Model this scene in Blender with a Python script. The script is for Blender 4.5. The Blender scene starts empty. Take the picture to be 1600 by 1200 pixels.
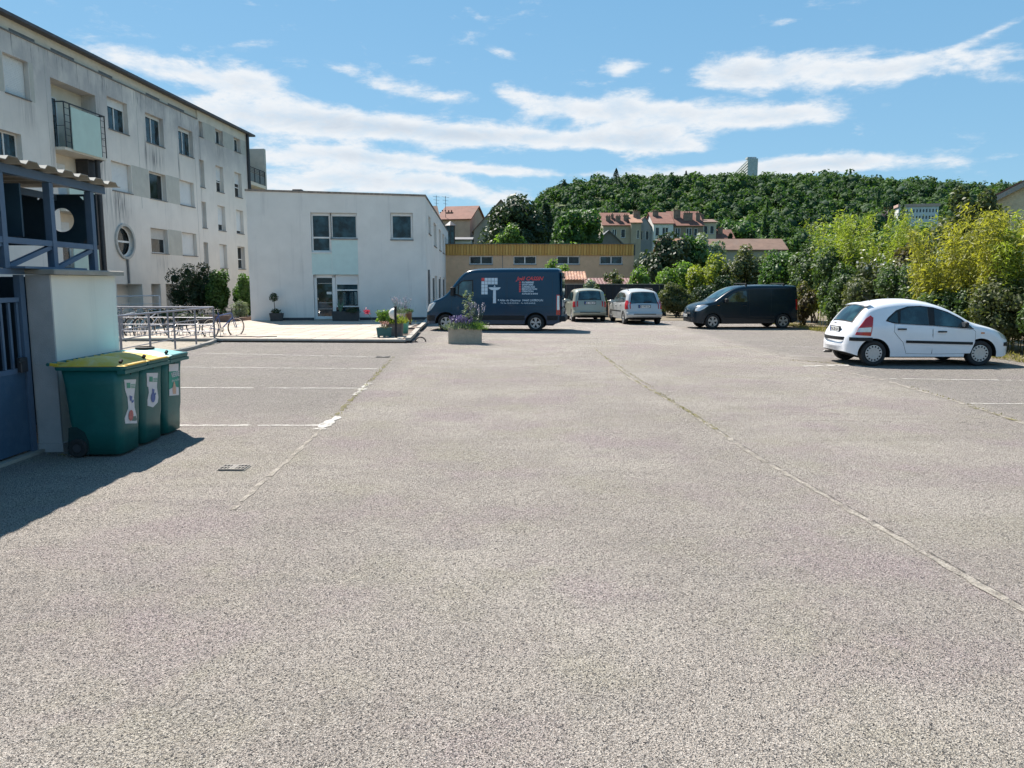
import bpy, math, random
import numpy as np
from mathutils import Vector, Matrix, Euler

R = math.radians
rnd = random.Random(7)
nr = np.random.RandomState(11)
SC = bpy.context.scene
COL = SC.collection

# ------------------------------------------------------------------ camera
cam = bpy.data.objects.new('camera', bpy.data.cameras.new('camera'))
COL.objects.link(cam)
cam.location = (0, 0, 1.9)
cam.rotation_euler = (R(90 - 7.45), 0, 0)
cam.data.sensor_width = 36
cam.data.lens = 27
cam.data.clip_end = 6000
cam.data.clip_start = 0.05
SC.camera = cam

# ------------------------------------------------------------------ world, sun, exposure
SUN_EL = 52.5
SUN_AZ = -33.0            # degrees from +Y, negative is towards -X
SKY_STRENGTH = 0.068
SC.view_settings.view_transform = 'Standard'
SC.view_settings.look = 'None'
SC.view_settings.gamma = 1
SC.view_settings.exposure = 1.02
SC.view_settings.use_curve_mapping = False

W = bpy.data.worlds.new('World')
SC.world = W
W.use_nodes = True
wt = W.node_tree
for n in list(wt.nodes):
    wt.nodes.remove(n)

def N(tree, typ, **kw):
    n = tree.nodes.new(typ)
    for k, v in kw.items():
        if k.startswith('i_'):
            n.inputs[k[2:]].default_value = v
        else:
            setattr(n, k, v)
    return n

def math_node(t, op, a, b=None, clamp=False):
    n = t.nodes.new('ShaderNodeMath'); n.operation = op; n.use_clamp = clamp
    for i, v in enumerate((a, b)):
        if v is None: continue
        if isinstance(v, (int, float)): n.inputs[i].default_value = v
        else: t.links.new(v, n.inputs[i])
    return n.outputs[0]

def build_world():
    t = wt
    L = t.links.new
    out = N(t, 'ShaderNodeOutputWorld')
    bg = N(t, 'ShaderNodeBackground')
    sky = N(t, 'ShaderNodeTexSky')
    sky.sky_type = 'NISHITA'
    sky.sun_disc = False
    sky.sun_elevation = R(SUN_EL)
    sky.sun_rotation = R(SUN_AZ)
    sky.altitude = 200
    sky.air_density = 1.0
    sky.dust_density = 0.6
    sky.ozone_density = 1.2
    tc = N(t, 'ShaderNodeTexCoord')
    sep = N(t, 'ShaderNodeSeparateXYZ'); L(tc.outputs['Generated'], sep.inputs[0])
    x, y, z = sep.outputs
    az = math_node(t, 'ARCTAN2', x, y)
    el = math_node(t, 'ARCSINE', z)
    # fractal noise stretched along the horizon
    comb = N(t, 'ShaderNodeCombineXYZ')
    L(math_node(t, 'MULTIPLY', az, 1.0), comb.inputs[0]); L(math_node(t, 'MULTIPLY', el, 2.6), comb.inputs[1])
    nz = N(t, 'ShaderNodeTexNoise'); nz.inputs['Scale'].default_value = 9; nz.inputs['Detail'].default_value = 10
    nz.inputs['Roughness'].default_value = 0.62; nz.inputs['Distortion'].default_value = 0.5
    L(comb.outputs[0], nz.inputs['Vector'])
    nz2 = N(t, 'ShaderNodeTexNoise'); nz2.inputs['Scale'].default_value = 3.2; nz2.inputs['Detail'].default_value = 5
    L(comb.outputs[0], nz2.inputs['Vector'])
    nz3 = N(t, 'ShaderNodeTexNoise'); nz3.inputs['Scale'].default_value = 26; nz3.inputs['Detail'].default_value = 6
    nz3.inputs['Roughness'].default_value = 0.65
    L(comb.outputs[0], nz3.inputs['Vector'])
    # cloud banks: centre azimuth, elevation, half sizes (degrees), tilt, weight
    total = None
    for (a, e, ra, re, tilt, wgt) in CLOUDS:
        da = math_node(t, 'SUBTRACT', az, R(a)); de = math_node(t, 'SUBTRACT', el, R(e))
        c, s = math.cos(R(tilt)), math.sin(R(tilt))
        p = math_node(t, 'ADD', math_node(t, 'MULTIPLY', da, c / R(ra)), math_node(t, 'MULTIPLY', de, s / R(ra)))
        q = math_node(t, 'ADD', math_node(t, 'MULTIPLY', da, -s / R(re)), math_node(t, 'MULTIPLY', de, c / R(re)))
        d = math_node(t, 'ADD', math_node(t, 'MULTIPLY', p, p), math_node(t, 'MULTIPLY', q, q))
        g = math_node(t, 'MULTIPLY', math_node(t, 'EXPONENT', math_node(t, 'MULTIPLY', d, -0.9)), wgt)
        total = g if total is None else math_node(t, 'ADD', total, g)
    # thin general cover everywhere
    base = math_node(t, 'ADD', total, math_node(t, 'MULTIPLY', nz2.outputs['Fac'], 0.42))
    wisp = math_node(t, 'SUBTRACT', nz.outputs['Fac'], 0.5)
    fine = math_node(t, 'SUBTRACT', nz3.outputs['Fac'], 0.5)
    dens = math_node(t, 'ADD', base, math_node(t, 'MULTIPLY', wisp, 2.3))
    dens = math_node(t, 'ADD', dens, math_node(t, 'MULTIPLY', fine, 1.1))
    mr = N(t, 'ShaderNodeMapRange'); mr.interpolation_type = 'SMOOTHSTEP'
    mr.inputs['From Min'].default_value = 0.42; mr.inputs['From Max'].default_value = 1.2
    L(dens, mr.inputs['Value'])
    up = N(t, 'ShaderNodeMapRange'); up.inputs['From Min'].default_value = -0.02; up.inputs['From Max'].default_value = 0.02
    L(z, up.inputs['Value'])
    mask = math_node(t, 'MULTIPLY', mr.outputs[0], up.outputs[0])
    inner = N(t, 'ShaderNodeMapRange'); inner.inputs['From Min'].default_value = .36; inner.inputs['From Max'].default_value = .56; inner.inputs['To Min'].default_value = .70; inner.inputs['To Max'].default_value = .98
    L(nz3.outputs['Fac'], inner.inputs['Value'])
    mask = math_node(t, 'MULTIPLY', mask, inner.outputs[0])
    # cloud colour: white with bluish grey bellies where it is thick
    thick = N(t, 'ShaderNodeMapRange'); thick.inputs['From Min'].default_value = 1.25; thick.inputs['From Max'].default_value = 2.3
    L(dens, thick.inputs['Value'])
    cc = N(t, 'ShaderNodeMix'); cc.data_type = 'RGBA'
    cc.inputs[6].default_value = CLOUD_A; cc.inputs[7].default_value = CLOUD_B
    L(thick.outputs[0], cc.inputs[0])
    tint = N(t, 'ShaderNodeMix'); tint.data_type = 'RGBA'; tint.blend_type = 'MULTIPLY'; tint.inputs[0].default_value = 1
    L(sky.outputs[0], tint.inputs[6]); tint.inputs[7].default_value = SKY_TINT
    mix = N(t, 'ShaderNodeMix'); mix.data_type = 'RGBA'
    gr = N(t, 'ShaderNodeMapRange'); gr.inputs['From Min'].default_value = 0.0; gr.inputs['From Max'].default_value = 0.75
    L(z, gr.inputs['Value'])
    gc = N(t, 'ShaderNodeMix'); gc.data_type = 'RGBA'; gc.inputs[6].default_value = SKY_LOW; gc.inputs[7].default_value = SKY_HIGH
    L(math_node(t, 'POWER', gr.outputs[0], 0.6), gc.inputs[0])
    sb = N(t, 'ShaderNodeMix'); sb.data_type = 'RGBA'; sb.inputs[0].default_value = 0.78
    L(tint.outputs[2], sb.inputs[6]); L(gc.outputs[2], sb.inputs[7])
    L(mask, mix.inputs[0]); L(sb.outputs[2], mix.inputs[6]); L(cc.outputs[2], mix.inputs[7])
    L(mix.outputs[2], bg.inputs['Color'])
    bg.inputs['Strength'].default_value = SKY_STRENGTH
    L(bg.outputs[0], out.inputs[0])

SKY_TINT = (0.80, 0.98, 1.0, 1)
SKY_LOW = (2.7, 4.7, 6.3, 1)
SKY_HIGH = (.75, 2.6, 5.0, 1)
CLOUD_A = (6.3, 6.6, 6.9, 1)
CLOUD_B = (4.5, 5.1, 5.8, 1)
CLOUDS = [
    (-25.5, 14.1, 3.2, .8, -10, .75), (-21.5, 13.6, 4.0, .9, -4, .95), (-17.6, 13.2, 2.4, .8, 0, .8),
    (-18, 10.9, 7.0, 1.2, 0, 1.0), (-10.5, 11.1, 8.5, .9, -3, 1.05), (-4, 10.5, 8, .65, -3, .95), (3, 10.2, 6, .55, -3, .75), (9.4, 10.2, 3.9, 1.0, -4, 1.35), (13.0, 9.4, 1.6, .5, -8, .7),
    (-.3, 13.7, 1.7, .9, -20, .8), (4.2, 12.3, 4.5, .75, -8, .95), (11.4, 11.8, 6.5, .75, -3, 1.05), (18.6, 11.1, 4.0, .7, 2, .95),
    (15.4, 14.1, 2.6, .9, -6, 1.1), (20.6, 13.7, 5.0, 1.0, -2, 1.25), (26.5, 13.4, 3.0, .7, 3, .75), (30.0, 13.2, 1.6, .6, 8, .45), (31.6, 12.3, 1.6, .4, -5, .6),
    (7.9, 14.9, 1.5, .65, 4, .95), (10.9, 14.6, .7, .35, 0, .6), (8.3, 12.9, 1.5, .7, 0, .8),
    (-15.5, 8.7, 5.5, .75, 3, .95), (-8.0, 8.7, 6.5, .5, -4, .9), (0.5, 8.0, 6.0, .35, -3, .8), (-17, 6.9, 5, .9, 0, .9), (-10.4, 7.2, 5.0, .8, 0, 1.1), (-4.2, 6.9, 4.0, .65, -8, 1.0), (-1.0, 5.9, 2.5, .5, 0, .7),
    (13.8, 7.7, 4.5, .5, 2, .95), (19.6, 8.0, 4.5, .75, 0, 1.25), (24.5, 8.0, 3.5, .45, 2, .85), (29, 7.6, 5, .4, 2, .5),
    (-3.0, 18.5, 1.0, .35, -30, .62), (-.9, 16.0, 1.3, .35, -20, .62), (-7.0, 15.5, 1.6, .35, -5, .5), (-10.0, 14.1, 2.6, .5, -8, .62), (-6.5, 13.2, 4.0, .45, -5, .6), (18.8, 16.9, 1.2, .22, 3, .6), (30.5, 14.8, 2.2, .22, 18, .5), (-14.5, 19.2, 2, .4, 0, .45),
    (60, 14, 14, 3, 0, .9), (95, 20, 16, 4, 6, .9), (-60, 15, 14, 3, -4, .9), (-110, 18, 20, 4, 0, .9), (150, 22, 22, 4, 3, .9), (-160, 12, 18, 3, 0, .9), (20, 40, 20, 4, 10, .6), (-70, 45, 20, 4, 10, .6),
]
build_world()

sun = bpy.data.objects.new('sun', bpy.data.lights.new('sun', 'SUN'))
COL.objects.link(sun)
sun.data.energy = 5.0
sun.data.angle = R(0.53)
sun.data.color = (1.0, 0.94, 0.86)
_sd = Vector((math.sin(R(SUN_AZ)) * math.cos(R(SUN_EL)), math.cos(R(SUN_AZ)) * math.cos(R(SUN_EL)), math.sin(R(SUN_EL))))
sun.rotation_euler = _sd.to_track_quat('Z', 'Y').to_euler()
sun.location = _sd * 60

SC.render.engine = 'CYCLES'
SC.cycles.max_bounces = 7
SC.cycles.diffuse_bounces = 3
SC.cycles.glossy_bounces = 3
SC.cycles.transmission_bounces = 4
SC.cycles.transparent_max_bounces = 8
SC.cycles.caustics_reflective = False
SC.cycles.caustics_refractive = False
try:
    SC.cycles.use_denoising = True
except Exception:
    pass

# ------------------------------------------------------------------ mesh collector
class MB:
    def __init__(s):
        s.v = []; s.f = []; s.mi = []; s.M = None; s.m = 0; s.sm = []; s.smooth = False
    def _a(s, vs, fs):
        b = len(s.v)
        if s.M is not None:
            vs = [tuple(s.M @ Vector(p)) for p in vs]
        s.v.extend(vs)
        for f in fs:
            s.f.append(tuple(i + b for i in f)); s.mi.append(s.m); s.sm.append(s.smooth)
        return s
    def box(s, x0, x1, y0, y1, z0, z1):
        v = [(x0, y0, z0), (x1, y0, z0), (x1, y1, z0), (x0, y1, z0), (x0, y0, z1), (x1, y0, z1), (x1, y1, z1), (x0, y1, z1)]
        return s._a(v, [(3, 2, 1, 0), (4, 5, 6, 7), (0, 1, 5, 4), (1, 2, 6, 5), (2, 3, 7, 6), (3, 0, 4, 7)])
    def bbox(s, x0, x1, y0, y1, z0, z1, b=0.01):
        """box with chamfered vertical edges and top rim"""
        o = [(x0 + b, y0), (x1 - b, y0), (x1, y0 + b), (x1, y1 - b), (x1 - b, y1), (x0 + b, y1), (x0, y1 - b), (x0, y0 + b)]
        cx, cy = (x0 + x1) / 2, (y0 + y1) / 2
        def sh(p, k):
            return (p[0] - math.copysign(min(k, abs(p[0] - cx)), p[0] - cx), p[1] - math.copysign(min(k, abs(p[1] - cy)), p[1] - cy))
        v = [(p[0], p[1], z0) for p in o] + [(p[0], p[1], z1 - b) for p in o] + [(*sh(p, b), z1) for p in o]
        f = [tuple(range(7, -1, -1))] + [(i, (i + 1) % 8, 8 + (i + 1) % 8, 8 + i) for i in range(8)] + \
            [(8 + i, 8 + (i + 1) % 8, 16 + (i + 1) % 8, 16 + i) for i in range(8)] + [tuple(range(16, 24))]
        return s._a(v, f)
    def tube(s, p, q, r, n=8, r2=None, cap=True):
        p = Vector(p); q = Vector(q); r2 = r if r2 is None else r2
        d = (q - p)
        if d.length < 1e-6: return s
        d.normalize()
        a = d.orthogonal().normalized(); b = d.cross(a)
        v = []
        for k in range(n):
            t = 2 * math.pi * k / n
            v.append(tuple(p + (a * math.cos(t) + b * math.sin(t)) * r))
        for k in range(n):
            t = 2 * math.pi * k / n
            v.append(tuple(q + (a * math.cos(t) + b * math.sin(t)) * r2))
        f = [(k, (k + 1) % n, n + (k + 1) % n, n + k) for k in range(n)]
        if cap: f += [tuple(range(n - 1, -1, -1)), tuple(range(n, 2 * n))]
        return s._a(v, f)
    def path(s, pts, r, n=6):
        for a, b in zip(pts[:-1], pts[1:]): s.tube(a, b, r, n)
        return s
    def bar(s, p, q, w, h):
        """rectangular bar from p to q, w horizontal, h the other way"""
        p = Vector(p); q = Vector(q); d = (q - p).normalized()
        up = Vector((0, 0, 1)) if abs(d.z) < 0.95 else Vector((1, 0, 0))
        a = d.cross(up).normalized() * w / 2; b = a.cross(d).normalized() * h / 2
        v = [tuple(x) for x in (p - a - b, p + a - b, p + a + b, p - a + b, q - a - b, q + a - b, q + a + b, q - a + b)]
        return s._a(v, [(3, 2, 1, 0), (4, 5, 6, 7), (0, 1, 5, 4), (1, 2, 6, 5), (2, 3, 7, 6), (3, 0, 4, 7)])
    def lathe(s, prof, n=24, axis='Z', c=(0, 0, 0)):
        v = []; m = len(prof)
        for k in range(n):
            t = 2 * math.pi * k / n
            for r, h in prof:
                if axis == 'Z': v.append((c[0] + r * math.cos(t), c[1] + r * math.sin(t), c[2] + h))
                elif axis == 'Y': v.append((c[0] + r * math.sin(t), c[1] + h, c[2] + r * math.cos(t)))
                else: v.append((c[0] + h, c[1] + r * math.cos(t), c[2] + r * math.sin(t)))
        f = []
        for k in range(n):
            k2 = (k + 1) % n
            for i in range(m - 1):
                f.append((k * m + i, k2 * m + i, k2 * m + i + 1, k * m + i + 1))
        return s._a(v, f)
    def prism(s, poly, y0, y1, axis='Y'):
        """poly of (a, b) extruded along an axis"""
        n = len(poly)
        def P(a, b, h):
            return (a, h, b) if axis == 'Y' else ((h, a, b) if axis == 'X' else (a, b, h))
        v = [P(a, b, y0) for a, b in poly] + [P(a, b, y1) for a, b in poly]
        f = [(i, (i + 1) % n, n + (i + 1) % n, n + i) for i in range(n)] + [tuple(range(n - 1, -1, -1)), tuple(range(n, 2 * n))]
        return s._a(v, f)
    def quad(s, a, b, c, d):
        return s._a([tuple(a), tuple(b), tuple(c), tuple(d)], [(0, 1, 2, 3)])
    def grid(s, P):
        """P[i][j] points"""
        n, m = len(P), len(P[0])
        v = [tuple(P[i][j]) for i in range(n) for j in range(m)]
        f = [(i * m + j, (i + 1) * m + j, (i + 1) * m + j + 1, i * m + j + 1) for i in range(n - 1) for j in range(m - 1)]
        return s._a(v, f)
    def mesh(s, name, mats):
        me = bpy.data.meshes.new(name)
        me.from_pydata(s.v, [], s.f)
        if not isinstance(mats, (list, tuple)): mats = [mats]
        for m in mats: me.materials.append(m)
        if s.f:
            me.polygons.foreach_set('material_index', s.mi)
            me.polygons.foreach_set('use_smooth', s.sm)
        me.update()
        return me
    def build(s, name, mats, parent=None, loc=None, rz=None):
        return link(name, s.mesh(name, mats), parent, loc, rz)

def link(name, data, parent=None, loc=None, rz=None):
    o = bpy.data.objects.new(name, data)
    COL.objects.link(o)
    if parent is not None: o.parent = parent
    if loc is not None: o.location = loc
    if rz is not None: o.rotation_euler = (0, 0, rz)
    return o

def fix_normals(o):
    import bmesh
    bm = bmesh.new(); bm.from_mesh(o.data); bmesh.ops.recalc_face_normals(bm, faces=bm.faces); bm.to_mesh(o.data); bm.free()

def tag(o, label, cat, group=None, kind=None):
    o['label'] = label; o['category'] = cat
    if group: o['group'] = group
    if kind: o['kind'] = kind
    return o

def thing(name, label, cat, loc=(0, 0, 0), rz=0, group=None):
    o = bpy.data.objects.new(name, None); COL.objects.link(o)
    o.empty_display_size = 0.2
    o.location = loc; o.rotation_euler = (0, 0, rz)
    return tag(o, label, cat, group)

def struct(o, label=None):
    o['kind'] = 'structure'
    if label: o['label'] = label
    return o

CH = {}
def copy_tree(o, parent=None):
    c = o.copy(); COL.objects.link(c)
    if parent is not None: c.parent = parent
    for ch in list(o.children):
        copy_tree(ch, c)
    return c

# ------------------------------------------------------------------ materials
MATS = {}
def mat(name, col, rough=0.7, metal=0.0, var=0.12, scale=6.0, bump=0.0, bscale=80.0, spec=0.5, coat=0.0, col2=None, dirt_or_glare=None, dscale=1.5, damt=0.3, coord='Object', stretch=None, emit=None):
    """principled with two scales of colour noise, optional second colour for dirt patches, optional bump"""
    if name in MATS: return MATS[name]
    m = bpy.data.materials.new(name); m.use_nodes = True
    t = m.node_tree; L = t.links.new
    p = t.nodes['Principled BSDF']
    p.inputs['Roughness'].default_value = rough; p.inputs['Metallic'].default_value = metal
    p.inputs['Specular IOR Level'].default_value = spec
    p.inputs['Coat Weight'].default_value = coat; p.inputs['Coat Roughness'].default_value = 0.04
    tc = N(t, 'ShaderNodeTexCoord')
    vec = tc.outputs[coord]
    if stretch:
        mp = N(t, 'ShaderNodeMapping'); mp.inputs['Scale'].default_value = stretch
        L(vec, mp.inputs[0]); vec = mp.outputs[0]
    nz = N(t, 'ShaderNodeTexNoise'); nz.inputs['Scale'].default_value = scale; nz.inputs['Detail'].default_value = 6
    nz.inputs['Roughness'].default_value = 0.6
    L(vec, nz.inputs['Vector'])
    c1 = tuple(max(0, c * (1 - var)) for c in col); c2 = col2 if col2 else tuple(min(1, c * (1 + var)) for c in col)
    mx = N(t, 'ShaderNodeMix'); mx.data_type = 'RGBA'
    mx.inputs[6].default_value = (*c1, 1); mx.inputs[7].default_value = (*c2, 1)
    cr = N(t, 'ShaderNodeMapRange'); cr.inputs['From Min'].default_value = 0.3; cr.inputs['From Max'].default_value = 0.7
    L(nz.outputs['Fac'], cr.inputs['Value']); L(cr.outputs[0], mx.inputs[0])
    out = mx.outputs[2]
    if dirt_or_glare:
        n2 = N(t, 'ShaderNodeTexNoise'); n2.inputs['Scale'].default_value = dscale; n2.inputs['Detail'].default_value = 8
        n2.inputs['Roughness'].default_value = 0.7
        L(vec, n2.inputs['Vector'])
        r2 = N(t, 'ShaderNodeMapRange'); r2.inputs['From Min'].default_value = 0.5; r2.inputs['From Max'].default_value = 0.75
        r2.inputs['To Max'].default_value = damt
        L(n2.outputs['Fac'], r2.inputs['Value'])
        m2 = N(t, 'ShaderNodeMix'); m2.data_type = 'RGBA'; m2.inputs[7].default_value = (*dirt_or_glare, 1)
        L(r2.outputs[0], m2.inputs[0]); L(out, m2.inputs[6]); out = m2.outputs[2]
    L(out, p.inputs['Base Color'])
    if bump:
        nb = N(t, 'ShaderNodeTexNoise'); nb.inputs['Scale'].default_value = bscale; nb.inputs['Detail'].default_value = 4
        L(vec, nb.inputs['Vector'])
        b = N(t, 'ShaderNodeBump'); b.inputs['Strength'].default_value = bump; b.inputs['Distance'].default_value = 0.02
        L(nb.outputs['Fac'], b.inputs['Height']); L(b.outputs[0], p.inputs['Normal'])
    MATS[name] = m
    return m

def leafmat(name, ca, cb, trans=0.35, rough=0.55, tcol=None):
    """foliage: colour varies leaf by leaf with the 'tint' attribute, part of the light passes through"""
    if name in MATS: return MATS[name]
    m = bpy.data.materials.new(name); m.use_nodes = True
    t = m.node_tree; L = t.links.new
    p = t.nodes['Principled BSDF']; out = t.nodes['Material Output']
    at = N(t, 'ShaderNodeAttribute'); at.attribute_name = 'tint'
    mx = N(t, 'ShaderNodeMix'); mx.data_type = 'RGBA'
    mx.inputs[6].default_value = (*ca, 1); mx.inputs[7].default_value = (*cb, 1)
    L(at.outputs['Fac'], mx.inputs[0])
    L(mx.outputs[2], p.inputs['Base Color']); p.inputs['Roughness'].default_value = rough
    p.inputs['Specular IOR Level'].default_value = 0.35
    tr = N(t, 'ShaderNodeBsdfTranslucent')
    g = N(t, 'ShaderNodeMix'); g.data_type = 'RGBA'; g.blend_type = 'MULTIPLY'; g.inputs[0].default_value = 1
    L(mx.outputs[2], g.inputs[6]); g.inputs[7].default_value = (*(tcol or (1.5, 1.7, 0.7)), 1)
    L(g.outputs[2], tr.inputs['Color'])
    ms = N(t, 'ShaderNodeMixShader'); ms.inputs[0].default_value = trans
    L(p.outputs[0], ms.inputs[1]); L(tr.outputs[0], ms.inputs[2]); L(ms.outputs[0], out.inputs[0])
    MATS[name] = m
    return m

def glassmat(name, col=(0.02, 0.03, 0.035), rough=0.04, spec=0.9):
    if name in MATS: return MATS[name]
    m = bpy.data.materials.new(name); m.use_nodes = True
    t = m.node_tree; p = t.nodes['Principled BSDF']
    p.inputs['Base Color'].default_value = (*col, 1); p.inputs['Roughness'].default_value = rough
    p.inputs['Specular IOR Level'].default_value = spec; p.inputs['IOR'].default_value = 1.52
    nz = N(t, 'ShaderNodeTexNoise'); nz.inputs['Scale'].default_value = 1.4
    tc = N(t, 'ShaderNodeTexCoord'); t.links.new(tc.outputs['Object'], nz.inputs['Vector'])
    mx = N(t, 'ShaderNodeMix'); mx.data_type = 'RGBA'; mx.inputs[6].default_value = (*(c * .4 for c in col), 1); mx.inputs[7].default_value = (*(c * 3.2 for c in col), 1)  # uneven tones in the glass colour in place of missing reflections
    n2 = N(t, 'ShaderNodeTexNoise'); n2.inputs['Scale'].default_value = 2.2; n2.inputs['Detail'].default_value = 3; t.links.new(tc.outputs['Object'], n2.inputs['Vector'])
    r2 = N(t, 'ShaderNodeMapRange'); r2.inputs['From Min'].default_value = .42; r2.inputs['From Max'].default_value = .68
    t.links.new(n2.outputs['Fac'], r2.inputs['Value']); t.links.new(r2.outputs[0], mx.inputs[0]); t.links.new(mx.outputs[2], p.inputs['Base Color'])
    b = N(t, 'ShaderNodeBump'); b.inputs['Strength'].default_value = 0.12; b.inputs['Distance'].default_value = 0.05
    t.links.new(nz.outputs['Fac'], b.inputs['Height']); t.links.new(b.outputs[0], p.inputs['Normal'])
    MATS[name] = m
    return m

# ------------------------------------------------------------------ foliage meshes with numpy
def leaf_mesh(name, C, Nrm, size, aspect=1.0, mats=None, tint=None, jitter=0.9, bend=True, extra=None, up=None, rs=nr):
    """C: centres (n,3); Nrm: outward directions; each leaf a folded pair of triangles (a bent quad)"""
    n = len(C)
    d = Nrm + rs.normal(0, jitter, (n, 3))
    d /= np.linalg.norm(d, axis=1, keepdims=True) + 1e-9
    a = rs.normal(0, 1, (n, 3)) if up is None else up + rs.normal(0, 0.35, (n, 3))
    a -= d * np.sum(a * d, axis=1, keepdims=True)
    a /= np.linalg.norm(a, axis=1, keepdims=True) + 1e-9
    b = np.cross(d, a)
    s = (size * rs.uniform(0.6, 1.35, n))[:, None]
    v = np.empty((n, 4, 3))
    v[:, 0] = C - a * s
    v[:, 1] = C + b * s * 0.55 * aspect + d * s * 0.12
    v[:, 2] = C + a * s
    v[:, 3] = C - b * s * 0.55 * aspect + d * s * 0.12
    verts = v.reshape(-1, 3)
    faces = np.arange(4 * n).reshape(n, 4)
    tt = np.repeat(rs.uniform(0, 1, n) if tint is None else tint, 4)
    if extra is not None:
        ev, ef, et = extra
        off = len(verts)
        me = bpy.data.meshes.new(name)
        allv = np.concatenate([verts, ev])
        nf4 = len(faces); nf3 = len(ef)
        me.vertices.add(len(allv)); me.vertices.foreach_set('co', allv.ravel())
        loops = np.concatenate([faces.ravel(), (ef + off).ravel()])
        me.loops.add(len(loops)); me.loops.foreach_set('vertex_index', loops)
        st = np.concatenate([np.arange(nf4) * 4, nf4 * 4 + np.arange(nf3) * 3])
        me.polygons.add(nf4 + nf3); me.polygons.foreach_set('loop_start', st)
        tt = np.concatenate([tt, et])
    else:
        me = bpy.data.meshes.new(name)
        me.vertices.add(len(verts)); me.vertices.foreach_set('co', verts.ravel())
        me.loops.add(4 * n); me.loops.foreach_set('vertex_index', faces.ravel())
        me.polygons.add(n); me.polygons.foreach_set('loop_start', np.arange(n) * 4)
    at = me.attributes.new('tint', 'FLOAT', 'POINT')
    at.data.foreach_set('value', tt.astype(np.float32))
    for m in (mats if isinstance(mats, (list, tuple)) else [mats]): me.materials.append(m)
    me.update(calc_edges=True); me.validate()
    return me

def sphere_pts(n, rs=nr):
    p = rs.normal(0, 1, (n, 3)); p /= np.linalg.norm(p, axis=1, keepdims=True); return p

def ico(sub):
    import bmesh
    bm = bmesh.new(); bmesh.ops.create_icosphere(bm, subdivisions=sub, radius=1)
    v = np.array([q.co[:] for q in bm.verts]); f = np.array([[x.index for x in q.verts] for q in bm.faces]); bm.free()
    return v, f
ICO1, ICO2 = ico(1), ico(2)

def crown_arrays(center, radii, nlobe, nleaf, rs=nr, lobe=0.42, squash=0.0):
    """lobed crown: lobe centres inside an ellipsoid, leaves spread in thick shells round them"""
    center = np.array(center, float); radii = np.array(radii, float)
    q = sphere_pts(nlobe, rs) * (rs.uniform(0.35, 0.75, nlobe) ** 0.8)[:, None]
    q[:, 2] = np.where(q[:, 2] < -0.45, q[:, 2] * 0.6, q[:, 2])
    lr = lobe * rs.uniform(0.65, 1.25, nlobe)
    idx = rs.randint(0, nlobe, nleaf)
    dirs = sphere_pts(nleaf, rs)
    rad = lr[idx] * rs.uniform(0.55, 1.12, nleaf) ** 0.6
    loc = q[idx] + dirs * rad[:, None]
    C = center + loc * radii
    tint = np.clip(rs.uniform(0, 1, nlobe)[idx] * 0.6 + rs.uniform(0, 0.5, nleaf), 0, 1)
    nd = dirs + loc * 0.3; nd[:, 2] += 0.25
    return C, nd, tint, q * radii + center, lr

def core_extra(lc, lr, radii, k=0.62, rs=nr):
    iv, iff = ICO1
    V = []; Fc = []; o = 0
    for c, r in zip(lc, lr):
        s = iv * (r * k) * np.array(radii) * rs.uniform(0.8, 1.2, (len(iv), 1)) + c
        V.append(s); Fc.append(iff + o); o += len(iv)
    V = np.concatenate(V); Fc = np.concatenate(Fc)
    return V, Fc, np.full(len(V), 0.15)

def worn(m, scale=14, lo=.42, hi=.60, scale2=90):
    """let the surface below show through where the material has worn away"""
    t = m.node_tree; L = t.links.new; p = t.nodes['Principled BSDF']
    tc = N(t, 'ShaderNodeTexCoord')
    a = N(t, 'ShaderNodeTexNoise'); a.inputs['Scale'].default_value = scale; a.inputs['Detail'].default_value = 6; a.inputs['Roughness'].default_value = .7; L(tc.outputs['Object'], a.inputs['Vector'])
    b = N(t, 'ShaderNodeTexNoise'); b.inputs['Scale'].default_value = scale2; b.inputs['Detail'].default_value = 3; L(tc.outputs['Object'], b.inputs['Vector'])
    s_ = math_node(t, 'ADD', math_node(t, 'MULTIPLY', a.outputs['Fac'], .6), math_node(t, 'MULTIPLY', b.outputs['Fac'], .4))
    r = N(t, 'ShaderNodeMapRange'); r.inputs['From Min'].default_value = lo; r.inputs['From Max'].default_value = hi
    L(s_, r.inputs['Value']); L(r.outputs[0], p.inputs['Alpha'])
    return m
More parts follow.
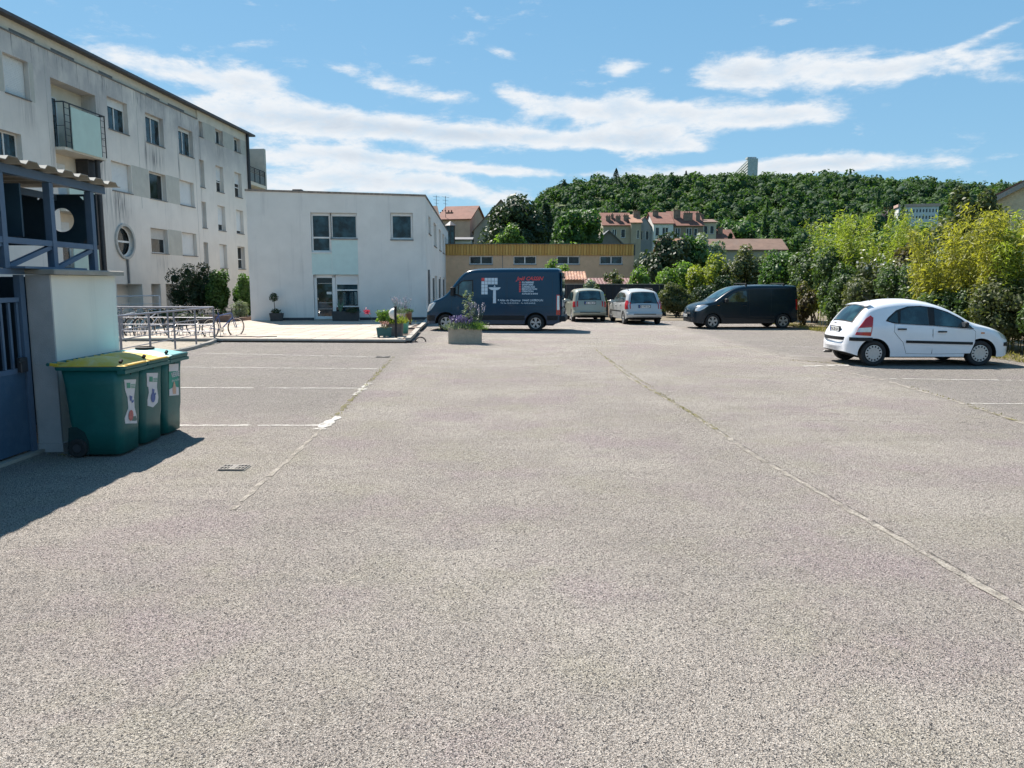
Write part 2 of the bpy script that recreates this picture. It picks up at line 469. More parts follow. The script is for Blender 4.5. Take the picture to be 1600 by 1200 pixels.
# ================================================================== GROUND
def asphalt_material():
    m = bpy.data.materials.new('asphalt'); m.use_nodes = True
    t = m.node_tree; L = t.links.new; p = t.nodes['Principled BSDF']
    tc = N(t, 'ShaderNodeTexCoord'); v = tc.outputs['Object']
    def noise(sc, det=5, ro=0.6, vec=v):
        n = N(t, 'ShaderNodeTexNoise'); n.inputs['Scale'].default_value = sc; n.inputs['Detail'].default_value = det
        n.inputs['Roughness'].default_value = ro; L(vec, n.inputs['Vector']); return n
    def ramp(src, a, b, to0=0.0, to1=1.0):
        r = N(t, 'ShaderNodeMapRange'); r.inputs['From Min'].default_value = a; r.inputs['From Max'].default_value = b
        r.inputs['To Min'].default_value = to0; r.inputs['To Max'].default_value = to1
        L(src, r.inputs['Value']); return r.outputs[0]
    def mixc(f, a, b, blend='MIX'):
        x = N(t, 'ShaderNodeMix'); x.data_type = 'RGBA'; x.blend_type = blend
        if isinstance(f, float): x.inputs[0].default_value = f
        else: L(f, x.inputs[0])
        for i, c in ((6, a), (7, b)):
            if isinstance(c, tuple): x.inputs[i].default_value = (*c, 1)
            else: L(c, x.inputs[i])
        return x.outputs[2]
    big = noise(0.35, 5, 0.62); mid = noise(1.7, 6, 0.65); hue = noise(0.8, 4)
    c = mixc(ramp(big.outputs['Fac'], 0.40, 0.60), (0.375, 0.325, 0.285), (0.475, 0.418, 0.362))
    c = mixc(ramp(hue.outputs['Fac'], 0.5, 0.62, 0, 0.75), c, (0.40, 0.358, 0.285))
    hue2 = noise(0.62, 4); 
    c = mixc(ramp(hue2.outputs['Fac'], 0.50, 0.64, 0, 0.7), c, (0.385, 0.305, 0.305))
    c = mixc(ramp(mid.outputs['Fac'], 0.55, 0.75, 0, 0.4), c, (0.26, 0.235, 0.215))
    # bays at the sides are a little darker and browner
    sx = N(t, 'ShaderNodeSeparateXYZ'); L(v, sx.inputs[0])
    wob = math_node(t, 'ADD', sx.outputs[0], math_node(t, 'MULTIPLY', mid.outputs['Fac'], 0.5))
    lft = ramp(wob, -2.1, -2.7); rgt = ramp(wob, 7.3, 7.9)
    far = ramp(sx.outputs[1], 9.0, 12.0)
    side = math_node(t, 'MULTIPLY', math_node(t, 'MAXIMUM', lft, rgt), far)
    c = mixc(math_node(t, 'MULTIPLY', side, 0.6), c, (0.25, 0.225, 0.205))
    # streaks of tyre dust in the bays
    mp = N(t, 'ShaderNodeMapping'); mp.inputs['Scale'].default_value = (0.35, 2.2, 1); L(v, mp.inputs[0])
    st = noise(1.3, 6, 0.7, mp.outputs[0])
    c = mixc(ramp(st.outputs['Fac'], 0.52, 0.72, 0, 0.45), c, (0.26, 0.235, 0.215))
    # stone chips
    vo = N(t, 'ShaderNodeTexVoronoi'); vo.inputs['Scale'].default_value = 125; L(v, vo.inputs['Vector'])
    sep = N(t, 'ShaderNodeSeparateColor'); L(vo.outputs['Color'], sep.inputs[0])
    c = mixc(ramp(sep.outputs[0], 0.62, 1.0, 0, 0.75), c, (0.56, 0.51, 0.45))
    c = mixc(ramp(sep.outputs[1], 0.74, 0.95, 0, 0.9), c, (0.06, 0.056, 0.06))
    c = mixc(ramp(sep.outputs[2], 0.85, 1.0, 0, 0.5), c, (0.30, 0.25, 0.20))
    pits = noise(75, 3, 0.7)
    c = mixc(ramp(pits.outputs['Fac'], 0.56, 0.68, 0, 0.8), c, (0.045, 0.057, 0.06))
    L(c, p.inputs['Base Color'])
    p.inputs['Roughness'].default_value = 0.92; p.inputs['Specular IOR Level'].default_value = 0.25
    b1 = N(t, 'ShaderNodeBump'); b1.inputs['Strength'].default_value = 1.0; b1.inputs['Distance'].default_value = 0.02
    L(vo.outputs['Distance'], b1.inputs['Height'])
    b2 = N(t, 'ShaderNodeBump'); b2.inputs['Strength'].default_value = 0.9; b2.inputs['Distance'].default_value = 0.02
    L(noise(42, 4, 0.7).outputs['Fac'], b2.inputs['Height']); L(b1.outputs[0], b2.inputs['Normal'])
    L(b2.outputs[0], p.inputs['Normal'])
    return m
M_asph = asphalt_material()
M_earth = mat('dry_earth', (0.16, 0.125, 0.085), 0.95, var=0.3, scale=3, bump=0.5, bscale=40, dirt_or_glare=(0.07, 0.09, 0.03), damt=0.8, dscale=0.8)
M_line = mat('worn_line_paint', (0.56, 0.53, 0.48), 0.85, var=0.2, scale=12, dirt_or_glare=(0.27, 0.255, 0.24), dscale=5, damt=1.0, bump=0.4, bscale=120)
M_seam = mat('seam_sealer', (0.355, 0.315, 0.265), 0.9, var=0.25, scale=8, dirt_or_glare=(0.24, 0.21, 0.17), dscale=5, damt=1.0, bump=0.9, bscale=90)
worn(M_line, 5, .38, .56); worn(M_seam, 6, .36, .56)
M_moss = mat('dry_moss', (0.17, 0.15, 0.06), 0.95, var=0.35, scale=20, bump=0.6, bscale=120)
worn(M_moss, 7, .46, .54)
M_conc = mat('pale_concrete', (0.33, 0.30, 0.26), 0.85, var=0.15, scale=5, bump=0.25, bscale=90, dirt_or_glare=(0.2, 0.18, 0.15), dscale=2.5, damt=0.5)
M_pave = mat('paving_concrete', (0.47, 0.41, 0.34), 0.85, var=0.12, scale=4, bump=0.2, bscale=120, dirt_or_glare=(0.30, 0.26, 0.22), dscale=3, damt=0.35)
M_joint = mat('joint_sand', (0.22, 0.18, 0.14), 0.95, var=0.2, scale=8)
M_riser = mat('terrace_edge', (0.16, 0.115, 0.09), 0.9, var=0.25, scale=8, bump=0.3)

# distant land, one sheet out to the horizon with the wooded ridge rising on the right
def ground_z(x, y):
    if y < 250: return 0.0 - 0.02
    # ridge profile: azimuth dependent crest, rises between 330 and 700 m
    az = math.degrees(math.atan2(x, y))
    crest = np.interp(az, [-40, -6, -4, -2, 0, .9, 1.6, 2.4, 3.3, 6, 9.2, 13.7, 18, 22.1, 25.3, 27.8, 31.7, 36, 50, 80], [4, 4, 4, 8, 22, 40, 56, 64, 70, 74, 76, 76, 73, 72, 67, 63, 58, 56, 50, 40])
    s = min(1, max(0, (math.hypot(x, y) - 330) / 330.0)); s = s * s * (3 - 2 * s)
    return crest * s - 0.02
def make_land():
    xs = sorted(set([-3000, -2200, -1500, -1000, -700, -500, -350, -220, -120, -60, -30, -15] + [i * 30 for i in range(0, 35)] + [1200, 1500, 2000, 3000]))
    ys = sorted(set([-400, -100, -20, 0, 20, 60, 120, 200, 260, 320] + [330 + 22 * i for i in range(0, 18)] + [760, 900, 1100, 1500, 2200, 3500]))
    b = MB()
    b.grid([[(x, y, ground_z(x, y)) for x in xs] for y in ys])
    b.f = [tuple(reversed(f)) for f in b.f]
    b.smooth = True
    o = b.build('terrain', mat('grassland', (0.07, 0.10, 0.03), 0.95, var=0.3, scale=0.02, dirt_or_glare=(0.12, 0.12, 0.06), dscale=0.05))
    for p in o.data.polygons: p.use_smooth = True
    struct(o)
make_land()

b = MB(); b.quad((-9.3, -6, 0), (16, -6, 0), (16, 25, 0), (-9.3, 25, 0)); b.quad((-9.3, 47, 0), (5, 47, 0), (5, 60, 0), (-9.3, 60, 0))
b.quad((-9.3, 25, 0), (16, 25, 0), (16, 47, 0), (-9.3, 47, 0))
b.quad((-30, -6, 0), (-9.3, -6, 0), (-9.3, 60, 0), (-30, 60, 0))
car_park = b.build('car_park', M_asph); struct(car_park)

# earth bed under the right hand hedge and behind the back row
b = MB()
pts_l = []
yy = 8.0
while yy < 47:
    pts_l.append((12.35 + rnd.uniform(-.12, .12) + (0.5 if yy > 20.5 else 0.9 * (1 - (yy - 8) / 12.5)) * 0.4, yy)); yy += 0.35
for (a, c) in zip(pts_l[:-1], pts_l[1:]):
    b.quad((a[0], a[1], .006), (30, a[1], .03), (30, c[1], .03), (c[0], c[1], .006))
o = b.build('hedge_bed', M_earth); struct(o)
b = MB(); b.quad((4.5, 39.6, .012), (30, 39.6, .012), (30, 60, .012), (4.5, 60, .012))
o = b.build('back_bed', M_earth); struct(o)

# ragged strips: painted lines and joints
def strip(name, pts, w, material, z=0.006, rag=0.35, step=0.12, gaps=0.0, kind='structure', wv=None):
    b = MB(); prev = None
    for (p, q) in zip(pts[:-1], pts[1:]):
        d = Vector((q[0] - p[0], q[1] - p[1], 0)); Ln = d.length; d.normalize(); nrm = Vector((-d.y, d.x, 0))
        k = max(1, int(Ln / step))
        for i in range(k + 1):
            t = i / k
            ww = w * (1 + rnd.uniform(-rag, rag)) / 2
            c = Vector((p[0], p[1], z)) + d * Ln * t + nrm * rnd.uniform(-rag, rag) * w * 0.4
            cur = (c - nrm * ww, c + nrm * ww)
            if prev is not None and rnd.random() >= gaps:
                b.quad(prev[0], cur[0], cur[1], prev[1])
            prev = cur
    o = b.build(name, material)
    o['kind'] = kind
    return o
for pts in [[(-6.1, 10.2), (-2.45, 10.2)], [(-9.2, 14.05), (-2.7, 13.9)], [(-9.2, 17.6), (-2.85, 17.1)], [(-9.3, 21.2), (-3.3, 19.9)]]:
    strip('bay_line', pts, 0.065, M_line, gaps=0.03)
for pts in [[(7.6, 15.32), (12.3, 14.8)], [(7.3, 12.1), (12.5, 11.95)], [(7.3, 20.4), (12.3, 17.7)], [(7.0, 23.9), (12.2, 22.0)], [(7.4, 9.1), (12.5, 9.0)]]:
    strip('bay_line', pts, 0.065, M_line, gaps=0.05)
strip('gutter_joint', [(-2.36, 6.3), (-2.4, 7.19), (-2.46, 9.0), (-2.55, 10.8)], 0.045, M_seam, gaps=0.15, rag=.7)
strip('gutter_joint', [(-2.5, 9.9), (-2.52, 10.9)], 0.13, M_line, z=.009, gaps=0.12, rag=.7)
strip('gutter_joint', [(-2.68, 13.0), (-2.75, 14.6)], 0.11, M_line, z=.009, gaps=0.12, rag=.7)
strip('gutter_joint', [(-2.55, 10.8), (-2.68, 13.0), (-2.8, 15.5), (-2.91, 17.33), (-3.1, 20)], 0.06, M_moss, gaps=0.35, rag=.6)
strip('gutter_joint', [(3.1, 3.0), (2.99, 4.28), (2.94, 5.06), (2.9, 5.59), (2.81, 6.85), (2.70, 8.28), (2.66, 9.8), (2.64, 11.24), (2.5, 13.5)], 0.055, M_seam, gaps=0.03, rag=.45)
strip('gutter_joint', [(2.68, 9.4), (2.66, 11.24), (2.40, 15.32), (2.40, 18), (2.44, 22.5)], 0.05, M_moss, z=.01, gaps=0.3, rag=.7)
strip('gutter_joint', [(2.5, 13.5), (2.38, 15.32), (2.44, 22.5)], 0.07, M_seam, gaps=0.2, rag=.5)
strip('gutter_joint', [(7.0, 9.6), (7.0, 10.34), (7.2, 12.29), (7.35, 14.92), (7.1, 17.5), (6.9, 19.6), (6.85, 21.4), (6.85, 26)], 0.07, M_seam, gaps=0.12, rag=.5)
strip('gutter_joint', [(7.0, 9.6), (7.0, 10.34), (7.12, 11.8)], 0.05, M_moss, z=.01, gaps=0.2, rag=.6)
strip('gutter_joint', [(6.6, 17.6), (7.6, 17.9), (8.1, 17.7)], 0.2, M_line, z=.008, gaps=0.1, rag=.6)
M_crack = mat('crack', (0.08, 0.07, 0.06), 0.95, var=0.3)
strip('asphalt_crack', [(3.16, 3.0), (3.04, 4.28), (2.99, 5.06), (2.945, 5.59), (2.855, 6.85), (2.745, 8.28), (2.70, 9.8), (2.68, 11.24), (2.55, 13.5)], .010, worn(M_crack, 9, .42, .52), z=.005, gaps=0.1, rag=.9, step=.08)
for pts in [[(-2.7, 14.5), (-0.5, 14.42), (2.2, 14.25)], [(3.7, 11.3), (4.4, 11.2), (5.05, 11.05)], [(3.9, 10.6), (6.6, 10.4)]]:
    strip('asphalt_crack', pts, 0.014, M_crack, z=.004, gaps=0.25, rag=.8, step=0.08)

# terrace with individually laid slabs
T0 = [(-9.48, 25.2), (-3.36, 24.75)]          # front edge
H_T = 0.11
b = MB()
b.prism([(-13.9, 25.55), (-9.48, 25.22), (-3.4, 24.78), (-3.78, 31.1), (-4.25, 38.6), (-13.9, 38.4)], 0.0, H_T - 0.03, 'Z')
terr = b.build('terrace', [M_riser]); struct(terr)
fix_normals(terr)
# dressed edge stones along front and right side
eb = MB(); eb.bar((-13.9, 25.50, H_T - .035), (-9.45, 25.17, H_T - .035), 0.14, 0.07)
es = [(-9.45, 25.17), (-8.0, 25.07), (-6.5, 24.96), (-5.0, 24.85), (-3.42, 24.74)]
for a, c in zip(es[:-1], es[1:]):
    e2 = MB(); e2.bar((a[0] + .01, a[1], H_T - .03), (c[0] - .01, c[1], H_T - .03), 0.13, 0.06); e2.build('edge_stone', M_conc, terr)
eb.build('edge_stone', M_conc, terr)
rs_ = [(-3.36, 24.76), (-3.46, 26.5), (-3.58, 28.3), (-3.70, 30.2)]
for a, c in zip(rs_[:-1], rs_[1:]):
    e2 = MB(); e2.bar((a[0], a[1] + .01, H_T + .01), (c[0], c[1] - .01, H_T + .01), 0.17, 0.10); e2.build('edge_stone', M_conc, terr)
rs_ = [(-3.72, 30.6), (-3.86, 33.2), (-4.02, 35.8), (-4.2, 38.4)]
for a, c in zip(rs_[:-1], rs_[1:]):
    e2 = MB(); e2.bar((a[0], a[1] + .01, H_T + .02), (c[0], c[1] - .01, H_T + .02), 0.17, 0.10); e2.build('edge_stone', M_conc, terr)
e2 = MB(); e2.box(-5.1, -3.85, 30.25, 30.45, H_T, H_T + .07); e2.build('edge_stone', M_riser, terr)
slabs = []
S = 0.6
y0 = 25.3; row = 0
yaw = math.atan2(-0.44, 6.1)
while y0 < 38.2:
    x0 = -13.8
    while x0 < -3.6:
        fx, fy = x0 + S / 2, y0 + (x0 + 9) * math.tan(yaw) + S / 2
        xr = np.interp(fy, [24.8, 31.1, 38.6], [-3.5, -3.88, -4.35])
        if fx + S / 2 < xr and fy - S / 2 > 25.3 + (fx + 9) * math.tan(yaw) - .1 and fy < 38.0:
            slabs.append((fx, fy))
        x0 += S
    y0 += S; row += 1
slabs.sort(key=lambda p: p[0] ** 2 + p[1] ** 2)
sm = MB(); sm.M = Matrix.Rotation(yaw, 4, 'Z'); sm.bbox(-S / 2 + .007, S / 2 - .007, -S / 2 + .007, S / 2 - .007, -0.03, 0.0, 0.005)
M_pv = [mat('paving_%s' % k, c, 0.85, var=0.10, scale=5, bump=0.2, bscale=120, dirt_or_glare=(0.30, 0.26, 0.22), dscale=3, damt=0.35) for k, c in
        (('sand', (0.385, 0.325, 0.26)), ('rose', (0.375, 0.30, 0.245)), ('pale', (0.42, 0.365, 0.30)))]
sms = [sm.mesh('paving_slab', m) for m in M_pv]
for (x, y) in slabs[:290]:
    o = link('paving_slab', sms[rnd.randrange(3)], terr, (x, y, H_T + rnd.uniform(-.003, .004)))
rest = MB()
for (x, y) in slabs[290:]:
    rest.m = rnd.randrange(3)
    rest.M = Matrix.Translation((x, y, H_T + rnd.uniform(-.003, .003))) @ Matrix.Rotation(yaw, 4, 'Z')
    rest.box(-S / 2 + .006, S / 2 - .006, -S / 2 + .006, S / 2 - .006, -0.03, 0.0)
o = rest.build('far_paving', M_pv, terr); o['kind'] = 'stuff'

# light concrete court behind the railings where the bicycles stand, kerb in front of it
b = MB(); b.quad((-26, 26.2, .01), (-13.9, 25.6, .01), (-13.9, 40, .01), (-26, 40, .01))
o = b.build('cycle_court', mat('court_concrete', (0.34, 0.30, 0.25), 0.9, var=0.12, scale=3, bump=0.2, dirt_or_glare=(0.25, 0.22, 0.18), damt=.5)); struct(o)
b = MB(); b.quad((-9.72, 12, .02), (-9.3, 12, .02), (-9.3, 23.5, .02), (-9.85, 25.3, .02)); b.quad((-14, 12, .02), (-9.72, 12, .02), (-9.85, 25.4, .02), (-14, 25.6, .02))
o = b.build('planting_strip', mat('gravelly_soil', (0.30, 0.26, 0.21), .95, var=.35, scale=25, bump=.8, bscale=60, dirt_or_glare=(0.10, 0.10, 0.05), dscale=4, damt=.8)); struct(o)
ks = [(-9.18, 12.0), (-9.2, 14.5), (-9.22, 17.0), (-9.24, 19.5), (-9.3, 22.2), (-9.5, 23.9), (-9.72, 25.1)]
kerb = MB().bar((ks[0][0], ks[0][1], .03), (ks[1][0], ks[1][1], .03), .13, .12).build('kerb', M_conc); struct(kerb)
for a, c in zip(ks[1:-1], ks[2:]):
    MB().bar((a[0], a[1] + .006, .03), (c[0], c[1] - .006, .03), .13, .12).build('kerb_stone', M_conc, kerb)

# drains
M_iron = mat('cast_iron', (0.13, 0.12, 0.11), 0.6, metal=0.5, var=0.25, scale=30, dirt_or_glare=(0.2, 0.18, 0.15), damt=.6)
M_pit_shade = mat('pit_shade_black', (0.006, 0.006, 0.007), 1.0, var=0.1)
def drain(x, y, lab, s=1.0, surround=True):
    t = thing('drain', lab, 'drain', (x, y, 0))
    b = MB(); b.box(-.215 * s, .215 * s, -.17 * s, .17 * s, .004, .008); b.build('frame', M_conc, t)
    b = MB(); b.box(-.19 * s, .19 * s, -.145 * s, .145 * s, .0085, .0105); b.build('pit_shade', M_pit_shade, t)  # black plate, the shade of the pit put in as colour
    b = MB()
    for yy_ in (-.145, 0, .145): b.box(-.19 * s, .19 * s, (yy_ - .018) * s, (yy_ + .018) * s, .011, .018)
    for i in range(8):
        xx = (-.19 + .38 * i / 7) * s
        wd = .022 if i in (3, 4) else .008
        b.box(xx - wd * s, xx + wd * s, -.145 * s, .145 * s, .0115, .0195)
    b.build('grate', M_iron, t)
drain(-2.88, 7.78, 'square iron drain grate in the asphalt near the wheelie bins', 0.66)
drain(-3.35, 19.93, 'far small drain grate in the asphalt before the terrace edge', 0.9)
# ================================================================== VEHICLES
M_rub = mat('tyre_rubber', (0.022, 0.022, 0.023), 0.85, var=0.2, scale=20, bump=0.2)
M_plas = mat('black_plastic', (0.018, 0.019, 0.021), 0.65, var=0.2, scale=20, spec=.3)
M_under = mat('underbody', (0.012, 0.012, 0.012), 0.9)
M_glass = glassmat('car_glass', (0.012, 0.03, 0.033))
M_chrome = mat('bright_metal', (0.55, 0.55, 0.55), 0.2, metal=0.9, var=0.05)
M_rim = mat('silver_rim', (0.42, 0.43, 0.44), 0.35, metal=0.6, var=0.1, scale=20)
M_red = mat('red_lens', (0.42, 0.012, 0.012), 0.15, var=0.15, scale=30, coat=0.6)
M_clear = mat('clear_lens', (0.62, 0.62, 0.62), 0.12, metal=0.3, var=0.12, scale=40, coat=0.8)
M_orange = mat('orange_lens', (0.55, 0.16, 0.02), 0.2, var=0.1, coat=.5)
M_plate = mat('plate_white', (0.68, 0.68, 0.66), 0.4, var=0.05)
M_platey = mat('plate_dark', (0.03, 0.03, 0.03), 0.5)
M_blueband = mat('plate_blue', (0.02, 0.08, 0.35), 0.4)

def paint(name, col, rough=0.28, metal=0.0, dirt_or_glare=None):
    dark = max(col) < .12
    return mat(name, col, rough, metal=metal, var=0.03, scale=3, coat=0.22 if dark else 0.5, spec=.3 if dark else .5, dirt_or_glare=dirt_or_glare or tuple(c * .7 + .03 for c in col), dscale=1.1, damt=0.25, bump=0.015, bscale=3)

class Body:
    """car body: x from the nose (0) to the tail (L), y half width, z up; top line, belt, tumblehome, wheel arches"""
    def __init__(s, L, W, top, sill, arches, belt, tumble, rr=0.13, rend=0.22, bulge=0.02, crown=0.04, tail_r=None, roofz=None):
        s.L, s.hw, s.top, s.sill, s.arches = L, W / 2, np.array(top, float), sill, arches
        s.belt, s.tumble, s.rr, s.rend, s.bulge, s.crown = belt, tumble, rr, rend, bulge, crown
        s.tail_r = tail_r if tail_r is not None else rend
        s.X = s.smooth_top()
    def smooth_top(s):
        # densify the top line with a Catmull-Rom spline
        P = s.top; out = []
        Q = np.vstack([2 * P[0] - P[1], P, 2 * P[-1] - P[-2]])
        for i in range(1, len(Q) - 2):
            p0, p1, p2, p3 = Q[i - 1:i + 3]
            n = max(4, int(np.linalg.norm(p2 - p1) / 0.04))
            for k in range(n):
                t = k / n
                c = 0.5 * ((2 * p1) + (-p0 + p2) * t + (2 * p0 - 5 * p1 + 4 * p2 - p3) * t * t + (-p0 + 3 * p1 - 3 * p2 + p3) * t ** 3)
                out.append(c)
        out.append(P[-1])
        o = np.array(out)
        o[:, 0] = np.maximum.accumulate(o[:, 0] + np.arange(len(o)) * 1e-7)
        return o
    def zt(s, x): return np.interp(x, s.X[:, 0], s.X[:, 1])
    def zb(s, x):
        x = np.asarray(x, float); z = np.full(x.shape, s.sill)
        # bumpers rise a little at the ends
        z = np.where(x < .25, s.sill + (.25 - x) * .25, z); z = np.where(x > s.L - .3, s.sill + (x - s.L + .3) * .35, z)
        for (cx, r, cz) in s.arches:
            d = r * r - (x - cx) ** 2
            a = cz + np.sqrt(np.maximum(d, 0))
            z = np.where(d > 0, np.maximum(z, a), z)
        return z
    def dist(s, x, z):
        """distance to the outline (top line and both ends)"""
        P = s.X; A = P[:-1]; B = P[1:]
        A = np.vstack([[P[0, 0], 0.1], A, P[-1]]); B = np.vstack([P[0], B, [P[-1, 0], 0.1]])
        x = np.atleast_1d(x).ravel(); z = np.atleast_1d(z).ravel()
        best = np.full(len(x), 9.); 
        for a, b in zip(A, B):
            d = b - a; l2 = max(1e-9, d @ d)
            t = np.clip(((x - a[0]) * d[0] + (z - a[1]) * d[1]) / l2, 0, 1)
            e = np.hypot(x - a[0] - t * d[0], z - a[1] - t * d[1])
            best = np.minimum(best, e)
        return best
    def y(s, x, z):
        x = np.asarray(x, float); z = np.asarray(z, float); sh = np.broadcast(x, z).shape
        x, z = np.broadcast_to(x, sh).ravel(), np.broadcast_to(z, sh).ravel()
        w = s.hw - s.bulge * ((z - 0.6) / 0.5) ** 2 * (z < s.belt + 1)
        w = np.where(z > s.belt, s.hw - s.bulge * ((s.belt - .6) / .5) ** 2 - (z - s.belt) * s.tumble, w)
        # plan taper to nose and tail
        w = w - 0.10 * np.clip((0.55 - x) / 0.55, 0, 1) ** 2 - 0.05 * np.clip((x - s.L + .6) / .6, 0, 1) ** 2
        d = s.dist(x, z)
        endk = np.clip(np.minimum(x / .5, 1e9), 0, 1); endt = np.clip((s.L - x) / .45, 0, 1)
        r = s.rr * np.minimum(endk, endt) + s.rend * (1 - endk) + s.tail_r * (1 - endt)
        r = np.maximum(r, 0.02)
        q = np.clip(d / r, 0, 1)
        w = w - r * (1 - np.sqrt(np.maximum(0, 1 - (1 - q) ** 2))) * 0.85
        return w.reshape(sh)
    def build(s, name, mats, parent, nx=110, nz=26):
        L = s.L
        u = np.linspace(0, 1, nx); xs = L * (0.5 - 0.5 * np.cos(np.pi * u)) * .35 + L * u * .65
        ext = [0.004, .012, .03, L - .03, L - .012, L - .004]
        for cx, r, cz in s.arches: ext += [cx - r, cx + r, cx - r * .985, cx + r * .985, cx - r * .93, cx + r * .93]
        ext += list(s.top[:, 0])
        xs = np.unique(np.round(np.concatenate([xs, ext]), 4)); xs = xs[(xs >= 0) & (xs <= L)]
        zb = s.zb(xs); zt = s.zt(xs); zb = np.minimum(zb, zt - .01)
        tz = 1 - (1 - np.linspace(0, 1, nz)) ** 1.6
        Z = zb[:, None] + (zt - zb)[:, None] * tz[None, :]
        Xg = np.repeat(xs[:, None], nz, 1)
        Y = s.y(Xg, Z)
        b = MB(); b.smooth = True
        nX = len(xs)
        for sg in (-1, 1):
            b.m = 0
            P = [[(Xg[i, j], sg * Y[i, j], Z[i, j]) for j in range(nz)] for i in range(nX)]
            b.grid(P)
        # top skin, crowned, from edge to edge, sharing outline
        tops = []
        m = 15
        for i in range(nX):
            y0 = Y[i, -1]
            # outward normal of the top line
            x = xs[i]; e = 0.02
            dz = (s.zt(min(L, x + e)) - s.zt(max(0, x - e))) / (min(L, x + e) - max(0, x - e))
            nx_, nz_ = -dz, 1.0; l = math.hypot(nx_, nz_); nx_ /= l; nz_ /= l
            row = []
            for j in range(m):
                f = -1 + 2 * j / (m - 1); c = s.crown * (1 - f * f)
                row.append((x + nx_ * c * 1.0, f * y0, zt[i] + nz_ * c))
            tops.append(row)
        b.grid(tops)
        for i, bulgx in ((0, -1), (nX - 1, 1)):
            # nose and tail faces
            P = []
            for j in range(nz):
                P.append([(Xg[i, j] + bulgx * s.crown * (1 - f * f) * 1.6 * min(1, .35 + tz[j]), f * Y[i, j], Z[i, j]) for f in np.linspace(-1, 1, m)])
            # last row must meet the top skin
            P[-1] = tops[i]
            b.grid(P)
        b.m = 1; b.smooth = False
        P = [[(xs[i], f * (Y[i, 0] - .001), zb[i]) for f in (-1, 1)] for i in range(nX)]
        b.grid(P)
        o = b.build(name, mats, parent)
        import bmesh
        bm = bmesh.new(); bm.from_mesh(o.data)
        bmesh.ops.remove_doubles(bm, verts=bm.verts, dist=0.0004)
        bmesh.ops.recalc_face_normals(bm, faces=bm.faces)
        bm.to_mesh(o.data); bm.free()
        return o
    # ---- pieces that lie on the skin
    def side_patch(s, name, poly, material, parent, sg=-1, off=0.005, nx=26, nz=8, inset=0.0, smooth=True):
        """poly in (x, z), single-valued in z for each x; a thin raised panel that follows the side"""
        P = np.array(poly, float)
        x0, x1 = P[:, 0].min() + 1e-4, P[:, 0].max() - 1e-4
        xs = np.unique(np.concatenate([np.linspace(x0, x1, nx), P[:, 0]])); xs = xs[(xs >= x0) & (xs <= x1)]
        rows = []
        for x in xs:
            zz = []
            n = len(P)
            for i in range(n):
                a, c = P[i], P[(i + 1) % n]
                if (a[0] - x) * (c[0] - x) <= 0 and abs(a[0] - c[0]) > 1e-9:
                    zz.append(a[1] + (x - a[0]) / (c[0] - a[0]) * (c[1] - a[1]))
            if not zz: continue
            rows.append((x, min(zz), max(zz)))
        b = MB(); b.smooth = smooth
        X = np.array([[r[0]] * nz for r in rows]); Z = np.array([np.linspace(r[1], r[2], nz) for r in rows])
        Y = s.y(X, Z) + off
        G = [[(X[i, j], sg * Y[i, j], Z[i, j]) for j in range(nz)] for i in range(len(rows))]
        b.grid(G)
        # rim going back into the skin
        b.smooth = False
        ring = [G[i][0] for i in range(len(G))] + [G[-1][j] for j in range(1, nz)] + [G[i][-1] for i in range(len(G) - 2, -1, -1)] + [G[0][j] for j in range(nz - 2, 0, -1)]
        inner = [(p[0], p[1] - sg * (off + .004), p[2]) for p in ring]
        n = len(ring)
        b._a(ring + inner, [(i, (i + 1) % n, n + (i + 1) % n, n + i) for i in range(n)])
        o = b.build(name, material, parent); fix_normals(o)
        return o
    def top_point(s, x, f, off):
        e = 0.02
        dz = (s.zt(min(s.L, x + e)) - s.zt(max(0, x - e))) / (min(s.L, x + e) - max(0, x - e))
        nx_, nz_ = -dz, 1.0; l = math.hypot(nx_, nz_); nx_ /= l; nz_ /= l
        y0 = float(s.y(x, s.zt(x)))
        c = s.crown * (1 - f * f) + off
        return (x + nx_ * c, f * y0, float(s.zt(x)) + nz_ * c)
    def top_patch(s, name, xa, xb, f0, f1, material, parent, off=0.006, nx=12, ny=11, fshape=None):
        b = MB(); b.smooth = True
        G = []
        for i in range(nx):
            t = i / (nx - 1); x = xa + (xb - xa) * t
            a, c = (f0, f1) if fshape is None else fshape(t)
            G.append([s.top_point(x, a + (c - a) * j / (ny - 1), off) for j in range(ny)])
        b.grid(G)
        ring = [G[i][0] for i in range(nx)] + G[-1][1:] + [G[i][-1] for i in range(nx - 2, -1, -1)] + G[0][-2:0:-1]
        cen = np.mean(np.array(ring), axis=0)
        e = 0.02; xm = (xa + xb) / 2
        dz = (s.zt(min(s.L, xm + e)) - s.zt(max(0, xm - e))) / (2 * e)
        l = math.hypot(dz, 1); nv = np.array([-dz / l, 0, 1 / l])
        inner = [tuple(np.array(p) - nv * (off + .004)) for p in ring]
        n = len(ring); b.smooth = False
        b._a(ring + inner, [(i, (i + 1) % n, n + (i + 1) % n, n + i) for i in range(n)])
        o = b.build(name, material, parent); fix_normals(o)
        return o

def scale_poly(poly, dx):
    """offset outwards by dx (approx.)"""
    P = np.array(poly, float); c = P.mean(0)
    out = []
    n = len(P)
    area = sum(P[i, 0] * P[(i + 1) % n, 1] - P[(i + 1) % n, 0] * P[i, 1] for i in range(n))
    sgn = 1 if area > 0 else -1
    for i in range(n):
        a, b_, d = P[i - 1], P[i], P[(i + 1) % n]
        e1 = (b_ - a) / (np.linalg.norm(b_ - a) + 1e-9); e2 = (d - b_) / (np.linalg.norm(d - b_) + 1e-9)
        n1 = np.array([e1[1], -e1[0]]) * sgn; n2 = np.array([e2[1], -e2[0]]) * sgn
        m = n1 + n2; m /= max(.5, np.linalg.norm(m)) ; out.append(tuple(b_ + m * dx))
    return out

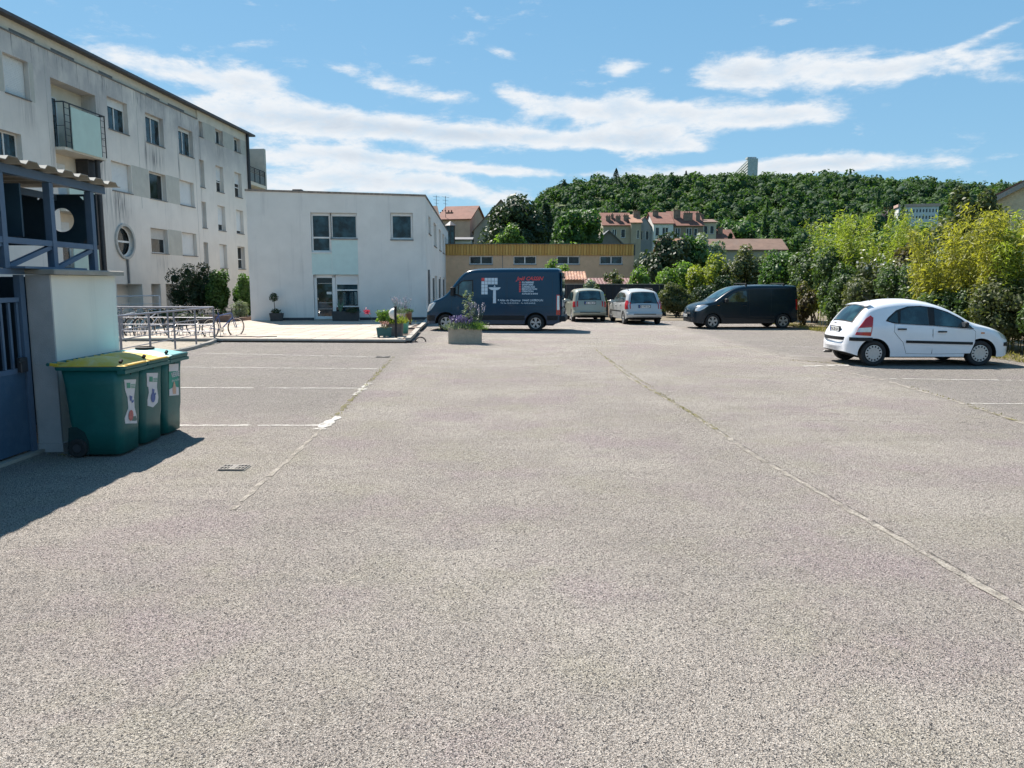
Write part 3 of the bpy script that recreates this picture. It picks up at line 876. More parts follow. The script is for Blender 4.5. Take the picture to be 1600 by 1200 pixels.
WHEELS = {}
def wheel(parent, x, y, r, sg, style, w=0.19, rimr=None):
    """sg: side the face looks to (-1 = -y)"""
    key = (style, r, sg)
    if key not in WHEELS:
        rr = rimr or r * 0.62
        b = MB(); b.smooth = True
        hw = w / 2
        b.lathe([(rr, -hw * .7), (rr + .015, -hw * .98), (r * .93, -hw), (r * .985, -hw * .8), (r, -hw * .45), (r, hw * .45), (r * .985, hw * .8), (r * .93, hw), (rr + .015, hw * .98), (rr, hw * .7)], 40, 'Y')
        tyre = b.mesh('tyre', M_rub)
        b = MB(); f = sg
        b.smooth = True
        # dish behind
        b.lathe([(0.0, f * hw * .25), (rr * .98, f * hw * .25), (rr, f * hw * .8), (rr + .004, f * hw * .95)], 32, 'Y')
        dish = b
        dish_me = dish.mesh('wheel_dish', M_plas if style != 'steel' else M_plas)
        b = MB()
        d = f * hw
        rim_y = d * .92
        if style == 'cover':       # plastic cover with slots round the edge
            b.lathe([(0, d * 1.02), (rr * .18, d * 1.02), (rr * .2, d * .98), (rr * .68, d * 1.0), (rr * .72, d * .9)], 40, 'Y')
            b.lathe([(rr * .90, d * .9), (rr * .92, d * .97), (rr * .99, d * .96), (rr * 1.0, d * .8)], 40, 'Y')
            for k in range(14):
                a = 2 * math.pi * k / 14
                u = (math.sin(a), math.cos(a)); t_ = (u[1], -u[0])
                h1, h2 = rr * .075, rr * .13
                P = [(u[0] * rr * .66 + t_[0] * h1, u[1] * rr * .66 + t_[1] * h1), (u[0] * rr * .66 - t_[0] * h1, u[1] * rr * .66 - t_[1] * h1),
                     (u[0] * rr * .93 - t_[0] * h2, u[1] * rr * .93 - t_[1] * h2), (u[0] * rr * .93 + t_[0] * h2, u[1] * rr * .93 + t_[1] * h2)]
                b.prism(P, d * .84, d * .97)
        else:
            ns = 5
            b.lathe([(0, d * 1.0), (rr * .2, d * 1.0), (rr * .24, d * .85)], 24, 'Y')
            b.lathe([(rr * .88, d * .8), (rr * .9, d * .95), (rr * .99, d * .97), (rr, d * .8)], 40, 'Y')
            for k in range(ns):
                a0 = 2 * math.pi * k / ns
                for da in ((-.17, .17) if style == 'double' else (0,)):
                    a = a0 + da
                    u = (math.sin(a), math.cos(a)); t_ = (u[1], -u[0])
                    h1, h2 = (rr * .09, rr * .10) if style == 'double' else (rr * .13, rr * .27)
                    P = [(u[0] * rr * .15 + t_[0] * h1, u[1] * rr * .15 + t_[1] * h1), (u[0] * rr * .15 - t_[0] * h1, u[1] * rr * .15 - t_[1] * h1),
                         (u[0] * rr * .92 - t_[0] * h2, u[1] * rr * .92 - t_[1] * h2), (u[0] * rr * .92 + t_[0] * h2, u[1] * rr * .92 + t_[1] * h2)]
                    b.prism(P, d * .78, d * .96)
        rim = b.mesh('rim', M_rim)
        WHEELS[key] = (tyre, dish_me, rim)
    tyre, dish_me, rim = WHEELS[key]
    o = link('wheel', tyre, parent, (x, y, r))
    link('wheel_dish', dish_me, o); link('rim', rim, o)
    return o

def text_mesh(txt, size, shear=0.0, align='LEFT', bold=0.0):
    c = bpy.data.curves.new('lettering', 'FONT'); c.body = txt; c.size = size; c.shear = shear; c.align_x = align
    c.offset = bold; c.resolution_u = 2
    o = bpy.data.objects.new('lettering', c); COL.objects.link(o)
    dg = bpy.context.evaluated_depsgraph_get()
    me = bpy.data.meshes.new_from_object(o.evaluated_get(dg))
    bpy.data.objects.remove(o); bpy.data.curves.remove(c)
    return me

def lettering(body, txt, x, z, size, material, parent, sg=-1, shear=0, off=.006, bold=0.0, dirx=1):
    """text that follows the side skin; reads along dirx"""
    me = text_mesh(txt, size, shear, bold=bold)
    for v in me.vertices:
        X, Z = x + dirx * v.co.x, z + v.co.y
        v.co = (X, sg * (float(body.y(X, Z)) + off), Z)
    me.materials.clear(); me.materials.append(material)
    return link('lettering', me, parent)

def flat_text(txt, size, material, parent, loc, rot=(R(90), 0, 0), align='CENTER', bold=0.0, shear=0, name='lettering'):
    me = text_mesh(txt, size, shear, align, bold)
    me.materials.clear(); me.materials.append(material)
    o = link(name, me, parent, loc); o.rotation_euler = rot
    return o

def plate(parent, x, y, z, txt, facing, w=.52, h=.11, yaw=0, dark=False):
    """number plate; facing +1 looks towards +x (tail), -1 towards the nose; local car axes"""
    b = MB(); b.box(-.006, .006, -w / 2, w / 2, -h / 2, h / 2)
    o = b.build('number_plate', M_plate, parent, (x, y, z))
    k = MB(); k.box(.0065 * facing - .001, .0065 * facing + .001, w / 2 - .045 if facing < 0 else -w / 2, w / 2 if facing < 0 else -w / 2 + .045, -h / 2, h / 2)
    k.build('country_band', M_blueband, o)
    if txt:
        me = text_mesh(txt, h * .95, 0, 'CENTER', .002); me.materials.clear(); me.materials.append(M_platey)
        q = link('plate_lettering', me, o, (.009 * facing, 0, -h * .33)); q.rotation_euler = (R(90), 0, R(90) if facing > 0 else R(-90))
    return o

def doors(B, parent, mp, panels, sg, handles, hmat):
    for k, poly in enumerate(panels):
        B.side_patch('door_seam', scale_poly(poly, .008), M_plas, parent, sg, off=.0015)
        d = B.side_patch('door', poly, mp, parent, sg, off=.0035)
        if k < len(handles) and handles[k]:
            hx, hz, hw_ = handles[k]
            yy_ = float(B.y(hx, hz)) + .022
            h = MB(); h.bbox(hx - hw_, hx + hw_, -.014, .014, -.016, .016, .006)
            h.build('handle', hmat, d, (0, sg * yy_, hz))

def mirror(parent, x, y, z, mp, sg, s=1.0):
    b = MB(); b.smooth = False
    b.bbox(-.055 * s, .06 * s, -.10 * s, .10 * s, -.075 * s, .075 * s, .03)
    m = b.build('mirror', mp, parent, (x, y + sg * .1 * s, z))
    b = MB(); b.tube((0, -sg * .1 * s, -.03), (0.0, -sg * .2 * s, -.06), .02); b.build('mirror_arm', M_plas, m)
    b = MB(); b.box(.061 * s, .064 * s, -.085 * s, .085 * s, -.06 * s, .06 * s); b.build('mirror_glass', M_chrome, m)

# ---------------------------------------------------------------- the small white hatchback
def white_hatchback():
    t = thing('white_hatchback', 'white five-door hatchback parked alone in front of the bamboo on the right', 'car', (11.62, 18.55, 0), R(180))
    mp = paint('white_paint', (0.74, 0.75, 0.78))
    B = Body(3.85, 1.67, [(0, .46), (.02, .60), (.10, .70), (.22, .77), (.45, .86), (.75, .945), (1.0, 1.03), (1.28, 1.20), (1.6, 1.355), (1.9, 1.44), (2.25, 1.49), (2.65, 1.49), (3.0, 1.445), (3.28, 1.37), (3.42, 1.28), (3.56, 1.12), (3.66, .98), (3.72, .86), (3.79, .76), (3.83, .66), (3.85, .5)],
             .22, [(.78, .375, .27), (3.24, .375, .27)], .90, .36, rr=.16, rend=.34, tail_r=.30, bulge=.02, crown=.05)
    B.build('body', [mp, M_under], t)
    for sg in (1, -1):
        # glasshouse in one dark band, panes in it
        dlo = [(.96, .86), (1.22, 1.09), (1.52, 1.25), (1.85, 1.355), (2.15, 1.39), (2.45, 1.375), (2.72, 1.29), (2.93, 1.12), (2.99, 1.04), (2.80, .985), (1.9, .935)]
        B.side_patch('window_surround', dlo, M_plas, t, sg, off=.003)
        B.side_patch('front_window', [(1.19, .90), (1.25, 1.075), (1.54, 1.225), (1.84, 1.325), (1.87, .945)], M_glass, t, sg, off=.0065)
        B.side_patch('quarter_window', [(1.01, .885), (1.10, .965), (1.20, 1.045), (1.155, .893)], M_glass, t, sg, off=.0065)
        B.side_patch('rear_window', [(2.0, .955), (1.99, 1.355), (2.15, 1.365), (2.44, 1.35), (2.62, 1.28), (2.66, .99)], M_glass, t, sg, off=.0065)
        B.side_patch('quarter_window', [(2.71, 1.0), (2.70, 1.255), (2.80, 1.19), (2.93, 1.06), (2.90, 1.035)], M_glass, t, sg, off=.0065)
        doors(B, t, mp, [[(1.02, .30), (.93, .55), (.93, .80), (.98, .842), (1.90, .922), (1.90, .75), (1.86, .55), (1.90, .285)],
                         [(1.92, .285), (1.88, .55), (1.925, .75), (1.925, .925), (2.79, .97), (2.80, .80), (2.72, .70), (2.58, .55), (2.50, .30)]],
              sg, [(1.70, .80, .10), (2.63, .86, .10)], M_plas)
        B.side_patch('rubbing_strip', [(.98, .50), (.98, .56), (2.52, .60), (2.52, .54)], M_plas, t, sg, off=.02)
        B.side_patch('bumper_strip', [(3.30, .58), (3.30, .66), (3.78, .665), (3.78, .585)], M_plas, t, sg, off=.02)
        B.side_patch('bumper_strip', [(.06, .46), (.06, .56), (.24, .55), (.24, .47)], M_plas, t, sg, off=.015)
        B.side_patch('headlight', [(.08, .62), (.10, .70), (.22, .765), (.38, .80), (.30, .66), (.2, .62)], M_clear, t, sg, off=.008)
        lamp = B.side_patch('tail_light', [(3.34, .70), (3.30, .95), (3.27, 1.12), (3.33, 1.17), (3.44, 1.10), (3.60, .90), (3.68, .72)], M_red, t, sg, off=.012)
        B.side_patch('reversing_lens', [(3.345, .79), (3.335, .90), (3.60, .885), (3.65, .79)], M_clear, lamp, sg, off=.016)
        B.side_patch('indicator', [(.72, .755), (.72, .785), (.80, .785), (.80, .755)], M_orange, t, sg, off=.008)
        mirror(t, 1.2, sg * .80, .97, M_plas, sg, .85)
    B.top_patch('windscreen', 1.02, 1.80, -.9, .9, M_glass, t)
    B.top_patch('rear_screen_surround', 3.30, 3.655, -.97, .97, M_plas, t, off=.003)
    rw = B.top_patch('rear_screen', 3.33, 3.64, -.88, .88, M_glass, t, off=.008)
    MB().bar((3.645, -.05, 1.04), (3.62, .42, 1.075), .02, .02).build('wiper', M_plas, rw)
    b = MB(); b.grid([[(3.24 + .13 * i, .58 * f, 1.425 - .045 * i + .03 * (1 - f * f)) for f in np.linspace(-1, 1, 9)] for i in (0, 1)])
    b.grid([[(3.24 + .13 * i, .58 * f, 1.395 - .035 * i + .03 * (1 - f * f)) for f in np.linspace(-1, 1, 9)] for i in (0, 1)])
    b.build('spoiler', mp, t)
    # rear bumper strip across the tail and the plate
    b = MB(); b.grid([[(3.85 + .085 * (1 - f * f) + .012 - (abs(f) ** 4) * .14, f * .70, z) for f in np.linspace(-1, 1, 19)] for z in (.585, .665)]); b.build('bumper_strip', M_plas, t)
    b = MB(); b.box(3.80, 3.835, -.28, .28, .755, .895); b.build('plate_recess', M_plas, t)
    plate(t, 3.842, 0, .825, '736 ZB 54', 1, .50, .105)
    MB().box(3.80, 3.83, -.045, .045, .955, .99).build('badge', M_chrome, t)
    MB().tube((3.70, -.42, .24), (3.9, -.42, .235), .028, 12).build('exhaust', M_chrome, t)
    for x in (.78, 3.24):
        for sg in (1, -1): wheel(t, x, sg * .725, .295, sg, 'cover', .19, .195)
    b = MB(); b.box(.55, 3.45, -.52, .52, .17, .72); b.build('floor_pan', M_under, t)
    MB().tube((2.95, 0, 1.45), (3.2, 0, 1.6), .006).build('aerial', M_plas, t)
    return t
white_hatchback()

# ---------------------------------------------------------------- the tall blue van of the plumber
def blue_van():
    t = thing('blue_van', 'tall dark blue panel van with white washbasin artwork and red lettering', 'van', (-3.42, 32.3, 0), R(-7.0))
    mp = paint('van_blue_paint', (0.004, 0.036, 0.075), rough=.22, dirt_or_glare=(0.008, 0.035, 0.07))
    B = Body(5.55, 2.0, [(0, .50), (.01, .70), (.05, .88), (.14, 1.08), (.32, 1.20), (.60, 1.31), (.85, 1.45), (1.05, 1.68), (1.30, 2.00), (1.52, 2.24), (1.72, 2.38), (2.0, 2.45), (2.5, 2.475), (3.6, 2.485), (5.2, 2.48), (5.40, 2.45), (5.47, 2.36), (5.50, 1.6), (5.53, 1.0), (5.55, .6)],
             .28, [(.86, .44, .32), (4.52, .44, .32)], 1.45, .075, rr=.13, rend=.32, tail_r=.12, bulge=.008, crown=.04)
    B.build('body', [mp, M_under], t, nx=120)
    for sg in (-1, 1):
        B.side_patch('window_surround', [(1.06, 1.50), (1.24, 1.75), (1.46, 1.97), (1.60, 2.03), (1.99, 2.05), (2.0, 1.42), (1.55, 1.32), (1.3, 1.42)], M_plas, t, sg, off=.003)
        B.side_patch('door_window', [(1.40, 1.47), (1.43, 1.88), (1.55, 1.98), (1.95, 2.0), (1.955, 1.48), (1.60, 1.38)], M_glass, t, sg, off=.0065)
        B.side_patch('quarter_window', [(1.12, 1.53), (1.27, 1.74), (1.37, 1.84), (1.36, 1.47)], M_glass, t, sg, off=.0065)
        doors(B, t, mp, [[(1.18, .52), (1.10, 1.0), (1.12, 1.42), (1.5, 1.30), (1.7, 1.31), (2.03, 1.40), (2.06, .9), (2.04, .50)]], sg, [(1.88, 1.18, .09)], M_plas)
        for pl in ([(2.10, .52), (2.10, 2.12), (3.32, 2.12), (3.32, .52)], [(3.38, 1.0), (3.38, 2.12), (5.18, 2.12), (5.18, 1.0)]):
            B.side_patch('panel_seam', scale_poly(pl, .010), M_plas, t, sg, off=.0012, nz=12)
            B.side_patch('side_panel', pl, mp, t, sg, off=.0035, nz=12)
        B.side_patch('rubbing_strip', [(1.30, .45), (1.30, .63), (4.07, .63), (4.07, .45)], M_plas, t, sg, off=.018)
        B.side_patch('rubbing_strip', [(4.97, .45), (4.97, .63), (5.40, .63), (5.40, .45)], M_plas, t, sg, off=.018)
        B.side_patch('front_bumper', [(.03, .40), (.03, .62), (.42, .62), (.40, .40)], M_plas, t, sg, off=.02)
        B.side_patch('headlight', [(.05, .74), (.06, .86), (.16, 1.06), (.34, 1.15), (.46, 1.13), (.34, .95), (.20, .80)], M_clear, t, sg, off=.01)
        lamp = B.side_patch('tail_light', [(5.34, .66), (5.34, 1.46), (5.47, 1.46), (5.50, .66)], M_red, t, sg, off=.014)
        B.side_patch('reversing_lens', [(5.37, .86), (5.37, 1.42), (5.47, 1.42), (5.47, .86)], M_clear, lamp, sg, off=.018)
        b = MB(); b.bbox(-.07, .07, -.11, .11, -.19, .17, .03)
        m = b.build('mirror', M_plas, t, (1.17, sg * 1.10, 1.60))
        MB().box(-.069, -.072 - .003, -.05, .05, -.17, -.08).build('mirror_indicator', M_clear, m)
        MB().tube((0, -sg * .1, -.1), (.05, -sg * .2, -.1), .03).build('mirror_arm', M_plas, m)
    B.top_patch('windscreen', 1.0, 1.60, -.93, .93, M_glass, t)
    # rear doors, glazed, with hinges, handle and plate
    for sg in (-1, 1):
        d = MB(); d.bbox(5.515, 5.56, min(.01 * sg, .86 * sg), max(.01 * sg, .86 * sg), .66, 2.34, .012); dd = d.build('rear_door', mp, t)
        w = MB(); w.bbox(5.55, 5.575, min(.10 * sg, .76 * sg), max(.10 * sg, .76 * sg), 1.45, 2.12, .01); w.build('rear_window', M_glass, dd)
        for z in (.9, 1.35, 2.1):
            h = MB(); h.box(5.54, 5.585, min(.82 * sg, .92 * sg), max(.82 * sg, .92 * sg), z, z + .09); h.build('hinge', M_plas, dd)
        MB().box(5.56, 5.567, min(.2 * sg, .6 * sg), max(.2 * sg, .6 * sg), .98, 1.25).build('sticker', M_plate, dd)
    MB().bbox(5.56, 5.585, -.2, -.05, 1.1, 1.32, .01).build('door_handle', M_plas, t)
    plate(t, 5.58, .42, .82, 'CK 418 GH', 1, .5, .11)
    b = MB(); b.bbox(5.40, 5.70, -.96, .96, .40, .62, .04); b.build('rear_bumper', M_plas, t)
    for x in (.86, 4.52):
        for sg in (1, -1): wheel(t, x, sg * .87, .335, sg, 'double', .22, .215)
    MB().box(.5, 5.2, -.7, .7, .22, .95).build('floor_pan', M_under, t)
    # artwork on the left flank (towards the yard): tiles and a washbasin
    sg = -1
    Mt = mat('sticker_tile', (0.50, 0.60, 0.68), .4, var=.04); Mr = mat('sticker_red', (0.62, 0.05, 0.05), .4, var=.05)
    art = MB()
    s_ = .133
    X0, Z0 = 2.32, 2.13
    cells = [(i, j) for j in range(2) for i in range(5)] + [(i, j) for j in range(2, 5) for i in range(2)]
    for (i, j) in cells:
        q = [(X0 + i * s_ + .006, Z0 - j * s_ - .006), (X0 + (i + 1) * s_ - .006, Z0 - j * s_ - .006), (X0 + (i + 1) * s_ - .006, Z0 - (j + 1) * s_ + .006), (X0 + i * s_ + .006, Z0 - (j + 1) * s_ + .006)]
        art.m = 1 if (i, j) == (0, 0) else 0
        art.quad(*[(x, sg * (float(B.y(x, z)) + .007), z) for x, z in q])
    art.m = 0
    def poly(P):
        art._a([(x, sg * (float(B.y(x, z)) + .007), z) for x, z in P], [tuple(range(len(P)))])
    bx_ = 2.86
    poly([(bx_ - .24, 1.75), (bx_ + .24, 1.75), (bx_ + .22, 1.70), (bx_ + .14, 1.65), (bx_ + .05, 1.635), (bx_ - .05, 1.635), (bx_ - .14, 1.65), (bx_ - .22, 1.70)])
    poly([(bx_ - .055, 1.63), (bx_ + .055, 1.63), (bx_ + .062, 1.12), (bx_ - .062, 1.12)])
    poly([(bx_ - .015, 1.83), (bx_ + .015, 1.83), (bx_ + .015, 1.755), (bx_ - .015, 1.755)]); poly([(bx_ - .05, 1.79), (bx_ + .05, 1.79), (bx_ + .05, 1.775), (bx_ - .05, 1.775)])
    art.build('washbasin_artwork', [Mt, Mr], t)
    lettering(B, 'Joël CASSIN', 3.74, 2.03, .205, Mr, t, sg, shear=.35, off=.007, bold=.005)
    for k, w_ in enumerate(('PLOMBERIE', 'SANITAIRE', 'CARRELAGE', 'RENOVATION', 'CREATION', 'de SALLES de BAINS')):
        lettering(B, w_, 3.96, 1.915 - k * .088, .095 if k < 5 else .075, Mt, t, sg, off=.007, bold=.003)
        if k < 5:
            q = MB(); q.quad(*[(x, sg * (float(B.y(x, z)) + .007), z) for x, z in ((3.85, 1.915 - k * .088), (3.92, 1.915 - k * .088), (3.92, 1.98 - k * .088), (3.85, 1.98 - k * .088))]); q.build('red_square', Mr, t)
    lettering(B, '9 Allée de Chaumoy  54460 LIVERDUN', 2.98, 1.20, .112, Mt, t, sg, shear=.2, off=.007, bold=.002)
    lettering(B, 'Tél. Fax. 03.83.24.47.28  -  Po. 06.80.66.68.68', 3.10, 1.10, .076, Mt, t, sg, off=.007, bold=.001)
    return t
van = blue_van()

# ---------------------------------------------------------------- the dark small van on the right
def dark_van():
    t = thing('dark_small_van', 'low dark blue-green windowless delivery van beside the hedge', 'van', (7.55, 33.2, 0), R(5.0))
    mp = paint('dark_teal_paint', (0.005, 0.015, 0.024), rough=.25, dirt_or_glare=(0.012, 0.022, 0.028))
    B = Body(4.60, 1.78, [(0, .50), (.02, .72), (.08, .86), (.22, .97), (.5, 1.06), (.86, 1.14), (1.02, 1.24), (1.35, 1.47), (1.65, 1.64), (1.95, 1.745), (2.4, 1.80), (3.2, 1.82), (4.3, 1.81), (4.48, 1.77), (4.53, 1.6), (4.57, 1.0), (4.60, .55)],
             .24, [(.83, .38, .28), (3.90, .38, .28)], 1.10, .13, rr=.13, rend=.40, tail_r=.12, bulge=.015, crown=.045)
    B.build('body', [mp, M_under], t)
    for sg in (1, -1):
        B.side_patch('door_window', [(1.30, 1.13), (1.42, 1.28), (1.68, 1.47), (2.0, 1.585), (2.26, 1.61), (2.29, 1.14)], M_glass, t, sg, off=.0065)
        doors(B, t, mp, [[(1.20, .36), (1.14, .7), (1.20, 1.09), (2.30, 1.10), (2.33, .8), (2.30, .34)]], sg, [(2.18, .98, .08)], M_plas)
        B.side_patch('panel_seam', [(2.39, .38), (2.39, 1.64), (3.35, 1.64), (3.35, .38)], M_plas, t, sg, off=.0012, nz=12)
        B.side_patch('side_panel', [(2.40, .39), (2.40, 1.63), (3.34, 1.63), (3.34, .39)], mp, t, sg, off=.0035, nz=12)
        B.side_patch('blank_window', [(2.50, 1.16), (2.50, 1.58), (3.28, 1.58), (3.28, 1.16)], mp, t, sg, off=.012)
        B.side_patch('blank_window', [(3.42, 1.16), (3.42, 1.58), (4.30, 1.56), (4.34, 1.16)], mp, t, sg, off=.010)
        B.side_patch('rubbing_strip', [(1.25, .46), (1.25, .54), (3.48, .54), (3.48, .46)], M_plas, t, sg, off=.015)
        B.side_patch('headlight', [(.10, .74), (.12, .84), (.26, .96), (.52, 1.02), (.62, .98), (.45, .86), (.25, .76)], M_clear, t, sg, off=.008)
        B.side_patch('tail_light', [(4.44, .80), (4.42, 1.25), (4.53, 1.25), (4.57, .80)], M_red, t, sg, off=.01)
        B.side_patch('indicator', [(1.02, .98), (1.02, 1.0), (1.09, 1.0), (1.09, .98)], M_orange, t, sg, off=.008)
        mirror(t, 1.36, sg * .86, 1.20, M_chrome if sg > 0 else M_plas, sg, 1.05)
    B.top_patch('windscreen', 1.04, 1.78, -.92, .92, M_glass, t)
    for x in (2.3, 3.95):
        b = MB(); b.tube((x, -.66, 1.90), (x, .66, 1.90), .018); b.box(x - .03, x + .03, -.68, -.62, 1.78, 1.9); b.box(x - .03, x + .03, .62, .68, 1.78, 1.9); b.build('roof_bar', M_plas, t)
    # nose: grille, bumper, plate
    b = MB(); b.grid([[(-.068 + .06 * f * f + .9 * max(0, abs(f) - .8), f * .62, z) for f in np.linspace(-1, 1, 13)] for z in (.32, .50)]); b.build('lower_grille', M_plas, t)
    b = MB(); b.grid([[(-.085 + .05 * f * f, f * .5, .62 + .0 * f) for f in np.linspace(-1, 1, 9)], [(-.06 + .05 * f * f, f * .42, .70) for f in np.linspace(-1, 1, 9)]]); b.build('grille', M_plas, t)
    MB().box(-.09, -.075, -.07, .07, .66, .80).build('badge', M_chrome, t)
    plate(t, -.095, 0, .555, 'BX 219 LN', -1, .52, .11)
    plate(t, 4.65, 0, .8, 'BX 219 LN', 1, .52, .11)
    for x in (.83, 3.90):
        for sg in (1, -1): wheel(t, x, sg * .77, .315, sg, 'wide', .195, .205)
    MB().box(.55, 4.3, -.58, .58, .2, .8).build('floor_pan', M_under, t)
dark_van()

# ---------------------------------------------------------------- two people carriers seen from behind
def rear_car(name, label, loc, rz, L, Wd, top, mp, lamp_side, lamp_top, glass_x, platez, platetxt, arches, belt, dlo, door_polys, handles, bars=False, sz=1.0, tumble=.30, strip=None, bump_z=.56):
    t = thing(name, label, 'car', loc, rz)
    B = Body(L, Wd, top, .24, arches, belt, tumble, rr=.16, rend=.30, tail_r=.17, bulge=.02, crown=.05)
    B.build('body', [mp, M_under], t)
    for sg in (1, -1):
        B.side_patch('window_surround', dlo, M_plas, t, sg, off=.003)
        xs_ = sorted(p[0] for p in dlo)
        inner = scale_poly(dlo, -.035)
        B.side_patch('side_window', inner, M_glass, t, sg, off=.0065)
        doors(B, t, mp, door_polys, sg, handles, mp)
        B.side_patch('tail_light', lamp_side, M_red, t, sg, off=.012)
        mirror(t, 1.15, sg * Wd / 2 * .95, 1.02, mp, sg, .95)
        if strip: B.side_patch('rubbing_strip', strip, M_plas, t, sg, off=.012)
        if bars:
            b = MB(); b.path([(1.7, sg * .58, 1.60), (1.8, sg * .60, 1.67), (3.2, sg * .60, 1.66), (3.4, sg * .58, 1.58)], .016); b.build('roof_rail', M_plas, t)
    B.top_patch('windscreen', 1.0, 1.75, -.9, .9, M_glass, t)
    gx0, gx1, fw = glass_x
    B.top_patch('rear_screen_surround', gx0 - .02, gx1 + .012, -fw - .05, fw + .05, M_plas, t, off=.003)
    rs_ = B.top_patch('rear_screen', gx0, gx1, -fw, fw, M_glass, t, off=.009, fshape=lambda q: (-fw + .03 * (1 - q), fw - .03 * (1 - q)))
    xw, _, zw = B.top_point(gx1, 0, .02)
    MB().bar((xw, -.02, zw + .02), (xw - .02, .34, zw + .07), .018, .018).build('wiper', M_plas, rs_)
    # lamps turn the corner onto the tail
    x0, x1, f0 = lamp_top
    for s_ in (-1, 1):
        B.top_patch('tail_light', x0, x1, f0 * s_, .995 * s_, M_red, t, off=.012, ny=4)
    xp, _, zp = B.top_point(platez, 0, .012)
    b = MB(); b.box(-.012, .006, -.29, .29, -.075, .075); b.build('plate_recess', M_plas, t, (xp, 0, zp))
    plate(t, xp + .014, 0, zp, platetxt, 1, .52, .11)
    # bumper, exhaust, seam of the hatch
    b = MB(); b.smooth = True
    b.grid([[(L + .10 - .16 * abs(f) ** 3 + k, f * (Wd / 2 - .03), z) for f in np.linspace(-1, 1, 17)] for z, k in ((.34, -.07), (.38, 0), (bump_z - .02, .0), (bump_z, -.03), (bump_z, -.12))])
    b.build('rear_bumper', mp, t)
    b = MB(); b.grid([[(L + .105 - .16 * abs(f) ** 3, f * (Wd / 2 - .06), z) for f in np.linspace(-1, 1, 17)] for z in (bump_z - .085, bump_z - .045)]); b.build('bumper_strip', M_plas, t)
    MB().tube((L - .2, -.45, .26), (L + .06, -.45, .25), .03, 12).build('exhaust', M_plas, t)
    for x, r, z in arches:
        for sg in (1, -1): wheel(t, x, sg * (Wd / 2 - .10), .305, sg, 'wide', .19, .195)
    MB().box(.55, L - .3, -.55, .55, .2, .75).build('floor_pan', M_under, t)
    return t, B

g1 = paint('olive_silver_paint', (0.30, 0.31, 0.25), rough=.35, metal=.2)
tA, BA = rear_car('green_grey_people_carrier', 'pale green-grey people carrier seen from behind, next to the blue van', (3.72, 42.3, 0), R(-90 + 2), 4.13, 1.70,
         [(0, .48), (.03, .68), (.15, .80), (.5, .93), (.9, 1.03), (1.25, 1.28), (1.6, 1.48), (1.95, 1.58), (2.5, 1.62), (3.2, 1.61), (3.65, 1.57), (3.78, 1.52), (3.88, 1.38), (3.98, 1.12), (4.04, .95), (4.08, .80), (4.11, .62), (4.13, .46)],
         g1, [(3.88, .74), (3.86, 1.02), (4.005, 1.02), (4.088, .74)], (4.012, 4.086, .90), (3.80, 3.985, .86), 4.045, 'AK 198 XF',
         [(.80, .36, .28), (3.38, .36, .28)], .95, [(1.15, 1.0), (1.45, 1.24), (1.8, 1.44), (2.2, 1.50), (3.1, 1.48), (3.5, 1.35), (3.62, 1.05), (2.2, 1.0)],
         [[(1.1, .35), (1.02, .95), (2.15, .97), (2.15, .33)], [(2.18, .33), (2.18, .97), (3.05, 1.0), (3.0, .7), (2.85, .35)]], [(1.98, .9, .08), (2.9, .92, .08)], tumble=.22)
g2 = paint('silver_paint', (0.45, 0.455, 0.45), rough=.35, metal=.2)
tB, BB = rear_car('silver_people_carrier', 'silver people carrier with roof rails seen from behind, by the wooden crate', (5.83, 40.05, 0), R(-90 + 4.5), 4.28, 1.75,
         [(0, .46), (.03, .66), (.15, .80), (.45, .92), (.85, 1.02), (1.25, 1.26), (1.6, 1.46), (1.95, 1.57), (2.5, 1.62), (3.1, 1.60), (3.6, 1.54), (3.78, 1.48), (3.92, 1.28), (4.06, 1.02), (4.13, .92), (4.18, .78), (4.24, .60), (4.28, .46)],
         g2, [(3.94, .72), (3.90, .95), (3.86, 1.12), (3.99, 1.12), (4.10, .95), (4.19, .72)], (4.05, 4.195, .93), (3.80, 4.085, .90), 4.165, 'BD 047 PC',
         [(.86, .36, .28), (3.60, .36, .28)], .93, [(1.12, 1.0), (1.42, 1.22), (1.8, 1.43), (2.2, 1.49), (3.1, 1.46), (3.6, 1.33), (3.78, 1.12), (3.70, 1.04), (2.2, .99)],
         [[(1.1, .35), (1.02, .94), (2.15, .96), (2.15, .33)], [(2.18, .33), (2.18, .96), (3.15, 1.0), (3.15, .75), (2.98, .35)]], [(1.98, .88, .08), (3.0, .92, .08)], bars=True,
         strip=[(1.1, .56), (1.1, .61), (3.1, .63), (3.1, .58)])
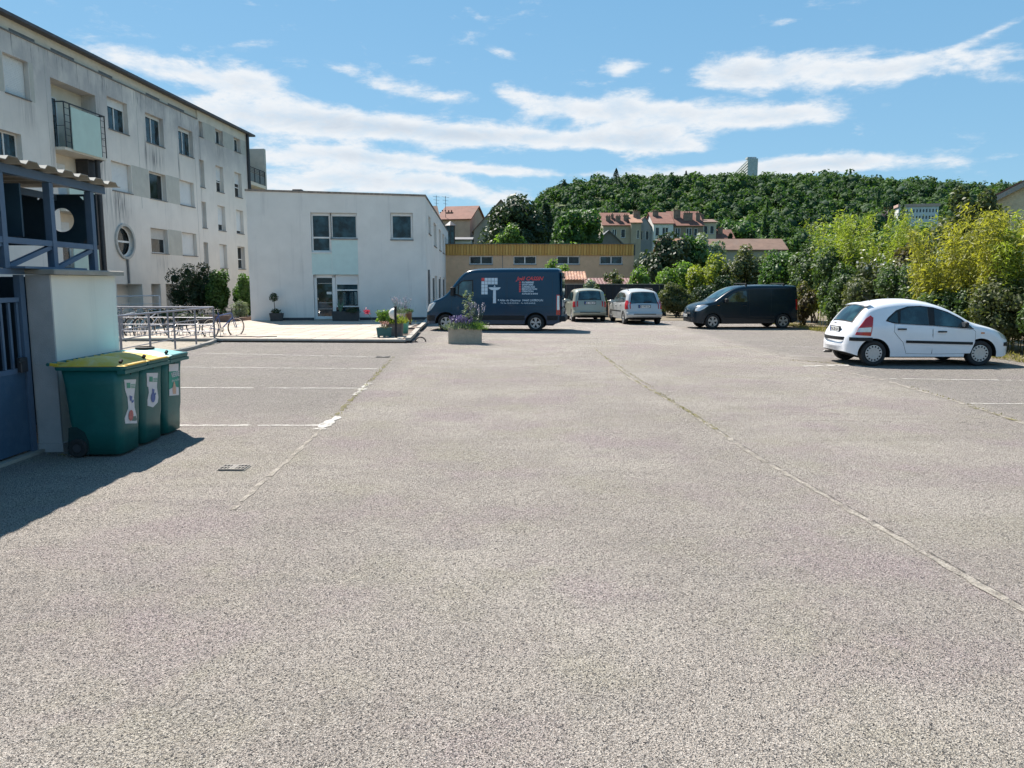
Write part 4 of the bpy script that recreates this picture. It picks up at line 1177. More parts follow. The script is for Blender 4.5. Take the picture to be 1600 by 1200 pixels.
# ================================================================== BUILDINGS
def stained_render(name, col, top=None, blobs=(), amount=.6, base_dirt=.25):
    """pale render: blotchy colour, vertical run-off streaks below a top edge, and soot stains at given places"""
    m = bpy.data.materials.new(name); m.use_nodes = True
    t = m.node_tree; L = t.links.new; p = t.nodes['Principled BSDF']
    p.inputs['Roughness'].default_value = .9; p.inputs['Specular IOR Level'].default_value = .2
    tc = N(t, 'ShaderNodeTexCoord'); v = tc.outputs['Object']
    sx = N(t, 'ShaderNodeSeparateXYZ'); L(v, sx.inputs[0])
    def noise(sc, det, ro, stretch=None):
        vec = v
        if stretch:
            mp = N(t, 'ShaderNodeMapping'); mp.inputs['Scale'].default_value = stretch; L(v, mp.inputs[0]); vec = mp.outputs[0]
        n = N(t, 'ShaderNodeTexNoise'); n.inputs['Scale'].default_value = sc; n.inputs['Detail'].default_value = det
        n.inputs['Roughness'].default_value = ro; L(vec, n.inputs['Vector']); return n.outputs['Fac']
    def rng(s, a, b, c=0., d=1., smooth=False):
        r = N(t, 'ShaderNodeMapRange'); r.inputs['From Min'].default_value = a; r.inputs['From Max'].default_value = b
        r.inputs['To Min'].default_value = c; r.inputs['To Max'].default_value = d
        if smooth: r.interpolation_type = 'SMOOTHSTEP'
        L(s, r.inputs['Value']); return r.outputs[0]
    def mixc(f, a, b):
        x = N(t, 'ShaderNodeMix'); x.data_type = 'RGBA'
        L(f, x.inputs[0]) if not isinstance(f, float) else setattr(x.inputs[0], 'default_value', f)
        for i, c in ((6, a), (7, b)):
            if isinstance(c, tuple): x.inputs[i].default_value = (*c, 1)
            else: L(c, x.inputs[i])
        return x.outputs[2]
    c = mixc(rng(noise(1.1, 6, .6), .35, .65), tuple(k * .93 for k in col), col)
    c = mixc(rng(noise(.5, 5, .6), .5, .7, 0, base_dirt), c, tuple(k * .78 for k in (col[0], col[1] * .99, col[2] * .97)))
    run = noise(2.2, 6, .65, (1.5, 1.5, .10))
    run2 = noise(6, 4, .7, (1.5, 1.5, .08))
    c = mixc(rng(run, .56, .78, 0, .3), c, (.36, .35, .34))
    if top is not None:
        near = rng(sx.outputs[2], top - 3.8, top - .8, 0, 1)
        blot = rng(noise(.55, 5, .6, (1, 1, .8)), .30, .56)
        k = math_node(t, 'MULTIPLY', near, blot)
        c = mixc(math_node(t, 'MULTIPLY', k, .8), c, (.40, .38, .375))
        near2 = rng(sx.outputs[2], top - 1.5, top - .1, 0, 1)
        k = math_node(t, 'MULTIPLY', near2, rng(run2, .57, .66))
        c = mixc(math_node(t, 'MULTIPLY', k, .85), c, (.10, .10, .105))
    for (by, bz, ry, rz_, a) in blobs:
        d1 = math_node(t, 'MULTIPLY', math_node(t, 'SUBTRACT', sx.outputs[1], by), 1 / ry)
        d2 = math_node(t, 'MULTIPLY', math_node(t, 'SUBTRACT', sx.outputs[2], bz), 1 / rz_)
        d = math_node(t, 'ADD', math_node(t, 'MULTIPLY', d1, d1), math_node(t, 'MULTIPLY', d2, d2))
        g = math_node(t, 'EXPONENT', math_node(t, 'MULTIPLY', d, -1.0))
        k = math_node(t, 'MULTIPLY', g, rng(run2, .38, .66))
        c = mixc(math_node(t, 'MULTIPLY', k, a, True), c, (.13, .13, .135))
    L(c, p.inputs['Base Color'])
    b = N(t, 'ShaderNodeBump'); b.inputs['Strength'].default_value = .25; b.inputs['Distance'].default_value = .01
    L(noise(90, 3, .6), b.inputs['Height']); L(b.outputs[0], p.inputs['Normal'])
    MATS[name] = m
    return m

M_wframe = mat('white_window_frame', (0.74, 0.73, 0.70), .45, var=.05)
M_shut = mat('white_shutter', (0.70, 0.70, 0.68), .6, var=.05, dirt_or_glare=(.5, .48, .44), damt=.35)
M_shutg = mat('grey_shutter_box', (0.52, 0.50, 0.46), .7, var=.08)
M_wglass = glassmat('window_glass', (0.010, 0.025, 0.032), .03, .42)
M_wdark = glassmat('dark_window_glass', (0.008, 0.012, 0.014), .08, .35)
M_zinc = mat('zinc_edge', (0.10, 0.095, 0.10), .6, metal=.4, var=.2, scale=3)
M_mint = mat('mint_panel', (0.50, 0.63, 0.55), .5, var=.05, scale=2)
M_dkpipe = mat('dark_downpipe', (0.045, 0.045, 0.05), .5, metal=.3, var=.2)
M_slate = mat('lead_sill', (0.16, 0.155, 0.15), .6, var=.2)

class Facade:
    def __init__(s, ox, oy, ux, uy, nx, ny):
        l = math.hypot(ux, uy); s.U = Vector((ux / l, uy / l, 0)); l = math.hypot(nx, ny); s.N = Vector((nx / l, ny / l, 0))
        s.M = Matrix(((s.U.x, s.N.x, 0, ox), (s.U.y, s.N.y, 0, oy), (0, 0, 1, 0), (0, 0, 0, 1)))
    def mb(s):
        b = MB(); b.M = s.M; return b
    def wall(s, name, material, parent, u0, u1, z0, z1, holes, depth=.25, thick=.3):
        """front skin with real openings; each opening gets its reveals"""
        us = sorted(set([u0, u1] + [h[0] for h in holes] + [h[1] for h in holes]))
        zs = sorted(set([z0, z1] + [h[2] for h in holes] + [h[3] for h in holes]))
        us = [u for u in us if u0 <= u <= u1]; zs = [z for z in zs if z0 <= z <= z1]
        b = s.mb()
        def inh(u, z):
            return any(h[0] < u < h[1] and h[2] < z < h[3] for h in holes)
        for a, c in zip(us[:-1], us[1:]):
            # merge vertical runs
            run = None
            for e, f in zip(zs[:-1], zs[1:]):
                solid = not inh((a + c) / 2, (e + f) / 2)
                if solid: run = (run[0], f) if run else (e, f)
                if (not solid or f == zs[-1]) and run:
                    b.quad((a, 0, run[0]), (c, 0, run[0]), (c, 0, run[1]), (a, 0, run[1])); run = None
        for h in holes:
            a, c, e, f = h[:4]; d = -(h[4] if len(h) > 4 else depth)
            b.quad((a, 0, e), (a, 0, f), (a, d, f), (a, d, e)); b.quad((c, 0, e), (c, d, e), (c, d, f), (c, 0, f))
            b.quad((a, 0, f), (c, 0, f), (c, d, f), (a, d, f)); b.quad((a, 0, e), (a, d, e), (c, d, e), (c, 0, e))
        return b.build(name, material, parent)
    def window(s, parent, u0, u1, z0, z1, d=.16, style='plain', glass=None, shut=0.0, frame=.06, sill=True, mull=None, transom=None, shutmat=None, label=None):
        g = glass or M_wglass
        b = s.mb(); f = frame
        b.box(u0, u1, -d - .05, -d, z0, z0 + f); b.box(u0, u1, -d - .05, -d, z1 - f, z1)
        b.box(u0, u0 + f, -d - .05, -d, z0 + f, z1 - f); b.box(u1 - f, u1, -d - .05, -d, z0 + f, z1 - f)
        if mull: b.box(mull - f * .6, mull + f * .6, -d - .05, -d + .004, z0 + f, z1 - f)
        if transom: b.box(u0 + f, u1 - f, -d - .05, -d + .002, transom - f * .5, transom + f * .5)
        w = b.build('window', M_wframe, parent)
        if label: w['label'] = label
        cuts_u = [u0 + f] + ([mull] if mull else []) + [u1 - f]
        cuts_z = [z0 + f] + ([transom] if transom else []) + [z1 - f]
        for a, c in zip(cuts_u[:-1], cuts_u[1:]):
            for e, h in zip(cuts_z[:-1], cuts_z[1:]):
                k = s.mb(); k.quad((a, -d - .03, e), (c, -d - .03, e), (c, -d - .03, h), (a, -d - .03, h)); k.build('pane', g, w)
        if shut > 0:
            k = s.mb(); zt = z1 - .002; zb = z1 - (z1 - z0) * shut
            n = max(2, int((zt - zb) / .07))
            for i in range(n):
                za = zb + (zt - zb) * i / n; zc = zb + (zt - zb) * (i + 1) / n
                k.quad((u0 + .01, -d + .035, za + .004), (u1 - .01, -d + .035, za + .004), (u1 - .01, -d + .02, zc), (u0 + .01, -d + .02, zc))
                k.quad((u0 + .01, -d + .02, za), (u1 - .01, -d + .02, za), (u1 - .01, -d + .035, za + .004), (u0 + .01, -d + .035, za + .004))
            k.build('roller_shutter', shutmat or M_shut, w)
        if sill:
            k = s.mb(); k.box(u0 - .04, u1 + .04, -d, .05, z0 - .05, z0 - .003); k.build('sill', M_slate, w)
        return w

# ---------------------------------------------------------------- apartment block on the left
def apartment():
    t = thing('apartment_building', 'long four-storey pale apartment block with soot-stained render on the left', 'building', (0, 0, 0))
    F = Facade(-22.5, 0, .05, 1, 1, -.05)
    k = math.hypot(.05, 1)
    Mr = stained_render('stained_render', (.80, .735, .66), 12.25,
                        [(40.9, 5.9, .9, 1.0, 1.3), (44.9, 8.9, .9, .6, 1.1), (36.0, 7.4, .35, 1.3, 1.2), (39.6, 8.2, .25, 2.6, 1.3), (41.4, 2.9, .12, .9, 1.4), (45.0, 3.1, .8, .5, .6), (53.6, 10.7, .8, .6, .7), (34.2, 9.2, .5, .7, .5), (43.9, 9.0, .12, .9, 1.2), (47.7, 8.6, .1, 1.6, 1.0), (50.6, 9.0, .15, 3, .9)])
    Mb = mat('grey_beige_band', (.50, .48, .42), .85, var=.08, scale=2, dirt_or_glare=(.33, .32, .29), damt=.4, bump=.2)
    Mcream = mat('cream_render', (.70, .63, .52), .9, var=.07, scale=2, bump=.2, dirt_or_glare=(.4, .36, .3), damt=.3)
    H = []
    row = [(9.72, 11.32), (6.66, 8.16), (3.62, 5.02)]
    ncols = {'W1': (32.95, 34.5, 0), 'W2': (40.4, 42.3, 0), 'W3': (44.1, 46.1, 0), 'W4': (47.9, 49.8, 0), 'a2': (40.4, 42.3, 1), 'b2': (44.15, 46.05, 1), 'c2': (47.7, 49.6, 1),
             'L2': (31.9, 33.7, 1), 'a3': (43.95, 45.9, 2), 'b3': (47.65, 49.6, 2), 'W0': (28.5, 30.4, 0), 'L0': (27.6, 29.6, 1)}
    for n, (a, c, r) in ncols.items(): H.append((a, c, *row[r]))
    far = []
    for (a, c) in ((50.72, 51.3), (53.15, 54.35), (56.2, 57.4)):
        far.append((a, c, 11.24, 12.2))
    for (z0, z1) in ((8.06, 9.78), (5.48, 7.15), (2.95, 4.56)):
        for (a, c) in ((50.55, 51.2), (52.95, 54.15), (56.0, 57.3)): far.append((a, c, z0, z1))
    H += far
    ground_h = [(40.2, 42.7, .02, 1.87, 1.4), (43.65, 44.7, .02, 1.88, .5), (45.3, 46.4, .02, 1.88, .5), (47.0, 47.9, .02, 1.88, .5), (49.2, 50.0, .02, 1.88, .5)]
    H += ground_h
    H.append((35.95, 39.4, .3, 11.08, .75))
    # the round opening is cut from a square panel added separately
    H.append((40.2, 42.2, 3.1, 5.1, .001))
    F.wall('wall', Mr, t, 22, 58.65, 0, 12.25, H, .26)
    # square panel with the round hole
    b = F.mb(); cu, cz, rr_ = 41.2, 4.1, .80
    n = 40
    ring = []; sq = []
    for i in range(n):
        a = 2 * math.pi * i / n; ca, sa = math.cos(a), math.sin(a)
        ring.append((cu + rr_ * ca, 0, cz + rr_ * sa)); q = 1.0 / max(abs(ca), abs(sa)); sq.append((cu + q * ca, 0, cz + q * sa))
    for i in range(n):
        j = (i + 1) % n
        b.quad(ring[i], sq[i], sq[j], ring[j])
        b.quad(ring[i], ring[j], (ring[j][0], -.3, ring[j][2]), (ring[i][0], -.3, ring[i][2]))
    for (sa_, sb_) in ((1, 1), (-1, 1), (-1, -1), (1, -1)):
        pass
    b.build('wall', Mr, t)
    fr = F.mb(); fr.smooth = False
    for i in range(n):
        j = (i + 1) % n
        def P(r, d, k_): a = 2 * math.pi * k_ / n; return (cu + r * math.cos(a), d, cz + r * math.sin(a))
        fr.quad(P(.80, .10, i), P(.80, .10, j), P(.93, .10, j), P(.93, .10, i)); fr.quad(P(.93, .10, i), P(.93, .10, j), P(.93, -.001, j), P(.93, -.001, i))
        fr.quad(P(.80, .10, j), P(.80, .10, i), P(.80, -.05, i), P(.80, -.05, j))
    rw = fr.build('round_window', mat('round_surround', (.48, .465, .43), .8, var=.15, scale=6, dirt_or_glare=(.2, .2, .2), damt=.6), t)
    g = F.mb(); g._a([(cu + .79 * math.cos(2 * math.pi * i / n), -.2, cz + .79 * math.sin(2 * math.pi * i / n)) for i in range(n)], [tuple(range(n))]); g.build('pane', M_wdark, rw)
    g = F.mb(); g.box(cu - .79, cu + .79, -.19, -.14, cz - .05, cz + .05)
    for i in range(n):
        j = (i + 1) % n; g.quad(P(.70, -.14, i), P(.70, -.14, j), P(.795, -.14, j), P(.795, -.14, i))
    g.build('frame', M_wframe, rw)
    # parapet storey set back above the crease, eaves strip
    b = F.mb(); b.quad((22, -.10, 12.25), (50.6, -.10, 12.25), (50.6, -.10, 12.80), (22, -.10, 12.80)); b.quad((22, 0, 12.25), (50.6, 0, 12.25), (50.6, -.10, 12.25), (22, -.10, 12.25))
    b.quad((50.6, 0, 12.25), (58.65, 0, 12.25), (58.65, 0, 12.80), (50.6, 0, 12.80))
    b.quad((50.6, 0, 12.25), (50.6, 0, 12.80), (50.6, -.10, 12.80), (50.6, -.10, 12.25))
    b.build('parapet', Mcream, t)
    b = F.mb(); b.box(22, 50.5, -.02, .06, 12.22, 12.27); b.build('ledge', M_slate, t)
    for (a, c) in ((30.5, 31.8), (33.6, 35.2), (36.3, 38.0), (40.0, 41.2), (44.5, 46.0), (47.0, 49.0)):
        b = F.mb(); b.box(a, c, -.10, -.085, 12.34, 12.44); b.build('vent_slot', M_slate, t)
    b = F.mb(); b.box(22, 59.6, -9, .28, 12.80, 12.93); rf = b.build('roof', M_zinc, t)
    b = F.mb(); b.box(40.4, 40.9, -.2, .1, 12.93, 13.02); b.build('roof_vent', M_zinc, rf)
    b = F.mb(); b.box(22, 58.6, -9, -.8, 0, 12.8); b.quad((58.65, 0, 0), (58.65, -9, 0), (58.65, -9, 12.8), (58.65, 0, 12.8)); b.build('wall', Mr, t)
    # coloured bands between the windows, 4 mm proud
    for (a, c, e, f) in ((30.45, 32.9, 9.70, 11.34), (22.5, 28.4, 9.70, 11.34), (34.55, 34.8, 9.7, 11.34), (42.35, 44.1, 6.62, 8.20), (46.1, 47.65, 6.62, 8.20), (29.7, 31.8, 6.62, 8.2), (45.95, 47.6, 3.58, 5.06),
                         (51.35, 53.1, 11.2, 12.24), (54.4, 56.15, 11.2, 12.24), (57.45, 58.5, 11.2, 12.24)):
        b = F.mb(); b.box(a, c, .0, .006, e, f); b.build('band_panel', Mb, t)
    # vertical render joints
    for u in (43.2, 49.95, 35.6):
        b = F.mb(); b.box(u, u + .03, .0, .008, 1.9 if u > 49 else 6.0, 12.2); b.build('joint', M_shutg, t)
    # windows: (key, shutter fraction, glass)
    W = lambda a, c, r, **kw: F.window(t, a + .01, c - .01, row[r][0] + .01, row[r][1] - .01, .24, **kw)
    W(32.95, 34.5, 0, shut=1); W(28.5, 30.4, 0, shut=1); W(27.6, 29.6, 1, shut=.2, mull=28.6)
    W(40.4, 42.3, 0, shut=.26, mull=41.35); W(44.1, 46.1, 0, shut=.1, mull=45.1); W(47.9, 49.8, 0, shut=.12, mull=48.85)
    W(40.4, 42.3, 1, shut=1); W(44.15, 46.05, 1, glass=M_wdark); W(47.7, 49.6, 1, shut=1); W(31.9, 33.7, 1, mull=32.9)
    W(43.95, 45.9, 2, shut=.42, glass=M_wdark, shutmat=M_shutg); W(47.65, 49.6, 2, shut=1)
    for (a, c, e, f) in far:
        top = e > 11
        if top: F.window(t, a + .01, c - .01, e + .01, f - .01, .24, mull=None if c - a < .8 else (a + c) / 2)
        else:
            sh = {52.95: {8.06: .55, 5.48: .75, 2.95: 1.0}, 56.0: {8.06: .45, 5.48: .88, 2.95: 0.0}}.get(a, {}).get(e, .0)
            F.window(t, a + .01, c - .01, e + .01, f - .01, .24, shut=sh, glass=M_wdark, transom=e + .7)
    # ground floor recesses: dark doorway and closed panels
    for i, (a, c, e, f, d) in enumerate(ground_h):
        b = F.mb(); dd = d - .01
        b.quad((a, -dd, e), (c, -dd, e), (c, -dd, f), (a, -dd, f)); b.build('recessed_door', M_shutg if i else M_platey, t)
    # loggia: back wall, side piers, floors, glazed door, closed shutter below, balcony
    b = F.mb(); b.quad((35.95, -.74, .3), (39.4, -.74, .3), (39.4, -.74, 11.08), (35.95, -.74, 11.08)); b.build('loggia_wall', Mcream, t)
    FD = Facade(F.M[0][3] - .74 * F.N.x, -.74 * F.N.y, .05, 1, 1, -.05)
    FD.window(t, 36.1, 37.35, 8.1, 10.5, -.06, glass=M_wdark, sill=False, mull=36.95)
    FD.window(t, 36.1, 37.6, 5.4, 7.5, -.06, shut=1, sill=False)
    FD.window(t, 36.1, 37.6, 2.7, 4.8, -.06, shut=.3, sill=False)
    bal = F.mb(); bal.box(36.0, 39.3, -.74, .42, 7.93, 8.06); bal = bal.build('balcony', Mcream, t)
    b = F.mb(); b.box(36.55, 38.85, .44, .48, 8.0, 9.92); b.build('mint_panel', M_mint, bal)
    b = F.mb(); b.bar((36.05, .45, 10.05), (39.3, .45, 10.05), .05, .05)
    for u in (36.08, 36.5, 38.9, 39.27): b.box(u - .02, u + .02, .43, .47, 8.06, 10.05)
    for z in (8.3, 8.6, 8.9, 9.2, 9.5, 9.8):
        b.bar((36.05, .45, z), (36.5, .45, z), .02, .02); b.bar((38.9, .45, z), (39.3, .45, z), .02, .02)
    for u in (36.06, 39.29): b.bar((u, .45, 10.05), (u, 0, 10.05), .05, .05); b.bar((u, .45, 9.0), (u, 0, 9.0), .02, .02)
    b.build('railing', M_dkpipe, bal)
    for z in (5.2, 2.45):
        b = F.mb(); b.box(36.0, 38.4, -.74, .25, z, z + .13); fl = b.build('balcony', Mcream, t)
        k2 = F.mb(); k2.box(36.3, 38.3, .27, .30, z + .1, z + 1.1); k2.build('mint_panel', M_mint, fl)
    b = F.mb(); b.tube((39.0, .12, .3), (39.0, .12, 8.0), .12, 10); b.tube((39.2, .12, 7.9), (39.0, .12, 8.1), .16, 10); b.build('downpipe', M_dkpipe, t)
    b = F.mb(); b.box(38.55, 39.38, -.70, -.10, .3, 7.9); b.build('dark_slot_box', M_dkpipe, t)  # dark box standing in for the shade and stain of a slot
    b = F.mb(); b.tube((41.3, .05, 1.9), (41.3, .05, 3.18), .06, 8); b.build('drain_spout', M_slate, t)
    # downpipe at the far corner, recessed balcony bay and end fin behind it
    b = F.mb(); b.tube((58.5, .10, 0), (58.5, .10, 12.8), .11, 10); b.build('downpipe', M_dkpipe, t)
    b = F.mb(); b.box(58.66, 62.3, -9, -1.8, 0, 12.45); b.box(61.95, 62.3, -1.8, .02, 0, 12.35); b.build('wall', Mb, t)
    b = F.mb(); b.box(58.66, 59.7, -1.8, -.9, 9.3, 12.8); b.build('wall', Mb, t)
    for z in (9.25, 6.5, 3.75, 1.0):
        b = F.mb(); b.box(58.68, 61.94, -1.8, .05, z, z + .25); fl = b.build('balcony', Mcream, t)
        r = F.mb(); r.bar((58.7, .02, z + 1.3), (61.93, .02, z + 1.3), .06, .06)
        for u in (58.75, 59.8, 60.85, 61.9): r.box(u - .04, u + .04, .0, .05, z + .25, z + 1.3)
        for q in (.95, 1.07, 1.18): r.bar((58.7, .02, z + q), (61.93, .02, z + q), .03, .03)
        r.build('railing', M_dkpipe, fl)
        g = F.mb(); g.quad((58.7, .02, z + .3), (61.9, .02, z + .3), (61.9, .02, z + .88), (58.7, .02, z + .88)); g.build('railing_panel', mat('smoked_panel', (.10, .12, .12), .3, var=.1), fl)
    return t
apartment()

# ---------------------------------------------------------------- white two-storey office house
def white_house():
    t = thing('white_house', 'white flat-roofed two-storey house at the back of the tiled terrace', 'building')
    Mw = stained_render('white_render', (.80, .765, .71), None, [], .3, .35)
    F = Facade(-12.7, 37.5, 8.53, 1.0, 1.0, -8.53)
    Lf = 8.50
    top0, top1 = 6.28, 6.14
    holes = [(2.98, 3.92, 3.42, 5.30), (3.92, 5.18, 4.07, 5.30), (6.80, 7.88, 4.04, 5.33), (3.02, 5.19, .16, 2.33)]
    F.wall('wall', Mw, t, 0, Lf, 0, 6.14, holes, .22)
    b = F.mb(); b.quad((0, 0, 6.14), (Lf, 0, 6.14), (Lf, 0, top1 + .002), (0, 0, top0)); b.build('wall', Mw, t)
    # rest of the volume
    A = F.M @ Vector((0, 0, 0)); Bc = F.M @ Vector((Lf, 0, 0))
    S_ = Facade(Bc.x, Bc.y, -1.03, 26.0, 26.0, 1.03)
    sh = [(2.2, 4.0, 4.5, 5.42), (6.6, 9.3, 4.08, 5.44), (12.2, 14.6, 4.08, 5.44), (16.8, 19.4, 4.08, 5.44), (21.0, 22.6, 4.08, 5.44), (23.6, 25.0, 4.08, 5.44),
          (2.0, 3.2, .2, 2.35), (7.2, 9.6, .2, 2.35), (12.6, 14.2, .9, 2.35), (18, 20.6, .2, 2.35), (22.8, 24.6, .9, 2.35)]
    S_.wall('wall', Mw, t, 0, 26.2, 0, 6.14, sh, .2)
    Cc = S_.M @ Vector((26.2, 0, 0)); D = A + (Cc - Bc)
    b = MB(); b.quad((A.x, A.y, 0), (A.x, A.y, top0), (D.x, D.y, top0), (D.x, D.y, 0)); b.quad((D.x, D.y, 0), (D.x, D.y, top0), (Cc.x, Cc.y, top1), (Cc.x, Cc.y, 0)); b.build('wall', Mw, t)
    b = MB(); b.quad((A.x, A.y, top0 - .1), (Bc.x, Bc.y, top1 - .1), (Cc.x, Cc.y, top1 - .1), (D.x, D.y, top0 - .1)); b.build('roof', M_zinc, t)
    Mc = mat('weathered_coping', (.28, .23, .19), .9, var=.35, scale=9, dirt_or_glare=(.12, .10, .08), damt=.8, dscale=4, bump=.5)
    b = F.mb(); b._a([(-.04, .04, top0), (Lf + .04, .04, top1 - .01), (Lf + .04, -.3, top1 - .01), (-.04, -.3, top0), (-.04, .04, top0 + .09), (Lf + .04, .04, top1 + .08), (Lf + .04, -.3, top1 + .08), (-.04, -.3, top0 + .09)],
                     [(0, 1, 2, 3), (4, 5, 6, 7), (0, 1, 5, 4), (1, 2, 6, 5), (2, 3, 7, 6), (3, 0, 4, 7)])
    b.build('coping', Mc, t)
    b = S_.mb(); b.box(.05, 26.2, -.3, .04, top1 - .012, top1 + .07); b.build('coping', M_zinc, t)
    # base skirting
    b = F.mb(); b.box(.9, 3.0, 0, .02, .11, .24); b.box(5.2, Lf, 0, .02, .11, .24); b.build('skirting', mat('dark_skirting', (.06, .06, .065), .8, var=.2), t)
    # windows of the front
    F.window(t, 2.99, 3.90, 3.43, 5.29, .14, transom=4.12, glass=M_wglass, frame=.075, shut=.07, shutmat=M_wframe, sill=False)
    F.window(t, 3.94, 5.17, 4.08, 5.29, .14, glass=M_wglass, frame=.055, shut=.12, shutmat=M_wframe)
    F.window(t, 6.81, 7.87, 4.05, 5.32, .14, glass=M_wglass, frame=.09, shut=.11, shutmat=M_wframe)
    b = F.mb(); b.box(2.97, 3.93, -.01, .05, 3.37, 3.42); b.build('sill', M_wframe, t)
    # mint panel between the storeys
    b = F.mb(); b.box(2.98, 3.93, 0, .006, 2.34, 3.36); b.box(3.94, 5.19, 0, .007, 2.34, 4.0); b.build('mint_panel', mat('mint_render', (.56, .70, .66), .8, var=.05, scale=3), t)
    # ground floor: glazed door left, window with half lowered shutter right
    b = F.mb()
    b.box(3.03, 3.16, -.2, -.12, .17, 2.32); b.box(3.90, 4.06, -.2, -.12, .17, 2.32); b.box(3.03, 4.06, -.2, -.12, 2.18, 2.32); b.box(3.16, 3.90, -.2, -.13, .17, .3)
    dr = b.build('glazed_door', M_wframe, t)
    b = F.mb(); b.quad((3.16, -.17, .3), (3.90, -.17, .3), (3.90, -.17, 2.18), (3.16, -.17, 2.18)); b.build('pane', M_wglass, dr)
    b = F.mb(); b.box(3.19, 3.215, -.12, -.07, 1.1, 1.22); b.build('handle', M_chrome, dr)
    b = F.mb(); b.box(3.62, 3.86, -.165, -.16, 1.38, 1.50); b.build('notice', M_plate, dr)
    b = F.mb(); b.box(3.22, 3.88, -.165, -.162, .95, .97); b.box(3.22, 3.88, -.165, -.162, .65, .67); b.box(3.22, 3.88, -.165, -.162, 1.9, 1.92); b.build('blind_edge', M_shutg, dr)
    w = F.window(t, 4.07, 5.18, .75, 2.32, .14, transom=1.58, shut=.30, sill=False, frame=.06)
    b = F.mb(); b.box(4.07, 5.18, -.2, -.14, .17, .34); b.quad((4.07, -.18, .34), (5.18, -.18, .34), (5.18, -.18, .75), (4.07, -.18, .75)); b.build('pane', M_wglass, w)
    cur = F.mb()
    for i in range(5): cur.box(4.2 + i * .19, 4.33 + i * .19, -.175, -.170, .86, 1.48)
    cur.build('net_curtain', mat('net_curtain', (.22, .30, .30), .7, var=.2, scale=30), w)
    b = F.mb(); b.box(3.02, 3.9, -.2, .18, .11, .17); b.build('door_step', M_conc, t)
    # windows of the receding side
    for h in sh[:6]:
        S_.window(t, h[0] + .01, h[1] - .01, h[2] + .01, h[3] - .01, .18, frame=.12, shut=.15)
    for h in sh[6:]:
        S_.window(t, h[0] + .01, h[1] - .01, h[2] + .01, h[3] - .01, .15, frame=.12, mull=(h[0] + h[1]) / 2, sill=False)
    for u in (1.2, 5.0, 11.2, 16.5):
        b = S_.mb(); b.tube((u, .06, 0), (u, .06, 2.6 if u < 2 else 2.2), .05, 8); b.build('downpipe', M_slate, t)
    MB().bbox(-10.9, -10.45, 39.0, 39.4, 6.2, 6.55, .02).build('chimney', M_zinc, t)
    return t
white_house()

# ---------------------------------------------------------------- ochre-fronted workshop
def workshop():
    t = thing('workshop', 'low beige workshop with a ribbed ochre metal fascia behind the vans', 'building')
    F = Facade(-7.5, 60.0, 1, 0.0, 0, -1)
    Mb = mat('beige_roughcast', (.64, .44, .28), .92, var=.12, scale=3, bump=.3, bscale=60, dirt_or_glare=(.42, .30, .20), damt=.5)
    wins = [(4.2, 6.02), (7.6, 9.38), (10.95, 12.74), (14.26, 16.05)]
    F.wall('wall', Mb, t, 0, 16.9, 0, 4.06, [(a, c, 3.36, 4.02) for a, c in wins], .2)
    MB().box(-7.5, 9.4, 60.25, 72, 0, 4.1).build('wall', Mb, t)
    MB().quad((9.4, 60, 0), (9.4, 72, 0), (9.4, 72, 4.1), (9.4, 60, 4.1)).build('wall', Mb, t)
    for i, (a, c) in enumerate(wins):
        F.window(t, a + .01, c - .01, 3.37, 4.01, .1, mull=(a + c) / 2, glass=M_wglass if i == 3 else M_wdark, frame=.07)
    b = F.mb(); b.box(6.75, 6.80, 0, .01, 2.4, 4.05); b.build('joint', M_slate, t)
    # fascia sheets: every rib and pan is there
    Mo = [mat('ochre_sheet', (.56, .31, .075), .55, var=.1, scale=2, metal=.1), mat('ochre_sheet_faded', (.62, .37, .10), .55, var=.1, scale=2, metal=.1)]
    me = []
    for m in Mo:
        k = F.mb(); k.M = None; k.prism([(0, 0), (.205, 0), (.205, .03), (.18, .07), (.04, .07), (.02, .03), (0, .03)], 0, .84, 'Z'); me.append(k.mesh('fascia_sheet', m))
    n = int(17.1 / .215)
    for i in range(n):
        o = link('fascia_sheet', me[rnd.randrange(2)], t, (-7.6 + i * .215, 60 - .01, 4.06)); o.scale = (1, -1, 1)
    MB().box(-7.7, 9.55, 59.85, 60.02, 4.905, 4.94).build('fascia_cap', M_slate, t)
    MB().box(-7.7, 9.5, 60.03, 72.2, 4.06, 4.88).build('roof', M_zinc, t)
workshop()

# ---------------------------------------------------------------- dark boundary fence, tiled lean-tos, wooden crate
M_dkwood = mat('dark_board', (0.028, 0.03, 0.035), .85, var=.25, scale=6, bump=.3, stretch=(1, 1, .2))
def boundary():
    t = thing('boundary_fence', 'dark board fence with a pale top edge behind the two people carriers', 'fence')
    x = 1.4; k = 0
    while x < 9.0:
        w_ = .46
        MB().bbox(x, x + w_ - .012, 46.0, 46.05 + .01 * (k % 2), .02, 1.84, .008).build('board', M_dkwood, t); x += w_; k += 1
    for x in (1.5, 3.4, 5.3, 7.2, 8.9): MB().bbox(x, x + .1, 46.06, 46.16, 0, 1.84, .01).build('post', M_dkwood, t)
    MB().box(1.3, 9.1, 45.96, 46.2, 1.845, 1.885).build('cap_rail', M_conc, t)
boundary()
M_tile = [mat('clay_tile_a', (.36, .17, .10), .8, var=.2, scale=5, dirt_or_glare=(.14, .10, .08), damt=.6, dscale=3), mat('clay_tile_b', (.45, .24, .15), .8, var=.2, scale=5, dirt_or_glare=(.18, .13, .1), damt=.5, dscale=3),
          mat('clay_tile_c', (.30, .15, .10), .8, var=.2, scale=5, dirt_or_glare=(.10, .09, .08), damt=.7, dscale=3)]
